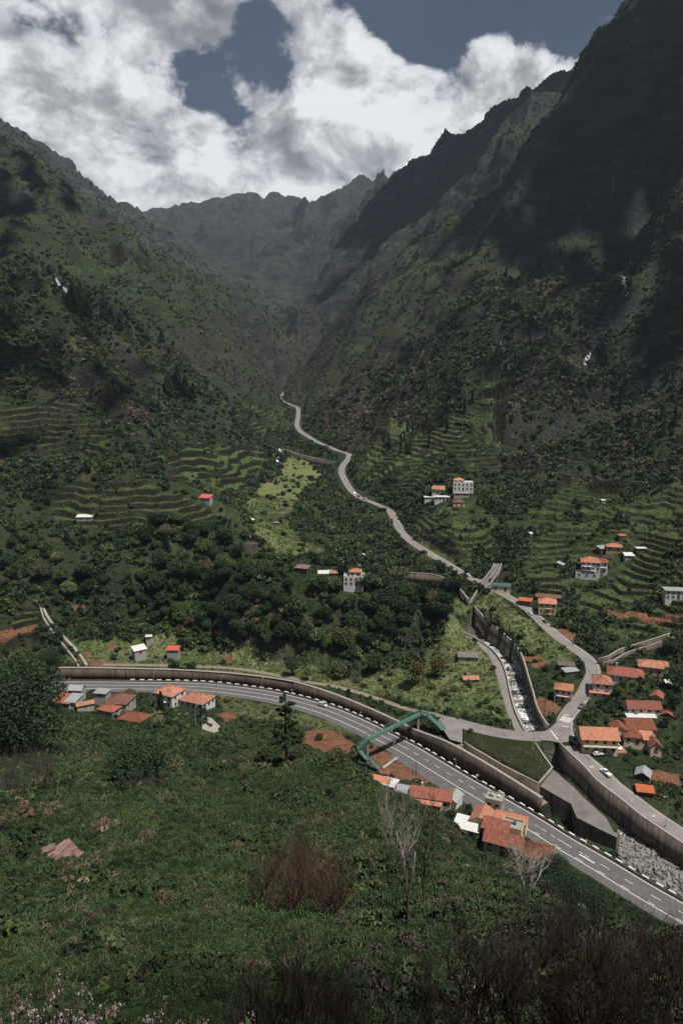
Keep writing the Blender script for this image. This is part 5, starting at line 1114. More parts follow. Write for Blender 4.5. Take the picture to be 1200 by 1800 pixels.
# houses between near hill and highway
house('house', 'low house with pale orange roof and white parapet, first by the highway', 'house', 657,1384, 11,4.5,2.8,-24,'shed','white','salmon',rh=.8,group=HV,wins=dict(f=2,r=1),z=1)
house('annex', 'white flat roofed block beside the pale orange roof', 'annex', 684,1388, 5,5,2.9,-24,'flat','white','whitesheet',wins=dict(f=1,r=1),door=False,z=1)
house('terrace_building', 'long white parapet terrace building at the dirt yard', 'terrace', 630,1372, 9,2.6,2.4,-26,'flat','white','whitesheet',wins=dict(f=1),door=False,z=1)
house('house', 'long row house with bright red gable roof facing the highway', 'house', 758,1410, 14,7,3.6,-14,'gable','cream','red',group=HV,wins=dict(f=4,r=1,b=3),chim=1,z=1)
house('annex', 'pink roofed annex in front of the bright red gable roof', 'annex', 752,1420, 9,4,2.6,-14,'shed','white','salmon',rh=.6,wins=dict(f=2),door=False,z=1)
house('annex', 'grey flat roofed annex at the right end of the bright red gable', 'annex', 796,1412, 4.5,6,2.8,-30,'gable','white','greysheet',wins=dict(f=1),door=False,z=1)
house('annex', 'cluttered small flat roofed annex left of the bright red gable', 'annex', 712,1400, 5.5,4.5,2.7,-22,'flat','cream','greysheet',wins=dict(f=1),door=False,z=1)
house('outbuilding', 'white sheet roofed outbuilding left of the large red roofed house', 'outbuilding', 821,1462, 8,6,2.8,-24,'shed','white','whitesheet',rh=.8,wins=dict(f=2),door=False,z=1)
house('house', 'large house with long red tiled roof nearest to the hill', 'house', 885,1497, 11.5,6.5,4.6,-25,'gable','yellow','red',rh=2.2,st_=2,group=HV,wins=dict(f=3,l=1,r=2),chim=0,z=1)
house('house', 'yellow walled house with faded red roof behind the long red roof', 'house', 872,1474, 8,6.5,5.2,-25,'gable','yellow','red',rh=1.7,st_=2,group=HV,wins=dict(f=2,l=2,r=2),z=1)
house('terrace_building', 'yellow block with sunken grey roof terrace', 'terrace', 899,1475, 6.5,5.5,5.0,-25,'flat','yellow','greysheet',parapet=.9,wins=dict(f=2,r=2),door=False,z=1)
house('house', 'narrow house with orange roof at the left of the highway cluster', 'house', 846,1452, 6,8,4.2,-25,'gable','cream','orange',group=HV,wins=dict(f=2,l=2),z=1)
house('house', 'low salmon roofed house between roof terrace and highway', 'house', 898,1453, 10,4.5,3.6,-25,'gable','cream','salmon',group=HV,wins=dict(f=2,b=3),door=False,z=1)
house('block', 'tall concrete block with cluttered flat roof beside the highway', 'block', 868,1432, 5.5,5,6.6,-25,'flat','grey','kerb',parapet=.5,st_=2,wins=dict(f=2,l=2,r=1),door=False,z=1)
house('outbuilding', 'low outbuilding with rusty red hip roof at the end of the highway cluster', 'outbuilding', 946,1510, 8,7.5,3.0,-20,'hip','stone','rustroof',wins=dict(f=2,r=1),z=1)
# rooftop tanks of the concrete block
def tank(x, y, z, r, h, lab, mat='greysheet'):
    mb = MB(); mb.tube([(0,0,0),(0,0,h),(0,0,h+.08)], [r, r, r*.6], 14); mb.tube([(0,0,h+.05),(0,0,h+.2)], r*.25, 8); o = mb.build('water_tank', M[mat], None, True); o.location = (x, y, z); tag(o, lab, 'water tank')
bq = P(868,1432,1); tank(bq[0]-1, bq[1]+.6, 7.66, .7, 1.1, 'grey water tank on the cluttered concrete block roof'); tank(bq[0]+1.2, bq[1]-.4, 7.66, .5, .9, 'small white water tank on the cluttered concrete block roof', 'whitesheet')
bq = P(899,1475,1); tank(bq[0]+.8, bq[1]+.3, 6.07, .45, 1.0, 'dark slim tank on the sunken roof terrace', 'wood')
# greenhouse frame / ruined red slats at the far left
mb = MB()
for k in range(6): mb.bar((-2.4, -1 + k * .75, 1.5 + k * .18), (2.4, -1 + k * .75, 1.5 + k * .18), .35, .05)
for sx in (-2.3, 2.3):
    mb.bar((sx, -1.2, 1.4), (sx, 3.0, 2.5), .12, .12)
    for yy in (-1.1, 2.9): mb.bar((sx, yy, -.6), (sx, yy, 1.5 if yy < 0 else 2.45), .12, .12)
q = G(12, 1328); o = mb.build('roof_frame', M['rustroof']); o.location = tuple(q); tag(o, 'derelict frame of dark red slats at the far hillside edge', 'ruined roof')
# collapsed corrugated sheets on the near slope
dq = G(112, 1508)
def corr_sheet(L, W, cx, cy, cz_, rz, rx, ry, sd):
    rs = np.random.RandomState(sd); nx, ny = 44, 8; X, Y = np.meshgrid(np.linspace(-W/2, W/2, nx), np.linspace(-L/2, L/2, ny)); Zs = np.sin(X / W * 2 * np.pi * 9) * .085 + .10 * np.sin(Y * 1.1 + sd) * (X / W) + rs.normal(0, .008, X.shape)
    V = np.stack([X, Y + rs.normal(0, .04, X.shape) * (abs(Y) > L/2 - .1), Zs], -1).reshape(-1, 3); V = np.vstack([V, V - [0, 0, .015]]); n = nx * ny; i = (np.arange(ny - 1)[:, None] * nx + np.arange(nx - 1)).ravel()
    F = np.vstack([np.stack([i, i+1, i+nx+1, i+nx], 1), np.stack([i+nx, i+nx+1, i+1, i], 1) + n]); o = mesh_np('corrugated_sheet', V, F, M['rustsheet']); o.rotation_euler = (R(rx), R(ry), R(rz))
    x, y = dq[0] + cx, dq[1] + cy; o.location = (x, y, hgt(x, y) + cz_); return o
for a, lab in [((3.6,1.7,-1.3,.9,.75,-62,14,-10,1), 'long pinkish rusty corrugated sheet topmost of the collapsed roof'), ((3.4,1.5,-.9,-.3,.6,-48,20,-4,2), 'dark red striped corrugated sheet in the middle of the collapsed roof'),
               ((3.0,1.2,.4,-.9,.55,-40,24,8,3), 'greyish pink corrugated sheet on the lower side of the collapsed roof'), ((1.5,1.2,1.9,-1.5,.4,-20,22,12,4), 'short crumpled rusty sheet end lying apart in the grass'), ((2.6,1.0,-2.2,.1,.4,-70,16,4,5), 'narrow pale rusty sheet at the outer edge of the collapsed roof')]:
    tag(corr_sheet(*a), lab, 'corrugated sheet', 'sheets of the collapsed roof')
BLOCK.append((dq[0], dq[1], 1.6))
# concrete yard slab near the bungalow
ys_ = [P(a, b, 4.6) for a, b in [(352,1290),(361,1260),(372,1262),(392,1282),(356,1296)]]
mb = MB(); n = len(ys_); mb.add([tuple(q) for q in ys_], [tuple(range(n))]); 
for i in range(n): a, b_ = ys_[i], ys_[(i+1) % n]; mb.add([tuple(a), tuple(b_), (b_[0], b_[1], 1), (a[0], a[1], 1)], [(0,1,2,3)], 1)
o = mb.build('yard_slab', [M['whitesheet'] if False else M['kerb'], M['retain']]); tag(o, 'pale concrete yard slab below the white bungalow', 'yard', kind='structure'); BLOCK.append((ys_[0][0] + 2, ys_[0][1], 6))
# small concrete strip near the footbridge stairs
q = [P(a, b, 1.2) for a, b in [(671,1348),(697,1330),(700,1333),(675,1352)]]; o = polymesh('concrete_strip', q, M['kerb'], .1); tag(o, 'narrow concrete strip on the bare yard', 'pavement', kind='structure')
# carport deck
cq_ = P(1085,1316,8.4); o = MB().box(-2.4, 2.4, -3.2, 2.2, -2, .12).build('parking_deck', M['orange']); o.location = tuple(cq_); o.rotation_euler = (0,0,R(-5)); tag(o, 'orange tiled parking deck of the small dark red gabled house', 'parking deck'); BLOCK.append((cq_[0], cq_[1], 4))

# ================================================================== cars
def make_car(body_mat, kind='hatch'):
    L, W, H = {'hatch': (4.0,1.72,1.48), 'van': (4.5,1.8,1.65), 'pickup': (5.2,1.85,1.75)}[kind]
    root = empty('car', (0,0,0)); hl = L / 2
    # body profile (x forward, z up), lofted across the width
    prof = {'hatch': [(-hl,.35),(-hl,.85),(-hl+.12,.95),(-hl+.2,1.0),(hl-1.25,.98),(hl-.25,.80),(hl,.62),(hl,.35)], 'van': [(-hl,.38),(-hl,.95),(-hl+.1,1.05),(hl-1.1,1.05),(hl-.2,.85),(hl,.65),(hl,.38)],
            'pickup': [(-hl,.5),(-hl,1.05),(-.45,1.05),(hl-1.35,1.1),(hl-.15,.98),(hl,.8),(hl,.5)]}[kind]
    mb = MB(); n = len(prof); ws = [(-W/2, .06), (-W/2 + .1, 0), (W/2 - .1, 0), (W/2, .06)]; vs = []
    for yy, ins in ws:
        for (x, z) in prof: vs.append((x * (1 - ins / 3), yy, z - ins * (1 if z > .6 else -1)))
    fs = [(i + j*n, i + (j+1)*n, (i+1) % n + (j+1)*n, (i+1) % n + j*n) for j in range(3) for i in range(n)] + [tuple(range(n)), tuple(range(4*n-1, 3*n-1, -1))]
    mb.add(vs, fs)
    # roof panel
    cab = {'hatch': (-hl+.15, -hl+.55, hl-2.0, hl-1.25), 'van': (-hl+.06, -hl+.3, hl-1.75, hl-1.05), 'pickup': (-.5, -.25, 1.0, hl-1.35)}[kind]; zb = .98 if kind == 'hatch' else 1.05
    a0, a1, a2, a3 = cab; yi = W/2 - .10; yt = W/2 - .24
    mb.add([(a1,-yt,H-.03),(a2,-yt,H-.03),(a2,yt,H-.03),(a1,yt,H-.03),(a1+.05,-yt+.06,H+.015),(a2-.05,-yt+.06,H+.015),(a2-.05,yt-.06,H+.015),(a1+.05,yt-.06,H+.015)], [(4,5,6,7),(0,1,5,4),(1,2,6,5),(2,3,7,6),(3,0,4,7)])
    for yy in (-1, 1):
        for (p, q) in (((a0,yi*yy,zb),(a1,yt*yy,H-.03)), ((a3,yi*yy,zb),(a2,yt*yy,H-.03)), (((a0+a3)/2-.1,yi*yy,zb),((a1+a2)/2,yt*yy,H-.03))): mb.bar(p, q, .07, .07)
    if kind == 'pickup': mb.box(-hl+.02, -.5, -W/2+.02, -W/2+.1, 1.0, 1.14); mb.box(-hl+.02, -.5, W/2-.1, W/2-.02, 1.0, 1.14); mb.box(-hl+.02, -hl+.1, -W/2+.1, W/2-.1, 1.0, 1.14)
    b = mb.build('body', M[body_mat], root); b.data.polygons.foreach_set('use_smooth', [False] * len(b.data.polygons))
    g = MB(); k = .02
    g.add([(a0+k,-yi+k,zb),(a3-k,-yi+k,zb),(a3-k,yi-k,zb),(a0+k,yi-k,zb),(a1+k,-yt+k,H-.04),(a2-k,-yt+k,H-.04),(a2-k,yt-k,H-.04),(a1+k,yt-k,H-.04)], [(0,1,5,4),(1,2,6,5),(2,3,7,6),(3,0,4,7)]); g.build('windows', M['glass'], root)
    for sx in (-1, 1):
        for sy in (-1, 1):
            w_ = empty('wheel', (sx * (L/2 - .82), sy * (W/2 - .1), .33)); w_.parent = root
            t_ = MB(); t_.tube([(0,-.11,0),(0,.11,0)], .33, 16); t_.build('tyre', M['tyre'], w_); r_ = MB(); r_.tube([(0,-.12,0),(0,.12,0)], .19, 10); r_.build('rim', M['rim'], w_)
    for sy in (-1, 1): h_ = MB(); h_.box(hl-.04, hl+.015, sy*.62-.15, sy*.62+.15, .62, .76); h_.build('headlight', M['headlight'], root); t_ = MB(); t_.box(-hl-.015, -hl+.03, sy*.68-.1, sy*.68+.1, .72, .9); t_.build('taillight', M['taillight'], root)
    return root
cars = {}
def car(px, py, z, ang, mat, kind, label, onroad=None, group=None):
    q = P(px, py, z)
    if onroad is not None: _d, zq = seg_dist(np.array([q[0]]), np.array([q[1]]), onroad); q[2] = zq[0] + .09
    key = (mat, kind)
    o = make_car(mat, kind) if key not in cars else copy_tree(cars[key]); cars.setdefault(key, o)
    o.location = tuple(q); o.rotation_euler = (0, 0, R(ang)); tag(o, label, 'car', group); BLOCK.append((q[0], q[1], 2.6)); return o
def roadang(px, py, z, line, flip=False):
    q = P(px, py, z); k = np.argmin(np.hypot(line[:, 0] - q[0], line[:, 1] - q[1])); k = min(max(k, 1), len(line) - 2); d = line[k+1] - line[k-1]; a = math.degrees(math.atan2(d[1], d[0])); return a + (180 if flip else 0)
car(567,1241,.05, roadang(567,1241,0,barr), 'paint_silver','van','silver car driving on the highway', None)
car(1013,1311,8.4, roadang(1013,1311,8.4,road_up), 'paint_red','hatch','red car driving past the broad salmon roofed house', road_up)
car(1050,1327,8.1, 8, 'paint_white','hatch','white car parked in front of the broad salmon roofed house')
car(1064,1361,6.9, roadang(1064,1361,6.9,road_up), 'paint_white','pickup','white pickup on the roadside above the tall river wall', None)
car(1085,1315,8.6, -85, 'paint_white','hatch','white car on the orange tiled parking deck')
car(1021,1243,10.6, roadang(1021,1243,10.6,road_up,True)+6, 'paint_grey','hatch','grey car waiting beside the zebra crossing')
car(931,1079,19.2, roadang(931,1079,19.2,road_up), 'paint_white','hatch','white car parked below the tall yellow house')
car(957,1094,18, roadang(957,1094,18,road_up), 'paint_dark','hatch','dark car parked at the corner of the tall yellow house')
car(821,1013,25.3, roadang(821,1013,25.3,road_up), 'paint_white','van','white car on the road before the culvert', road_up)
car(879,1040,22.5, roadang(879,1040,22.5,road_up), 'paint_dark','hatch','dark car beside the green roofed shed')
for (a, b, zz_, m_c, lab) in [(618,868,42,'paint_white','white car parked first on the distant road bend'),(626,873,41.5,'paint_red','red car parked in the row on the distant road bend'),(637,877,41,'paint_silver','silver car parked last on the distant road bend')]:
    car(a+4, b, zz_, roadang(a, b, zz_, road_up), m_c, 'hatch', lab, None)

# ================================================================== street lamps and poles
def lamp_proto(h, arm):
    root = empty('street_lamp', (0,0,0)); p = MB(); p.tube([(0,0,-.5),(0,0,1.2),(0,0,h)], [.11,.09,.055], 8); p.box(-.2, .2, -.2, .2, -.4, .12); p.build('pole', M['pole'], root)
    a = MB(); a.tube([(0,0,h-.05),(arm*.4,0,h+.25),(arm,0,h+.35)], [.05,.045,.04], 6); a.build('arm', M['pole'], root)
    hd = MB(); hd.add([(arm-.1,-.14,h+.28),(arm+.65,-.1,h+.34),(arm+.65,.1,h+.34),(arm-.1,.14,h+.28),(arm-.1,-.1,h+.44),(arm+.6,-.07,h+.42),(arm+.6,.07,h+.42),(arm-.1,.1,h+.44)], [(0,3,2,1),(4,5,6,7),(0,1,5,4),(1,2,6,5),(2,3,7,6),(3,0,4,7)]); ho = hd.build('lamp_head', M['pole'], root)
    ln = MB(); ln.box(arm+.05, arm+.5, -.07, .07, h+.26, h+.31); ln.build('lens', M['lampglass'], ho); return root
LP = {}
def lamp(px, pb, pt, z, rot, label, group, arm=1.2):
    q = P(px, pb, z); ht = round((CAM_H + ray(px, pt)[2] / ray(px, pt)[1] * q[1] - q[2]) * 2) / 2; ht = min(max(ht, 4.0), 12.0); key = (ht, arm)
    o = lamp_proto(ht, arm) if key not in LP else copy_tree(LP[key]); LP.setdefault(key, o); o.location = tuple(q); o.rotation_euler = (0, 0, R(rot)); tag(o, label, 'street lamp', group)
HG = 'street lamps along the highway'; SG = 'street lamps along the village streets'
for px, pb, pt, lab in [(390,1224,1190,'highway lamp just right of the bungalow'),(461,1238,1192,'highway lamp left of the tall pine'),(631,1289,1256,'highway lamp left of the green footbridge'),(690,1344,1308,'highway lamp standing over the bare yard'),(742,1362,1322,'highway lamp by the lay-by'),
   (1027,1503,1490,'highway lamp right of the rusty hip roof'),(272,1212,1183,'highway lamp behind the two storey white house'),(121,1222,1195,'highway lamp by the grey metal shed')]: lamp(px, pb, pt, 0, 60, lab, HG)
for px, pb, pt, z, rot, lab in [(515,1230,1212,0,-120,'lamp at the wall side of the highway near the pine'),(800,1350,1335,.2,-120,'short lamp at the wall side of the highway near the lay-by'),
   (936,1316,1282,9.2,90,'lamp at the corner of the crop field'),(1035,1332,1288,8.3,180,'tall lamp in front of the broad salmon roofed house'),(1009,1283,1248,9.5,180,'lamp at the zebra crossing'),(1034,1226,1191,12,180,'lamp before the inner street bend house'),
   (1169,1450,1401,5,200,'lamp in the gardens above the tall river wall'),(777,1270,1245,8.8,-60,'lamp at the head of the footbridge stairs'),(896,1295,1275,9,90,'lamp on the lane beside the meadow corner'),(752,996-28+2,952,30,210,'lamp on the valley road below the spur'),
   (735,957,915,32.3,210,'tall lamp on the valley road bend'),(782,997,974,28,210,'lamp on the valley road above the upper river wall'),(685,921,890,36,210,'distant lamp on the valley road below the spur hamlet'),(610,868,845,44,210,'far lamp beside the parked cars'),
   (1005,1137,1118,16,150,'lamp on the street by the soil plot'),(951,1089,1070,18.5,200,'lamp by the tall yellow house'),(356,1294,1263,4.8,60,'lamp on the concrete yard slab'),(344,1274,1243,4.5,60,'lamp near the palm and the bungalow')]: lamp(px, pb, pt, z, rot, lab, SG)
def pole(px, pb, pt, z, lab, tilt=0, cross=True):
    q = G(px, pb) if z is None else P(px, pb, z); ht = min(max(CAM_H + ray(px, pt)[2] / ray(px, pt)[1] * q[1] - q[2], 5), 16); root = empty('utility_pole', q); root.rotation_euler = (0, R(tilt), 0); m_ = MB(); m_.tube([(0,0,-.6),(0,0,ht)], [.16,.10], 8); m_.build('mast', M['wood'], root)
    if cross:
        c = MB(); c.bar((-.9,0,ht-.5), (.9,0,ht-.5), .12, .12)
        for x in (-.8, -.3, .3, .8): c.tube([(x,0,ht-.44),(x,0,ht-.25)], .05, 6)
        c.build('crossarm', M['wood'], root)
    tag(root, lab, 'utility pole', 'utility poles of the valley')
pole(731,1364,1338,.3,'short wooden pole on the bare yard',0,False); pole(956,1257,1205,10,'tall utility pole on the soil plot by the pinkish house'); pole(240,806,765,None,'leaning dark pole on the terraced hillside',14,False); pole(405,893,850,None,'dark pole beside the far terraces',-6,False)
pole(1027,1400-2,1376,None,'thin pole at the roadside garden',0,False)

# ================================================================== footbridge
FB = empty('footbridge', P(690,1300,0)); tag(FB, 'green steel truss footbridge with stairs crossing the highway', 'footbridge')
L0 = np.array(FB.location)
def rel(p): return tuple(np.array(p) - L0)
A_ = P(645,1300,11.2); B_ = P(735,1256,11.8)
def span(a, b, wid, hgt_, nm, n, deck='deckgreen', rail=True):
    a = Vector(rel(a)); b = Vector(rel(b)); d = (b - a); L = d.length; dn = d.normalized(); sd = Vector((-dn.y, dn.x, 0)).normalized() * wid / 2
    mb = MB(); mb.bar(a, b, wid, .16, 1)
    for s in (-1, 1):
        o = sd * s; mb.bar(a + o + Vector((0,0,-.05)), b + o + Vector((0,0,-.05)), .16, .34, 0); mb.bar(a + o + Vector((0,0,hgt_)), b + o + Vector((0,0,hgt_)), .13, .15, 0); mb.bar(a + o + Vector((0,0,hgt_*.5)), b + o + Vector((0,0,hgt_*.5)), .05, .05, 0)
        for k in range(n + 1):
            p = a + d * (k / n) + o; mb.bar(p, p + Vector((0,0,hgt_)), .1, .1, 0)
            if k < n and hgt_ > 1.5:
                q = a + d * ((k+1) / n) + o
                if k % 2: mb.bar(p, q + Vector((0,0,hgt_)), .08, .08, 0)
                else: mb.bar(p + Vector((0,0,hgt_)), q, .08, .08, 0)
    return mb.build(nm, [M['steelgreen'], M['deckgreen']], FB)
span(A_, B_, 2.3, 1.5, 'span', 18)
C_ = P(629,1316,8.3); span(C_, A_, 2.0, 1.15, 'stair_flight', 7)
C2 = P(643,1333,5.4); C3 = P(650,1336,4.6); E_ = P(665,1351,1.9)
span(C2, C_, 2.0, 1.15, 'stair_flight', 6); span(E_, C3, 2.0, 1.15, 'stair_flight', 5); span(C3, C2, 2.2, 1.15, 'landing', 2)
B2 = P(740,1254,11.9); span(B_, B2, 2.3, 1.15, 'landing', 2); B3 = P(753,1258,11.9-.6); span(B2, B3, 2.0, 1.15, 'stair_flight', 4); B4 = P(767,1271,10.3); span(B3, B4, 2.0, 1.15, 'stair_flight', 5); B5 = P(779,1283,9.1); span(B4, B5, 2.0, 1.15, 'stair_flight', 4)
for pos, zb, th in ((P(735,1256,11.8), -.5, .8), (A_ + np.array([.3,.2,0]), -.5, .8), (P(754,1260,11), 6.5, .4), (C2, -.5, .3)):
    m_ = MB(); x, y, z_ = rel(pos); m_.box(x - th/2, x + th/2, y - th*.6, y + th*.6, zb - L0[2], z_ - .25); m_.box(x - th*.9, x + th*.9, y - th, y + th, z_ - .45, z_ - .248); m_.build('pier', M['kerb'], FB)
# road signs on the retaining wall side
for px, py, lab in [(838,1363,'small white sign board on the retaining wall'),(879,1393,'round topped sign at the barrier opposite the concrete block')]:
    q = P(px, py + 10, 0); root = empty('road_sign', q); m_ = MB(); m_.tube([(0,0,0),(0,0,2.6)], .04, 6); m_.build('post', M['pole'], root); s_ = MB(); s_.box(-.5, .5, -.03, .03, 2.0, 2.8); s_.build('sign_board', M['whitesheet'], root); tag(root, lab, 'road sign')
# ================================================================== plants
def cards(C_, size, rs, flat=.0, aspect=1.7):
    """leaf clusters: one bent quad at each centre, random orientation"""
    n = len(C_); a = rs.normal(size=(n, 3)); a[:, 2] *= (1 - flat); a /= np.linalg.norm(a, axis=1)[:, None]; b = rs.normal(size=(n, 3)); b -= (b * a).sum(1)[:, None] * a; b /= np.linalg.norm(b, axis=1)[:, None]
    s = size * rs.uniform(.6, 1.3, n)[:, None]; h = np.cross(a, b) * s * .25
    V = np.stack([C_ - a * s * aspect / 2, C_ + b * s / 2 + h, C_ + a * s * aspect / 2, C_ - b * s / 2 + h], 1).reshape(-1, 3); F = np.arange(4 * n).reshape(-1, 4); return V, F
def blob_pts(n, rx, ry, rz, rs, lobes=7, zc=0.0, inner=.55):
    """points in a lumpy crown made of overlapping lobes"""
    L = rs.normal(size=(lobes, 3)); L /= np.linalg.norm(L, axis=1)[:, None]; L[:, 2] = np.abs(L[:, 2]) * .8 - .15; L *= rs.uniform(.35, .7, lobes)[:, None]; rl = rs.uniform(.36, .6, lobes); k = rs.choice(lobes, n, p=rl**2 / (rl**2).sum())
    d = rs.normal(size=(n, 3)); d /= np.linalg.norm(d, axis=1)[:, None]; r = rs.uniform(inner, 1, n) ** .6
    p = L[k] + d * (rl[k] * r)[:, None]; p[:, 2] = np.where(p[:, 2] < -.45, -.45 - (p[:, 2] + .45) * .3, p[:, 2]); return p * [rx, ry, rz] + [0, 0, zc]
def limb(mb, p0, d, L, r, depth, rs, spread=.55, up=.12, n=4, minr=.012, tips=None, seg_=3, kids=(2, 3), taper=.62):
    pts = [p0]; rad = [r]; dd = d.copy(); p = p0.copy()
    for k in range(seg_):
        dd = dd + rs.normal(0, .13, 3) + np.array([0, 0, up * .4]); dd /= np.linalg.norm(dd); p = p + dd * L / seg_; pts.append(p.copy()); rad.append(r * (1 - (1 - taper) * (k + 1) / seg_))
    mb.tube([tuple(q) for q in pts], rad, n, cap=False)
    if tips is not None and depth <= 1: tips += pts[1:]
    if depth <= 0 or r * taper < minr: return
    for _ in range(rs.randint(kids[0], kids[1] + 1)):
        k = rs.randint(1, seg_ + 1); e = rs.normal(size=3); e -= e.dot(dd) * dd; e /= np.linalg.norm(e) + 1e-6; nd = dd + e * spread * rs.uniform(.7, 1.5) + np.array([0, 0, up]); nd /= np.linalg.norm(nd)
        limb(mb, pts[k], nd, L * rs.uniform(.55, .85), rad[k] * .68, depth - 1, rs, spread, up, n, minr, tips, seg_, kids, taper)
def tree(name, kind, h, seed, leaf='leaf', bark='bark'):
    rs = np.random.RandomState(seed); root = empty(name, (0, 0, 0)); mb = MB(); tips = []
    up = np.array([0, 0, 1.0])
    if kind == 'broad':
        limb(mb, np.array([0,0,-.6]), up, h * .5, h * .035, 3, rs, .75, .15, 5, .01, tips, 3, (2, 4)); mb.build('trunk', M[bark], root)
        p = blob_pts(int(1500), h * .42, h * .42, h * .42, rs, 9, h * .60); V, F = cards(p, h * .045, rs); mesh_np('crown', V, F, M[leaf], root, smooth_=False)
    elif kind == 'dense':
        limb(mb, np.array([0,0,-.6]), up, h * .5, h * .035, 2, rs, .75, .15, 5, .01, tips, 3, (2, 4)); mb.build('trunk', M[bark], root)
        p = np.vstack([blob_pts(8200, h * .44, h * .44, h * .40, rs, 18, h * .56), blob_pts(4600, h * .40, h * .40, h * .3, rs, 12, h * .26)]); V, F = cards(p, h * .0175, rs); mesh_np('crown', V, F, M[leaf], root, smooth_=False)
    elif kind == 'cone':
        mb.tube([(0,0,-.6),(0,0,h*.95)], [h*.03, h*.008], 6); mb.build('trunk', M[bark], root)
        n = 3200; t = rs.uniform(.02, 1, n) ** .8; a = rs.uniform(0, 6.283, n); rr = (1 - t) ** .6 * h * .16 * rs.uniform(.5, 1.05, n) * (1 + .25 * np.sin(a * 3 + t * 9)); V, F = cards(np.c_[np.cos(a) * rr, np.sin(a) * rr, t * h], h * .026, rs); mesh_np('crown', V, F, M[leaf], root, smooth_=False)
    elif kind == 'pine':
        mb.tube([(0,0,-.8),(.1,0,h*.5),(.05,.05,h*.97)], [h*.018, h*.012, h*.004], 7); P_ = []
        for k in range(34):
            z = h * (.30 + .66 * k / 34) ; a = rs.uniform(0, 6.28); L = h * .17 * (1.1 - .75 * k / 34) * rs.uniform(.5, 1.15); e = np.array([math.cos(a) * L, math.sin(a) * L, L * .12]); mb.tube([(0,0,z), (e[0]*.6, e[1]*.6, z + e[2]*.4), (e[0], e[1], z + e[2])], [h*.006, h*.004, h*.002], 4, cap=False)
            for f in np.linspace(.45, 1.05, 5): P_.append(np.array([0,0,z]) + e * f + rs.normal(0, L * .085, (26, 3)))
        mb.build('trunk', M[bark], root); V, F = cards(np.vstack(P_), h * .017, rs, .3); mesh_np('crown', V, F, M[leaf], root, smooth_=False)
    elif kind == 'palm':
        mb.tube([(0,0,-.5),(.1,0,h*.4),(.15,.1,h*.8)], [.28,.24,.22], 9); mb.build('trunk', M[bark], root); V = []; F = []
        for k in range(42):
            a = rs.uniform(0, 6.28); el = rs.uniform(-.5, 1.2); L = h * .38; pr = None
            for s in range(8):
                f = s / 7; r = L * f * math.cos(el * (1 - f * .3)); z = h * .8 + L * f * math.sin(el) - L * .55 * f * f; w_ = .32 * math.sin(math.pi * min(f + .12, 1)) + .02; c = np.array([.15 + r * math.cos(a), .1 + r * math.sin(a), z]); t = np.array([-math.sin(a), math.cos(a), -.25]) * w_; t2 = np.array([math.sin(a), -math.cos(a), -.25]) * w_
                V += [c + t, c, c + t2]; b_ = len(V) - 3
                if s: F += [[b_-3, b_-2, b_+1, b_], [b_-2, b_-1, b_+2, b_+1]]
        mesh_np('crown', np.array(V), np.array(F), M[leaf], root, smooth_=False)
    elif kind == 'dead':
        limb(mb, np.array([0,0,-.5]), up, h * .62, h * .017, 5, rs, .6, .13, 5, h * .0007, tips, 5, (2, 4), .80); mb.build('trunk', M[bark], root)
    elif kind == 'burnt':
        mb.tube([(0,0,-.6),(rs.normal(0,.15),rs.normal(0,.15),h*.5),(rs.normal(0,.3),rs.normal(0,.3),h)], [h*.018, h*.013, h*.004], 5)
        for k in range(9): z = h * rs.uniform(.45, .97); a = rs.uniform(0, 6.28); L = h * .12 * rs.uniform(.4, 1); mb.tube([(0,0,z),(math.cos(a)*L, math.sin(a)*L, z + L*.5)], [h*.005, h*.002], 4, cap=False)
        mb.build('trunk', M[bark], root)
    elif kind == 'twiggy':       # many-stemmed leafless shrub
        for k in range(rs.randint(6, 9)):
            d = np.array([rs.normal(0,.28), rs.normal(0,.28), 1]); d /= np.linalg.norm(d); limb(mb, np.array([rs.normal(0,.12), rs.normal(0,.12), -.3]), d, h * .42, h * .008, 3, rs, .42, .22, 3, .003, tips, 3, (2, 3), .72)
        mb.build('stems', M[bark], root)
    elif kind == 'forked':       # tall burnt shrub: a few thick stems that fork again and again
        for k in range(rs.randint(3, 5)):
            d = np.array([rs.normal(0,.22), rs.normal(0,.22), 1]); d /= np.linalg.norm(d); limb(mb, np.array([rs.normal(0,.1), rs.normal(0,.1), -.3]), d, h * .33, h * .013, 5, rs, .62, .10, 5, .0050, tips, 3, (2, 3), .78)
        mb.build('stems', M[bark], root)
    elif kind == 'bush':
        for k in range(5): d = np.array([rs.normal(0,.5), rs.normal(0,.5), 1]); d /= np.linalg.norm(d); limb(mb, np.array([0,0,-.3]), d, h * .4, h * .018, 1, rs, .6, .15, 4, .004, tips)
        mb.build('stems', M[bark], root); p = blob_pts(900, h * .75, h * .75, h * .62, rs, 8, h * .42); V, F = cards(p, h * .07, rs); mesh_np('foliage', V, F, M[leaf], root, smooth_=False)
    elif kind == 'flower':       # leggy valerian with pale flower heads
        P_ = []; lf = []
        for k in range(rs.randint(16, 24)):
            d = np.array([rs.normal(0,.35), rs.normal(0,.35), 1]); d /= np.linalg.norm(d); b0 = np.array([rs.normal(0,.2), rs.normal(0,.2), -.2]); L = h * rs.uniform(.6, 1.1); e = b0 + d * L; mb.tube([tuple(b0), tuple((b0 + e) / 2 + rs.normal(0, .03, 3)), tuple(e)], [.010, .008, .005], 3, cap=False)
            P_.append(e + rs.normal(0, .035, (16, 3))); lf.append(b0 + d * L * rs.uniform(.1, .9, (14, 1)) + rs.normal(0, .05, (14, 3)))
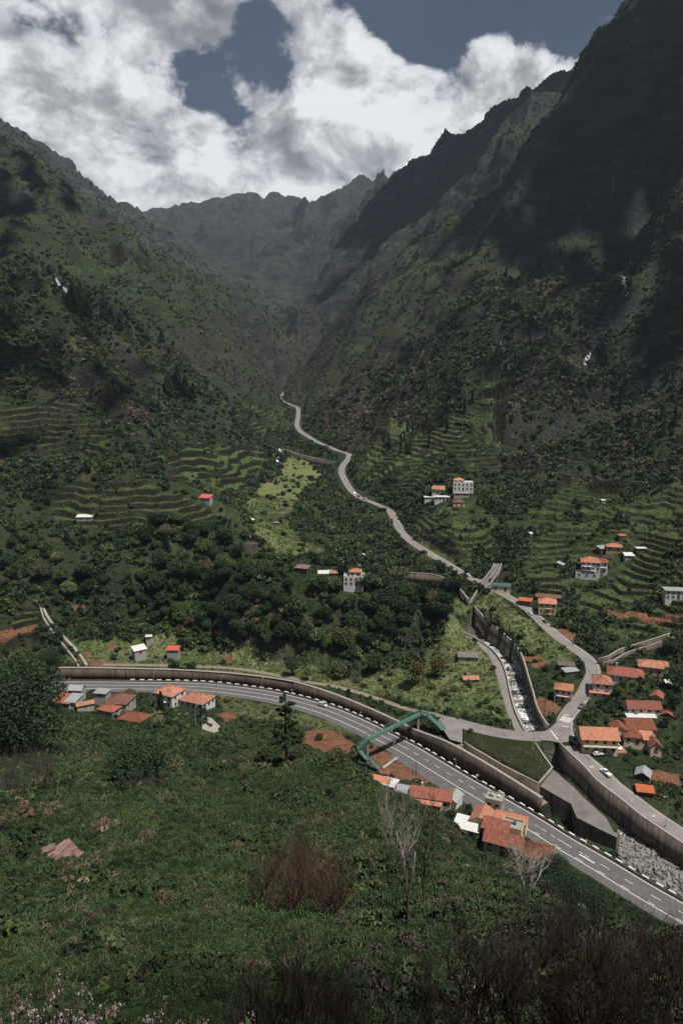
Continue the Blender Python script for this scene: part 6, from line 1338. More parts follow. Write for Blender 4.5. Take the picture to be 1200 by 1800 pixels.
        mb.build('stems', M[bark], root); V, F = cards(np.vstack(lf), .10, rs); mesh_np('foliage', V, F, M[leaf], root, smooth_=False); V, F = cards(np.vstack(P_), .026, rs, aspect=1.0); mesh_np('blossoms', V, F, M['petal'], root, smooth_=False)
    return root
TP = {}
def plant(key, px, py, h, label, cat_, name, group=None, kind='broad', leaf='leaf', bark='bark', seed=1, wide=1.0, at=None, sink=0.0, rz=None):
    kk_ = (kind, leaf, bark, seed)
    q = G(px, py) if at is None else np.array(at)
    if kk_ not in TP: o = tree(name, kind, 10.0 if kind not in ('flower', 'twiggy', 'bush', 'forked') else {'flower': 1.0, 'twiggy': 4.0, 'bush': 3.0, 'forked': 6.0}[kind], seed, leaf, bark); TP[kk_] = o
    else: o = copy_tree(TP[kk_]); o.name = name
    s = h / (10.0 if kind not in ('flower', 'twiggy', 'bush', 'forked') else {'flower': 1.0, 'twiggy': 4.0, 'bush': 3.0, 'forked': 6.0}[kind])
    o.location = (q[0], q[1], q[2] - sink); o.scale = (s * wide, s * wide, s); o.rotation_euler = (0, 0, RNG.uniform(0, 6.28) if rz is None else rz); tag(o, label, cat_, group); return o
# named trees and shrubs
for (px, py, h, wd, kind, leaf, seed, lab) in [
  (44,1320,27,1.05,'dense','leafdark',1,'very large dense dark green tree at the edge of the hamlet'),
  (284,1262,12.5,1.0,'cone','leafdark',2,'dark upright conifer between the two white houses'),
  (504,1347,15.5,1.15,'pine','leafdark',3,'tall slim pine standing alone before the highway'),
  (252,1375,9.5,1.5,'dense','leafdark',4,'dark brownish broad tree on the slope below the palm'),
  (88,1178,12,1.2,'dense','leafdark',5,'dark round tree beside the gully wall'),
  (512,1188,9,.95,'broad','leafdark',6,'dense dark green tree above the wall, first from the cliff foot'),
  (540,1196,6.5,1.0,'broad','leaf',7,'smaller green tree right of the dense dark one above the wall'),
  (596,1193,9.5,1.1,'broad','leafolive',8,'round grey green tree in the middle of the meadow edge'),
  (657,1183,11,1.0,'broad','leaf',9,'tall green tree against the foot of the cliff'),
  (730,1205,12,.9,'broad','leafgold',10,'tree with yellowish brown crown in the meadow'),
  (768,1190,9,1.2,'broad','leafgold',10,'wide olive brown tree left of the flat concrete hut'),
  (560,1300,3,1,'bush','leaf',13,'small green bush beside the red soil'),
  (793,1447,5.5,1.1,'broad','leafdark',5,'dark leafy tree between the row house and the highway cluster'),
  (608,1010,12,.7,'cone','leafdark',2,'dark conifer beside the cliff top house'),
  (228,1228,5.5,1.2,'broad','leafolive',8,'olive tree behind the brown pyramid roof'),
  (535,960,8,1.0,'broad','leafdark',6,'dark tree on the upper meadow above the promontory'),
    (733,1068,10,.7,'cone','leafdark',2,'narrow dark tree at the end of the promontory'),
  (960,1180,4,1.2,'broad','leaf',7,'green tree left of the grey metal roofed shed'),
  (1085,1222,4.5,1.1,'broad','leafgold',10,'golden bush like tree below the large white house'),
  (1185,1215,11,1.1,'broad','leafdark',1,'large dark tree at the right village edge'),(1180,1250,9,1.1,'broad','leafdark',6,'dark tree behind the little striped hut'),(1175,1150,9,1.3,'broad','leafdark',5,'dark tree at the top of the climbing wall')]:
    plant(None, px, py, h, lab, 'tree', {'pine': 'pine_tree', 'cone': 'conifer_tree'}.get(kind, 'tree'), 'trees around the village', kind, leaf, 'bark', seed, wd, sink=.3)
plant(None, 279, 1287, 9.5, 'palm tree with drooping fronds in front of the bungalow', 'palm', 'palm_tree', None, 'palm', 'leafolive', 'bark', 3)
for px, Y, hh_, lab in [(968,192,12,'dark dense tree just below the rusty hip roof'),(1000,184,13,'dark dense tree right of the one below the rusty hip roof'),(1030,176,13,'dark dense tree nearest the highway above the thicket'),(940,178,13,'dark dense tree at the foot of the near hill by the yellow houses'),(1065,168,11,'last dark dense tree along the near side of the highway')]:
    q_ = Q(px, Y, 1); q_[2] = hgt(q_[0], q_[1]); plant(None, 0, 0, hh_, lab, 'tree', 'tree', 'trees around the village', 'dense', 'leafdark', 'bark', 4, 1.25, at=q_, sink=.5)
# forest on the promontory and the lower slopes: each tree its own object
FG = 'trees of the forested promontory'; rs = np.random.RandomState(5)
fpoly = [[(230,1090),(225,980),(300,905),(400,962),(480,1016),(560,1040),(620,1048),(700,1030),(790,1075),(800,1110),(740,1130),(690,1165),(640,1170),(600,1150),(560,1040),(440,1010),(420,1120),(330,1105)],
         [(0,1050),(0,960),(90,950),(230,985),(230,1060),(90,1060)], [(400,1125),(410,1040),(500,1035),(560,1052),(640,1080),(610,1150),(480,1145)], [(840,900),(870,820),(900,820),(905,900),(885,960),(865,960)], [(690,1005),(700,975),(745,1000),(800,1022),(812,1050),(770,1040)]]
protoF = [('broad','leafdark',1),('broad','leafdark',5),('broad','leafdark',6),('broad','leaf',7),('broad','leaf',9),('broad','leafmix',4),('broad','leafolive',8),('cone','leafdark',2)]
for pi_, (poly, n_) in enumerate(zip(fpoly, (215, 16, 62, 16, 12))):
    pp = np.array(poly, float); lo, hi = pp.min(0), pp.max(0); c = 0; got = []
    while c < n_:
        p = rs.uniform(lo, hi)
        if not inside(np.array([p[0]]), np.array([p[1]]), pp)[0]: continue
        q = G(p[0], p[1], 200)
        if any((q[0]-b[0])**2 + (q[1]-b[1])**2 < (b[2]+1.5)**2 for b in BLOCK): c += .2; continue
        k, lf, sd = protoF[rs.choice(8, p=[.2,.18,.17,.13,.1,.1,.07,.05])]
        plant(None, 0, 0, 4 + 9 * rs.uniform(0, 1) ** 1.3 if pi_ != 3 else rs.uniform(4, 7), 'dark leafy tree in the dense wood of the promontory' if pi_ == 0 else ['', 'dark tree in the shaded wood behind the left fields', 'tree clinging to the steep brown face of the promontory', 'tree in the wooded gully of the side stream', 'tree on the bank below the valley road'][pi_], 'tree', 'forest_tree', [FG, 'trees behind the left fields', 'trees on the promontory face', 'trees in the gully', 'trees below the valley road'][pi_], k, lf, 'bark', sd, rs.uniform(.9, 1.3), at=q, sink=.5); c += 1
# burnt slim trunks on the slopes
for poly, n_, lab, grp in [([(840,700),(830,560),(900,430),(1000,420),(1080,480),(1060,600),(900,700)], 120, 'slim charred trunk standing on the steep right slope', 'charred trunks of the right slope'), ([(60,760),(60,660),(200,640),(300,700),(240,760)], 70, 'slim burnt trunk on the upper left terraces', 'burnt trunks of the left slope'),
                      ([(640,720),(660,620),(740,580),(800,700),(760,760)], 45, 'slim burnt trunk on the spur above the valley road', 'burnt trunks of the spur'), ([(330,640),(350,560),(480,590),(520,650),(440,690)], 40, 'burnt trunk on the far left spur', 'burnt trunks of the far spur')]:
    pp = np.array(poly, float); lo, hi = pp.min(0), pp.max(0); c = 0
    while c < n_:
        p = rs.uniform(lo, hi)
        if inside(np.array([p[0]]), np.array([p[1]]), pp)[0]: plant(None, p[0], p[1], rs.uniform(8, 15), lab, 'tree', 'burnt_tree', grp, 'burnt', 'leaf', 'charred', 20 + c % 3, rs.uniform(.9, 1.6)); c += 1
for px, py, h in [(128,548,26),(142,540,30),(156,552,24),(184,566,28),(197,572,24),(212,580,20),(296,690,20),(312,684,24),(326,694,20),(340,700,16),(60,330,20),(285,600,18)]:
    plant(None, px, py, h, 'large dark conifer on the steep left slope', 'tree', 'conifer_tree', 'dark conifers of the left slope', 'cone', 'leafdark', 'bark', 2, 1.5)
for poly, n_ in [([(830,620),(880,470),(1000,420),(1090,470),(1080,580),(900,640)], 46), ([(640,800),(660,700),(760,640),(840,700),(800,800)], 26), ([(1050,640),(1180,600),(1200,760),(1080,780)], 22)]:
    pp = np.array(poly, float); lo, hi = pp.min(0), pp.max(0); c = 0
    while c < n_:
        p = rs.uniform(lo, hi)
        if inside(np.array([p[0]]), np.array([p[1]]), pp)[0]: plant(None, p[0], p[1], rs.uniform(9, 17), 'narrow dark conifer on the steep right slope', 'tree', 'conifer_tree', 'narrow conifers of the right slope', 'cone', 'leafdark', 'bark', 2, rs.uniform(.7, 1.0)); c += 1
# bleached dead trees on the near slope
def by_top(px, pb, pt):
    q = G(px, pb); return q, (CAM_H + ray(px, pt)[2] / ray(px, pt)[1] * q[1]) - q[2]
for px, pb, pt, lab, sd, bk, wd in [(716,1632,1400,'tall dead tree with bleached branches on the grassy slope',31,'deadtree',.55),(682,1545,1420,'dead tree with two pale forked branches left of the tallest one',32,'deadtree',.5),
     (925,1610,1500,'bleached dead tree with spreading white branches above the thicket',33,'deadtree',.9),(745,1590,1440,'dark dead tree right beside the tallest bleached one',34,'twig',.5)]:
    q, hh = by_top(px, pb, pt); plant(None, 0, 0, hh, lab, 'tree', 'dead_tree', None, 'dead', 'leaf', bk, sd, wd, at=q)
# leafless shrubs
def shrubs(poly, n_, hr, lab, grp, bark='twig', seeds=(41, 42, 43, 44), wd=(.8, 1.2)):
    pp = np.array(poly, float); lo, hi = pp.min(0), pp.max(0); c = 0
    while c < n_:
        p = rs.uniform(lo, hi)
        if inside(np.array([p[0]]), np.array([p[1]]), pp)[0]: plant(None, p[0], p[1], rs.uniform(*hr), lab, 'shrub', 'leafless_shrub', grp, 'twiggy', 'leaf', bark, seeds[c % len(seeds)], rs.uniform(*wd)); c += 1
shrubs([(640,1800),(700,1700),(830,1640),(960,1610),(1100,1640),(1200,1680),(1240,1800)], 34, (3.0, 5.2), 'leafless dark shrub in the dense thicket on the near right slope', 'leafless shrubs of the right thicket', wd=(.7,1.0))
shrubs([(900,1640),(960,1600),(1060,1640),(1180,1700),(1200,1760),(1000,1740)], 16, (4.0, 6.5), 'taller bare brown shrub rising from the right thicket', 'taller bare shrubs of the thicket', wd=(.6,.8))
shrubs([(430,1800),(520,1790),(600,1760),(640,1800)], 9, (3.5, 5.0), 'bare dark shrub with forked stems at the lower edge of the grass slope', 'bare shrubs below the grass slope', wd=(.7,1.0))
shrubs([(0,1400),(0,1330),(60,1320),(120,1330),(110,1390),(50,1400)], 26, (4, 6.5), 'leafless brown shrub in the thicket below the very large tree', 'brown shrubs below the large tree', 'charred')
shrubs([(450,1600),(465,1540),(530,1510),(600,1545),(590,1610),(520,1640)], 30, (4.5, 6.8), 'reddish brown broom shrub in the middle of the grass slope', 'broom shrubs of the grass slope', 'broomtwig')
shrubs([(200,1400),(220,1360),(300,1370),(310,1400)], 10, (3, 4.5), 'tangled dark shrub around the brownish broad tree', 'tangled shrubs at the broad tree', 'charred')
for px, py, h, lab in [(505,1425,3.5,'single thin leafless sapling on the grassy hump'),(538,1440,2.6,'short leafless sapling right of the thin one'),(320,1640,2.0,'small bare shrub with orange tinged stems in the grass'),(645,1500,3.0,'bare shrub left of the dead trees'),
     (800,1475,3.5,'bare shrub by the white sheet roofed outbuilding'),(700,1415,3.5,'bare shrub at the crest before the cluttered annex')]: plant(None, px, py, h, lab, 'shrub', 'leafless_shrub', None, 'twiggy', 'leaf', 'charred', 41, .8)
for px, py, h, lf, lab in [(178,1455,1.5,'drygrass','round brown dry shrub in the grass, upper one'),(262,1475,1.3,'drygrass','flat brown dry shrub right of the round one'),(288,1585,1.3,'drygrass','pale flowering brown shrub in the middle of the grass'),(415,1490,1.0,'drygrass','small dry shrub below the hump'),
     (430,1360,2.0,'leafolive','grey green bush on the crest of the hump'),(380,1330,3.0,'leafdark','dark laurel like bush behind the hump'),(340,1335,3.4,'leafdark','large dark bush below the concrete yard'),(300,1350,3.0,'leafolive','pale bush between the dark tree and the hump'),(420,1300,2.5,'leafolive','silvery bush in the garden below the highway'),
     (590,1345,3.4,'leafolive','silvery green bush right of the pine'),(480,1300,2.4,'leaf','green bush left of the pine'),(470,1330,2.6,'leaf','second green bush behind the hump'),(630,1200,2.4,'leafolive','grey bush on the meadow'),(700,1170,3,'leafolive','pale bush near the cliff foot'),
     (845,1265,2.2,'leaf','bush at the corner of the meadow'),(880,1255,2.2,'leafolive','pale bush beside the riverbank lane'),(780,1222,3.2,'leafolive','pale flowering bush in the middle of the meadow'),(800,1215,3.0,'leafolive','second pale flowering bush in the meadow'),(760,1212,3.0,'leafolive','third pale bush under the yellowish tree'),
     (316,1108,3.4,'drygrass','leafless pale tree like bush at the meadow top'),(300,1163,2.4,'leaf','bush under the pinkish red roofed hut'),(455,1150,3.8,'leafolive','silvery bush at the cliff foot'),(860,1098,3.6,'leaf','bush at the head of the stepped channel'),(825,1205,3,'leafmix','brown green bush beside the ruined hut'),
     (645,1370,2.2,'leafdark','dark bush under the footbridge stairs'),(760,1285,2.4,'leafdark','dark bush under the footbridge landing')]:
    plant(None, px, py, h, lab, 'bush', 'bush', None, 'bush', lf, 'bark', 50 + (px % 3), 1.1, sink=.1)
# flowering plants close to the viewer
for k in range(15):
    px, py = rs.uniform(-10, 210) if k < 11 else rs.uniform(210, 420), 0; Y = rs.uniform(7.6, 10.2); q0 = Q(px, Y, 140); x = q0[0]; zt_ = CAM_H + ray(px, rs.uniform(1650, 1780))[2] / ray(px, 1720)[1] * Y
    zg = hgt(x, Y); hh = min(max(zt_ - zg, .6), 1.5); plant(None, 0, 0, hh, 'leggy plant with pale pink flower heads on the nearest bank', 'flowering plant', 'flowering_plant', 'flowering plants of the nearest bank', 'flower', 'leafdark', 'twig', 60 + k % 3, .6, at=(x, Y, zg))
for k in range(10):
    px = rs.uniform(60, 480); Y = rs.uniform(7, 13); q0 = Q(px, Y, 140); x = q0[0]; zg = hgt(x, Y); zt_ = CAM_H + ray(px, 1700)[2] / ray(px, 1700)[1] * Y; hh = min(max(zt_ - zg, 1.2), 5.0); plant(None, 0, 0, hh, 'bare brown stems reaching up from the nearest bank', 'shrub', 'leafless_shrub', 'bare stems of the nearest bank', 'twiggy', 'leaf', 'twig', 41 + k % 4, .55, at=(x, Y, zg))
def near_forked(n_, pxr, Yr, topr, lab, grp):
    for k in range(n_):
        px = rs.uniform(*pxr); Y = rs.uniform(*Yr); tp = rs.uniform(*topr); q0 = Q(px, Y, 120); x = q0[0]; zg = hgt(x, Y); zt_ = CAM_H + ray(px, tp)[2] / ray(px, tp)[1] * Y; hh = min(max(zt_ - zg, 2.5), 9.5)
        plant(None, 0, 0, hh, lab, 'shrub', 'leafless_shrub', grp, 'forked', 'leaf', 'twig', 71 + k % 5, .62, at=(x, Y, zg))
near_forked(7, (470, 640), (20, 30), (1500, 1660), 'tall burnt forked shrub rising in the lower middle of the grass slope', 'tall burnt shrubs of the lower middle')
near_forked(30, (690, 1230), (18, 34), (1560, 1700), 'tall burnt forked shrub in front of the right thicket', 'tall burnt shrubs before the thicket')
near_forked(26, (780, 1230), (30, 52), (1530, 1620), 'burnt forked shrub standing deep in the right thicket', 'burnt forked shrubs deep in the thicket')
near_forked(6, (60, 420), (16, 24), (1690, 1770), 'burnt forked shrub low on the bank at the flowering plants', 'burnt shrubs near the flowering plants')
shrubs([(120,1780),(60,1450),(350,1380),(620,1380),(840,1500),(700,1700),(420,1720)], 46, (.9, 2.0), 'small bare twiggy shrub scattered over the near grass slope', 'small bare shrubs scattered in the grass', 'charred')
# ------------------------------------------------------------------ ground cover: one object each, copies made by a node tree
def scatter(name, protos, mats, pts, scl, pick, label, rotz=None, tilt=.12):
    """protos: list of (V, F, material index). The object's own mesh carries the prototype leaves and the points they grow on."""
    Vs, Fs, Mi, pid = [], [], [], []; n = 0
    for k, parts_ in enumerate(protos):
        for (V, F, mi) in parts_: Vs.append(V); Fs.append(F + n); Mi += [mi] * len(F); pid += [k] * len(V); n += len(V)
    V = np.vstack(Vs + [pts]); F = np.vstack(Fs); pid += [99] * len(pts); o = mesh_np(name, V, F, mats, smooth_=False, matidx=Mi); me = o.data
    def at(nm, typ, dat):
        a = me.attributes.new(nm, typ, 'POINT'); a.data.foreach_set('value', dat)
    z0 = np.zeros(n, np.float32); at('pid', 'INT', np.array(pid, np.int32)); at('pick', 'INT', np.r_[np.zeros(n), pick].astype(np.int32)); at('scl', 'FLOAT', np.r_[z0, scl].astype(np.float32)); at('rz', 'FLOAT', np.r_[z0, RNG.uniform(0, 6.28, len(pts)) if rotz is None else rotz].astype(np.float32)); at('tx', 'FLOAT', np.r_[z0, RNG.normal(0, tilt, len(pts))].astype(np.float32))
    ng = bpy.data.node_groups.new(name + '_growth', 'GeometryNodeTree'); ng.interface.new_socket('Geometry', in_out='INPUT', socket_type='NodeSocketGeometry'); ng.interface.new_socket('Geometry', in_out='OUTPUT', socket_type='NodeSocketGeometry')
    N_, L_ = ng.nodes, ng.links; gi = N_.new('NodeGroupInput'); go = N_.new('NodeGroupOutput'); jn_ = N_.new('GeometryNodeJoinGeometry')
    def named(nm, typ): a = N_.new('GeometryNodeInputNamedAttribute'); a.data_type = typ; a.inputs[0].default_value = nm; return a.outputs['Attribute']
    def eq(sock, v):
        c = N_.new('FunctionNodeCompare'); c.data_type = 'INT'; c.operation = 'EQUAL'; L_.new(sock, c.inputs[2]); c.inputs[3].default_value = v; return c.outputs[0]
    def sepg(v): s = N_.new('GeometryNodeSeparateGeometry'); s.domain = 'POINT'; L_.new(gi.outputs[0], s.inputs[0]); L_.new(eq(named('pid', 'INT'), v), s.inputs[1]); return s.outputs[0]
    P0 = sepg(99); cx = N_.new('ShaderNodeCombineXYZ'); L_.new(named('tx', 'FLOAT'), cx.inputs[0]); L_.new(named('tx', 'FLOAT'), cx.inputs[1]); L_.new(named('rz', 'FLOAT'), cx.inputs[2]); er = N_.new('FunctionNodeEulerToRotation'); L_.new(cx.outputs[0], er.inputs[0])
    for k in range(len(protos)):
        ip = N_.new('GeometryNodeInstanceOnPoints'); L_.new(P0, ip.inputs['Points']); L_.new(eq(named('pick', 'INT'), k), ip.inputs['Selection']); L_.new(sepg(k), ip.inputs['Instance']); L_.new(er.outputs[0], ip.inputs['Rotation']); L_.new(named('scl', 'FLOAT'), ip.inputs['Scale']); L_.new(ip.outputs[0], jn_.inputs[0])
    L_.new(jn_.outputs[0], go.inputs[0]); md = o.modifiers.new('growth', 'NODES'); md.node_group = ng; tag(o, label, name.replace('_', ' '), kind='stuff'); return o
# keep-clear map
CLEAR = np.zeros((NR, NC), bool)
def clear_line(pts, r):
    si, sj = sub(np.array(pts)[:, :2], r + 1); d, _z = seg_dist(GX[si, sj], GY[si, sj], np.array(pts)); CLEAR[si, sj] |= d < r
def clear_poly(pts, r=.5):
    pts = np.array(pts); si, sj = sub(pts[:, :2], r + 1); x = GX[si, sj]; y = GY[si, sj]; d, _z = seg_dist(x, y, pts, True); CLEAR[si, sj] |= inside(x, y, pts) | (d < r)
clear_line(hoff(6.0), 7.6); clear_line(lay[i0:i1], 5); clear_line(road_up, 4.6); clear_line(road_up[95:], 8); clear_line(street, 4.6); clear_line(bank, 3.0); clear_line(path, 2.0); clear_line(wline, 3.0); clear_line(wtop, 1.0); clear_poly(bed, .8); clear_poly(res, .8); clear_poly([P(*q) for q in WT], 1.5); clear_poly(jn, 1); clear_poly(tn, .5); clear_line(sc_, 2.6); clear_line(rA, 2.6); clear_poly(poly_z(FIELD), .6)
for bx, by, br in BLOCK: clear_poly([(bx + br * math.cos(a), by + br * math.sin(a), 0) for a in np.linspace(0, 6.28, 9)[:-1]], .4)
CLEAR |= MASK[..., 0] > .4
gzx = np.gradient(Z, axis=0) / np.maximum(np.gradient(GY, axis=0), .05)
SLOPE = np.abs(gzx)
def sample(n, y0, y1, umax=.72, dens=None, pw=1.3):
    """points spread evenly over the ground between two distances; pw<2 thins them with distance"""
    a = 3 - pw; t = RNG.uniform(0, 1, n); Yv = ((y0 ** a) + t * (y1 ** a - y0 ** a)) ** (1 / a) if abs(a) > .01 else y0 * (y1 / y0) ** t
    u = RNG.uniform(-umax, umax, n); fi = np.interp(Yv, YS, np.arange(NR)); fj = (u - US[0]) / DU; i = np.clip(fi.round().astype(int), 0, NR - 1); j = np.clip(fj.round().astype(int), 0, NC - 1)
    x = u * (Yv + 40); k = ~CLEAR[i, j]
    if dens is not None: k &= RNG.rand(n) < dens(x, Yv, i, j)
    x, Yv, i, j = x[k], Yv[k], i[k], j[k]; return np.c_[x, Yv, hgtv(x, Yv)], i, j
def bushproto(n, sz, seed, mi, rz=.75): rs_ = np.random.RandomState(seed); p = blob_pts(n, 1, 1, rz, rs_, 5, .35, .35); V, F = cards(p, sz, rs_); return [(V, F, mi)]
FM = [M['leafdark'], M['leaf'], M['leafmix'], M['leafolive'], M['drygrass'], M['charred']]
BP = [bushproto(130, .30, 1, 0), bushproto(120, .32, 2, 1), bushproto(120, .32, 3, 2), bushproto(110, .30, 4, 3), bushproto(120, .30, 5, 0, 1.25), bushproto(120, .32, 6, 1, .55), bushproto(130, .26, 7, 4, .9), bushproto(130, .22, 8, 5, .9)]
def picks(i, j, x, y):
    b_ = MASK2[i, j, 0]; n = len(i); r = RNG.rand(n); nz_ = pn(x / 60, y / 60, 71)
    pk = np.select([r < .40, r < .58, r < .78, r < .84, r < .94], [0, 1, 2, 3, 4], 5); pk = np.where((pk == 0) & (y > 520) & (RNG.rand(n) < .6), 2, pk); pk = np.where((nz_ > .25) & (RNG.rand(n) < .5), 5, pk)
    br = RNG.rand(n) < b_ * .85; pk = np.where(br, np.where(RNG.rand(n) < .45, 6, 7), pk); return pk
def dslope(x, y, i, j):
    nz_ = pn(x / 38, y / 38, 72) + .6 * pn(x / 13, y / 13, 73); d = smooth(-.35, .35, nz_) * .85 + .15; d = d * (1 - .95 * MASK2[i, j, 3]) * (1 - .94 * MASK[i, j, 1]) * (1 - MASK[i, j, 0]) * (1 - MASK[i, j, 2]); return d * (1 - .5 * smooth(1.3, 2.2, SLOPE[i, j]))
pts, i, j = sample(270000, 200, 1000, .62, dslope, 1.2); s = (.45 + 2.4 * RNG.uniform(0, 1, len(pts)) ** 3.5) * (1 + pts[:, 1] / 1500) * (1 - .5 * MASK2[i, j, 3]) * np.where(pts[:, 1] < 330, .62, 1)
scatter('hillside_scrub', BP, FM, pts, s, picks(i, j, pts[:, 0], pts[:, 1]), 'dense low scrub covering the valley slopes')
pts, i, j = sample(150000, 1000, 2900, .6, dslope, 1.6); s = (1.4 + 2.4 * RNG.uniform(0, 1, len(pts)) ** 2) * (pts[:, 1] / 1300) ** .6
pk = picks(i, j, pts[:, 0], pts[:, 1]); pk = np.where((RNG.rand(len(pk)) < .5) & (pk == 1), 7, pk); scatter('distant_scrub', BP, FM, pts, s, pk, 'scrub covering the far mountain slopes')
# meadow weeds, on meadow and terraces
def grasstuft(n, L, seed, mi, spread=1.0, wid=.06):
    rs_ = np.random.RandomState(seed); a = rs_.uniform(0, 6.28, n); r = spread * np.sqrt(rs_.uniform(0, 1, n)); b0 = np.c_[np.cos(a) * r, np.sin(a) * r, np.full(n, -.08)]; d = np.c_[rs_.normal(0, .45, n), rs_.normal(0, .45, n), np.ones(n)]; l = L * rs_.uniform(.5, 1.2, n)[:, None]
    t = b0 + d * l; m_ = b0 + d * l * .5 + [0, 0, .05]; a2 = rs_.uniform(0, 6.28, n); w_ = np.c_[np.cos(a2), np.sin(a2), np.zeros(n)] * wid
    return np.stack([b0 - w_ * .5, m_ - w_, t, m_ + w_], 1).reshape(-1, 3), np.arange(4 * n).reshape(-1, 4), mi
def dmead(x, y, i, j): return np.clip(MASK[i, j, 1] + .6 * MASK2[i, j, 3] * (y < 700), 0, 1) * (.35 + .65 * smooth(-.3, .3, pn(x / 6, y / 6, 74)))
GP = [[grasstuft(60, .9, 1, 0)], [grasstuft(50, .6, 2, 1)], [bushproto(60, .3, 9, 1, .5)[0]], [bushproto(70, .3, 10, 2, .7)[0]]]
pts, i, j = sample(260000, 230, 620, .62, dmead, 1.0); r = RNG.rand(len(pts)); pk = np.select([r < .45, r < .8, r < .93], [0, 1, 2], 3); s = RNG.uniform(.35, .8, len(pts)) * np.where(pk >= 2, 1.0, 1)
scatter('meadow_grass', GP, [M['weeds'], M['leafolive'], M['leaf']], pts, s, pk, 'tufted yellowish green grass of the meadows')
# crop rows in the triangular field
fp = np.array(poly_z(FIELD)); a = P(816,1307,9.3); b_ = P(947,1378,9); dr = (b_ - a)[:2]; dr /= np.linalg.norm(dr); nr_ = np.array([-dr[1], dr[0]]); cpts = []
for o_ in np.arange(0, 40, .95):
    for s_ in np.arange(-15, 60, .62): q = a[:2] + dr * s_ + nr_ * o_ + RNG.normal(0, .1, 2); cpts.append(q)
cpts = np.array(cpts); cpts = cpts[inside(cpts[:, 0], cpts[:, 1], fp)]; d_, _z = seg_dist(cpts[:, 0], cpts[:, 1], fp, True); cpts = cpts[(d_ > .6) & (RNG.rand(len(cpts)) < .9)]; pts = np.c_[cpts, hgtv(cpts[:, 0], cpts[:, 1]) + .05]
scatter('crop_rows', [bushproto(45, .4, 11, 0, .7), bushproto(45, .4, 12, 1, .7)], [M['leaf'], M['weeds']], pts, RNG.uniform(.24, .36, len(pts)), (pn(pts[:, 0] / 7, pts[:, 1] / 7, 75) > .15).astype(int), 'leafy vegetable rows in the triangular field')
# near slope grass: knee high growth with flowers
def dnear(x, y, i, j): return np.full(len(x), 1.0)
def mixtuft(seed, mats): 
    out = [grasstuft(34, .75, seed, mats[0], 1.0, .05)]; rs_ = np.random.RandomState(seed + 90); p = blob_pts(110, 1.0, 1.0, .5, rs_, 6, .22); V, F = cards(p, .15, rs_); out.append((V, F, mats[1])); return out
def flowertuft(seed, mat_i):
    out = mixtuft(seed, (0, 1)); rs_ = np.random.RandomState(seed + 70); p = np.c_[rs_.normal(0, .7, (16, 2)), rs_.uniform(.6, 1.05, 16)]; V, F = cards(p, .07, rs_, aspect=1.0); out.append((V, F, mat_i)); return out
NP = [mixtuft(1, (0, 1)), mixtuft(2, (0, 2)), mixtuft(3, (0, 6)), flowertuft(4, 3), mixtuft(5, (4, 2)), flowertuft(6, 5), mixtuft(7, (4, 4))]
NM = [M['grassblade'], M['slopeleaf'], M['leafdark'], M['petal'], M['drygrass'], M['yellowpetal'], M['leaf']]
def npick(pts):
    x, y = pts[:, 0], pts[:, 1]; r = RNG.rand(len(pts)); dry = pn(x / 11, y / 11, 76) + .5 * pn(x / 4, y / 4, 78); pk = np.select([r < .34, r < .58, r < .76, r < .90], [0, 1, 2, 3], 0); base_ = pn(x / 17, y / 17, 86) + .6 * pn(x / 6, y / 6, 87); pk = np.where((base_ > .12) & (r < .85), 1, pk); pk = np.where((base_ < -.30) & (r < .6), 2, pk); pk = np.where((dry > .30) & (r < .45), 4, pk); pk = np.where((dry > .5) & (r < .4), 6, pk); pk = np.where((r > .985), 5, pk); return pk
pts, i, j = sample(90000, 22, 200, .66, None, 1.75); s = RNG.uniform(.22, .55, len(pts)) * (.7 + pts[:, 1] / 110) * (1 + .5 * pn(pts[:, 0] / 5, pts[:, 1] / 5, 79))
scatter('slope_grass', NP, NM, pts, s, npick(pts), 'lush tangled grass with tiny pale flowers on the near slope')
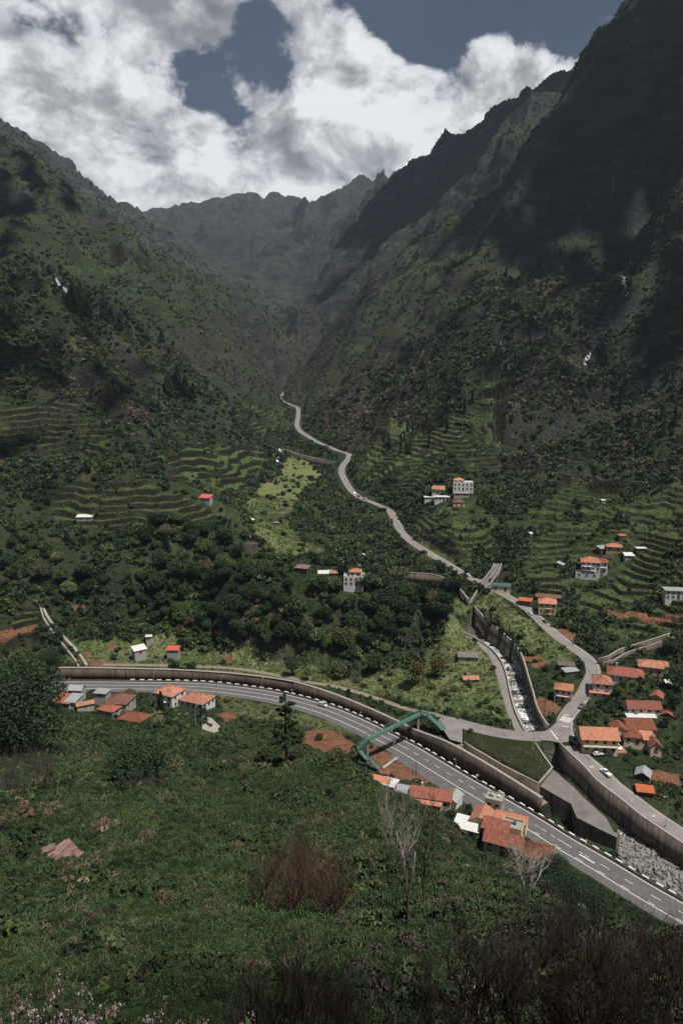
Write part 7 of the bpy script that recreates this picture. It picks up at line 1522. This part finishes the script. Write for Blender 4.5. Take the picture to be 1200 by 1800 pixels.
def dlump(x, y, i, j): return smooth(.05, .5, pn(x / 14, y / 14, 80) + .4 * pn(x / 5, y / 5, 81)) 
pts, i, j = sample(46000, 28, 215, .62, dlump, 1.5); s = RNG.uniform(.25, .8, len(pts)) ** 1.3 * 1.3 * (.6 + pts[:, 1] / 170)
scatter('slope_brambles', BP, FM, pts, s, np.select([RNG.rand(len(pts)) < .40, RNG.rand(len(pts)) < .35, RNG.rand(len(pts)) < .12, RNG.rand(len(pts)) < .06], [0, 2, 6, 3], 1), 'darker bramble clumps in the near slope grass')
def dbig(x, y, i, j): return smooth(.25, .6, pn(x / 17, y / 17, 84) + .5 * pn(x / 6, y / 6, 85))
pts, i, j = sample(6500, 34, 215, .62, dbig, 1.3); s = RNG.uniform(.6, 1.5, len(pts))
scatter('slope_bushes', BP, FM, pts, s, np.select([RNG.rand(len(pts)) < .5, RNG.rand(len(pts)) < .5, RNG.rand(len(pts)) < .3, RNG.rand(len(pts)) < .4], [0, 2, 7, 6], 1), 'patches of darker bushes on the near slope')
def dthick(x, y, i, j): return smooth(-.1, .3, (x / (y + 40)) - .02 + .1 * pn(x / 8, y / 8, 88)) * smooth(95, 70, y)
pts, i, j = sample(5200, 26, 95, .62, dthick, 1.3); s = RNG.uniform(.35, 1.1, len(pts))
scatter('thicket_undergrowth', BP, FM, pts, s, np.select([RNG.rand(len(pts)) < .45, RNG.rand(len(pts)) < .5], [0, 7], 2), 'dark undergrowth between the bare stems of the thicket')
# village gardens around the roads
def dgar(x, y, i, j): return smooth(-.2, .5, pn(x / 9, y / 9, 82) + .5 * pn(x / 3.5, y / 3.5, 83)) * (1 - .95 * MASK[i, j, 1]) * (1 - MASK[i, j, 2])
pts, i, j = sample(42000, 185, 400, .6, dgar, 1.0); s = .35 + 1.1 * RNG.uniform(0, 1, len(pts)) ** 2.5; r = RNG.rand(len(pts))
scatter('garden_growth', BP, FM, pts, s, np.select([r < .25, r < .55, r < .7, r < .88], [0, 1, 2, 3], 5), 'mixed garden growth between the houses and roads')
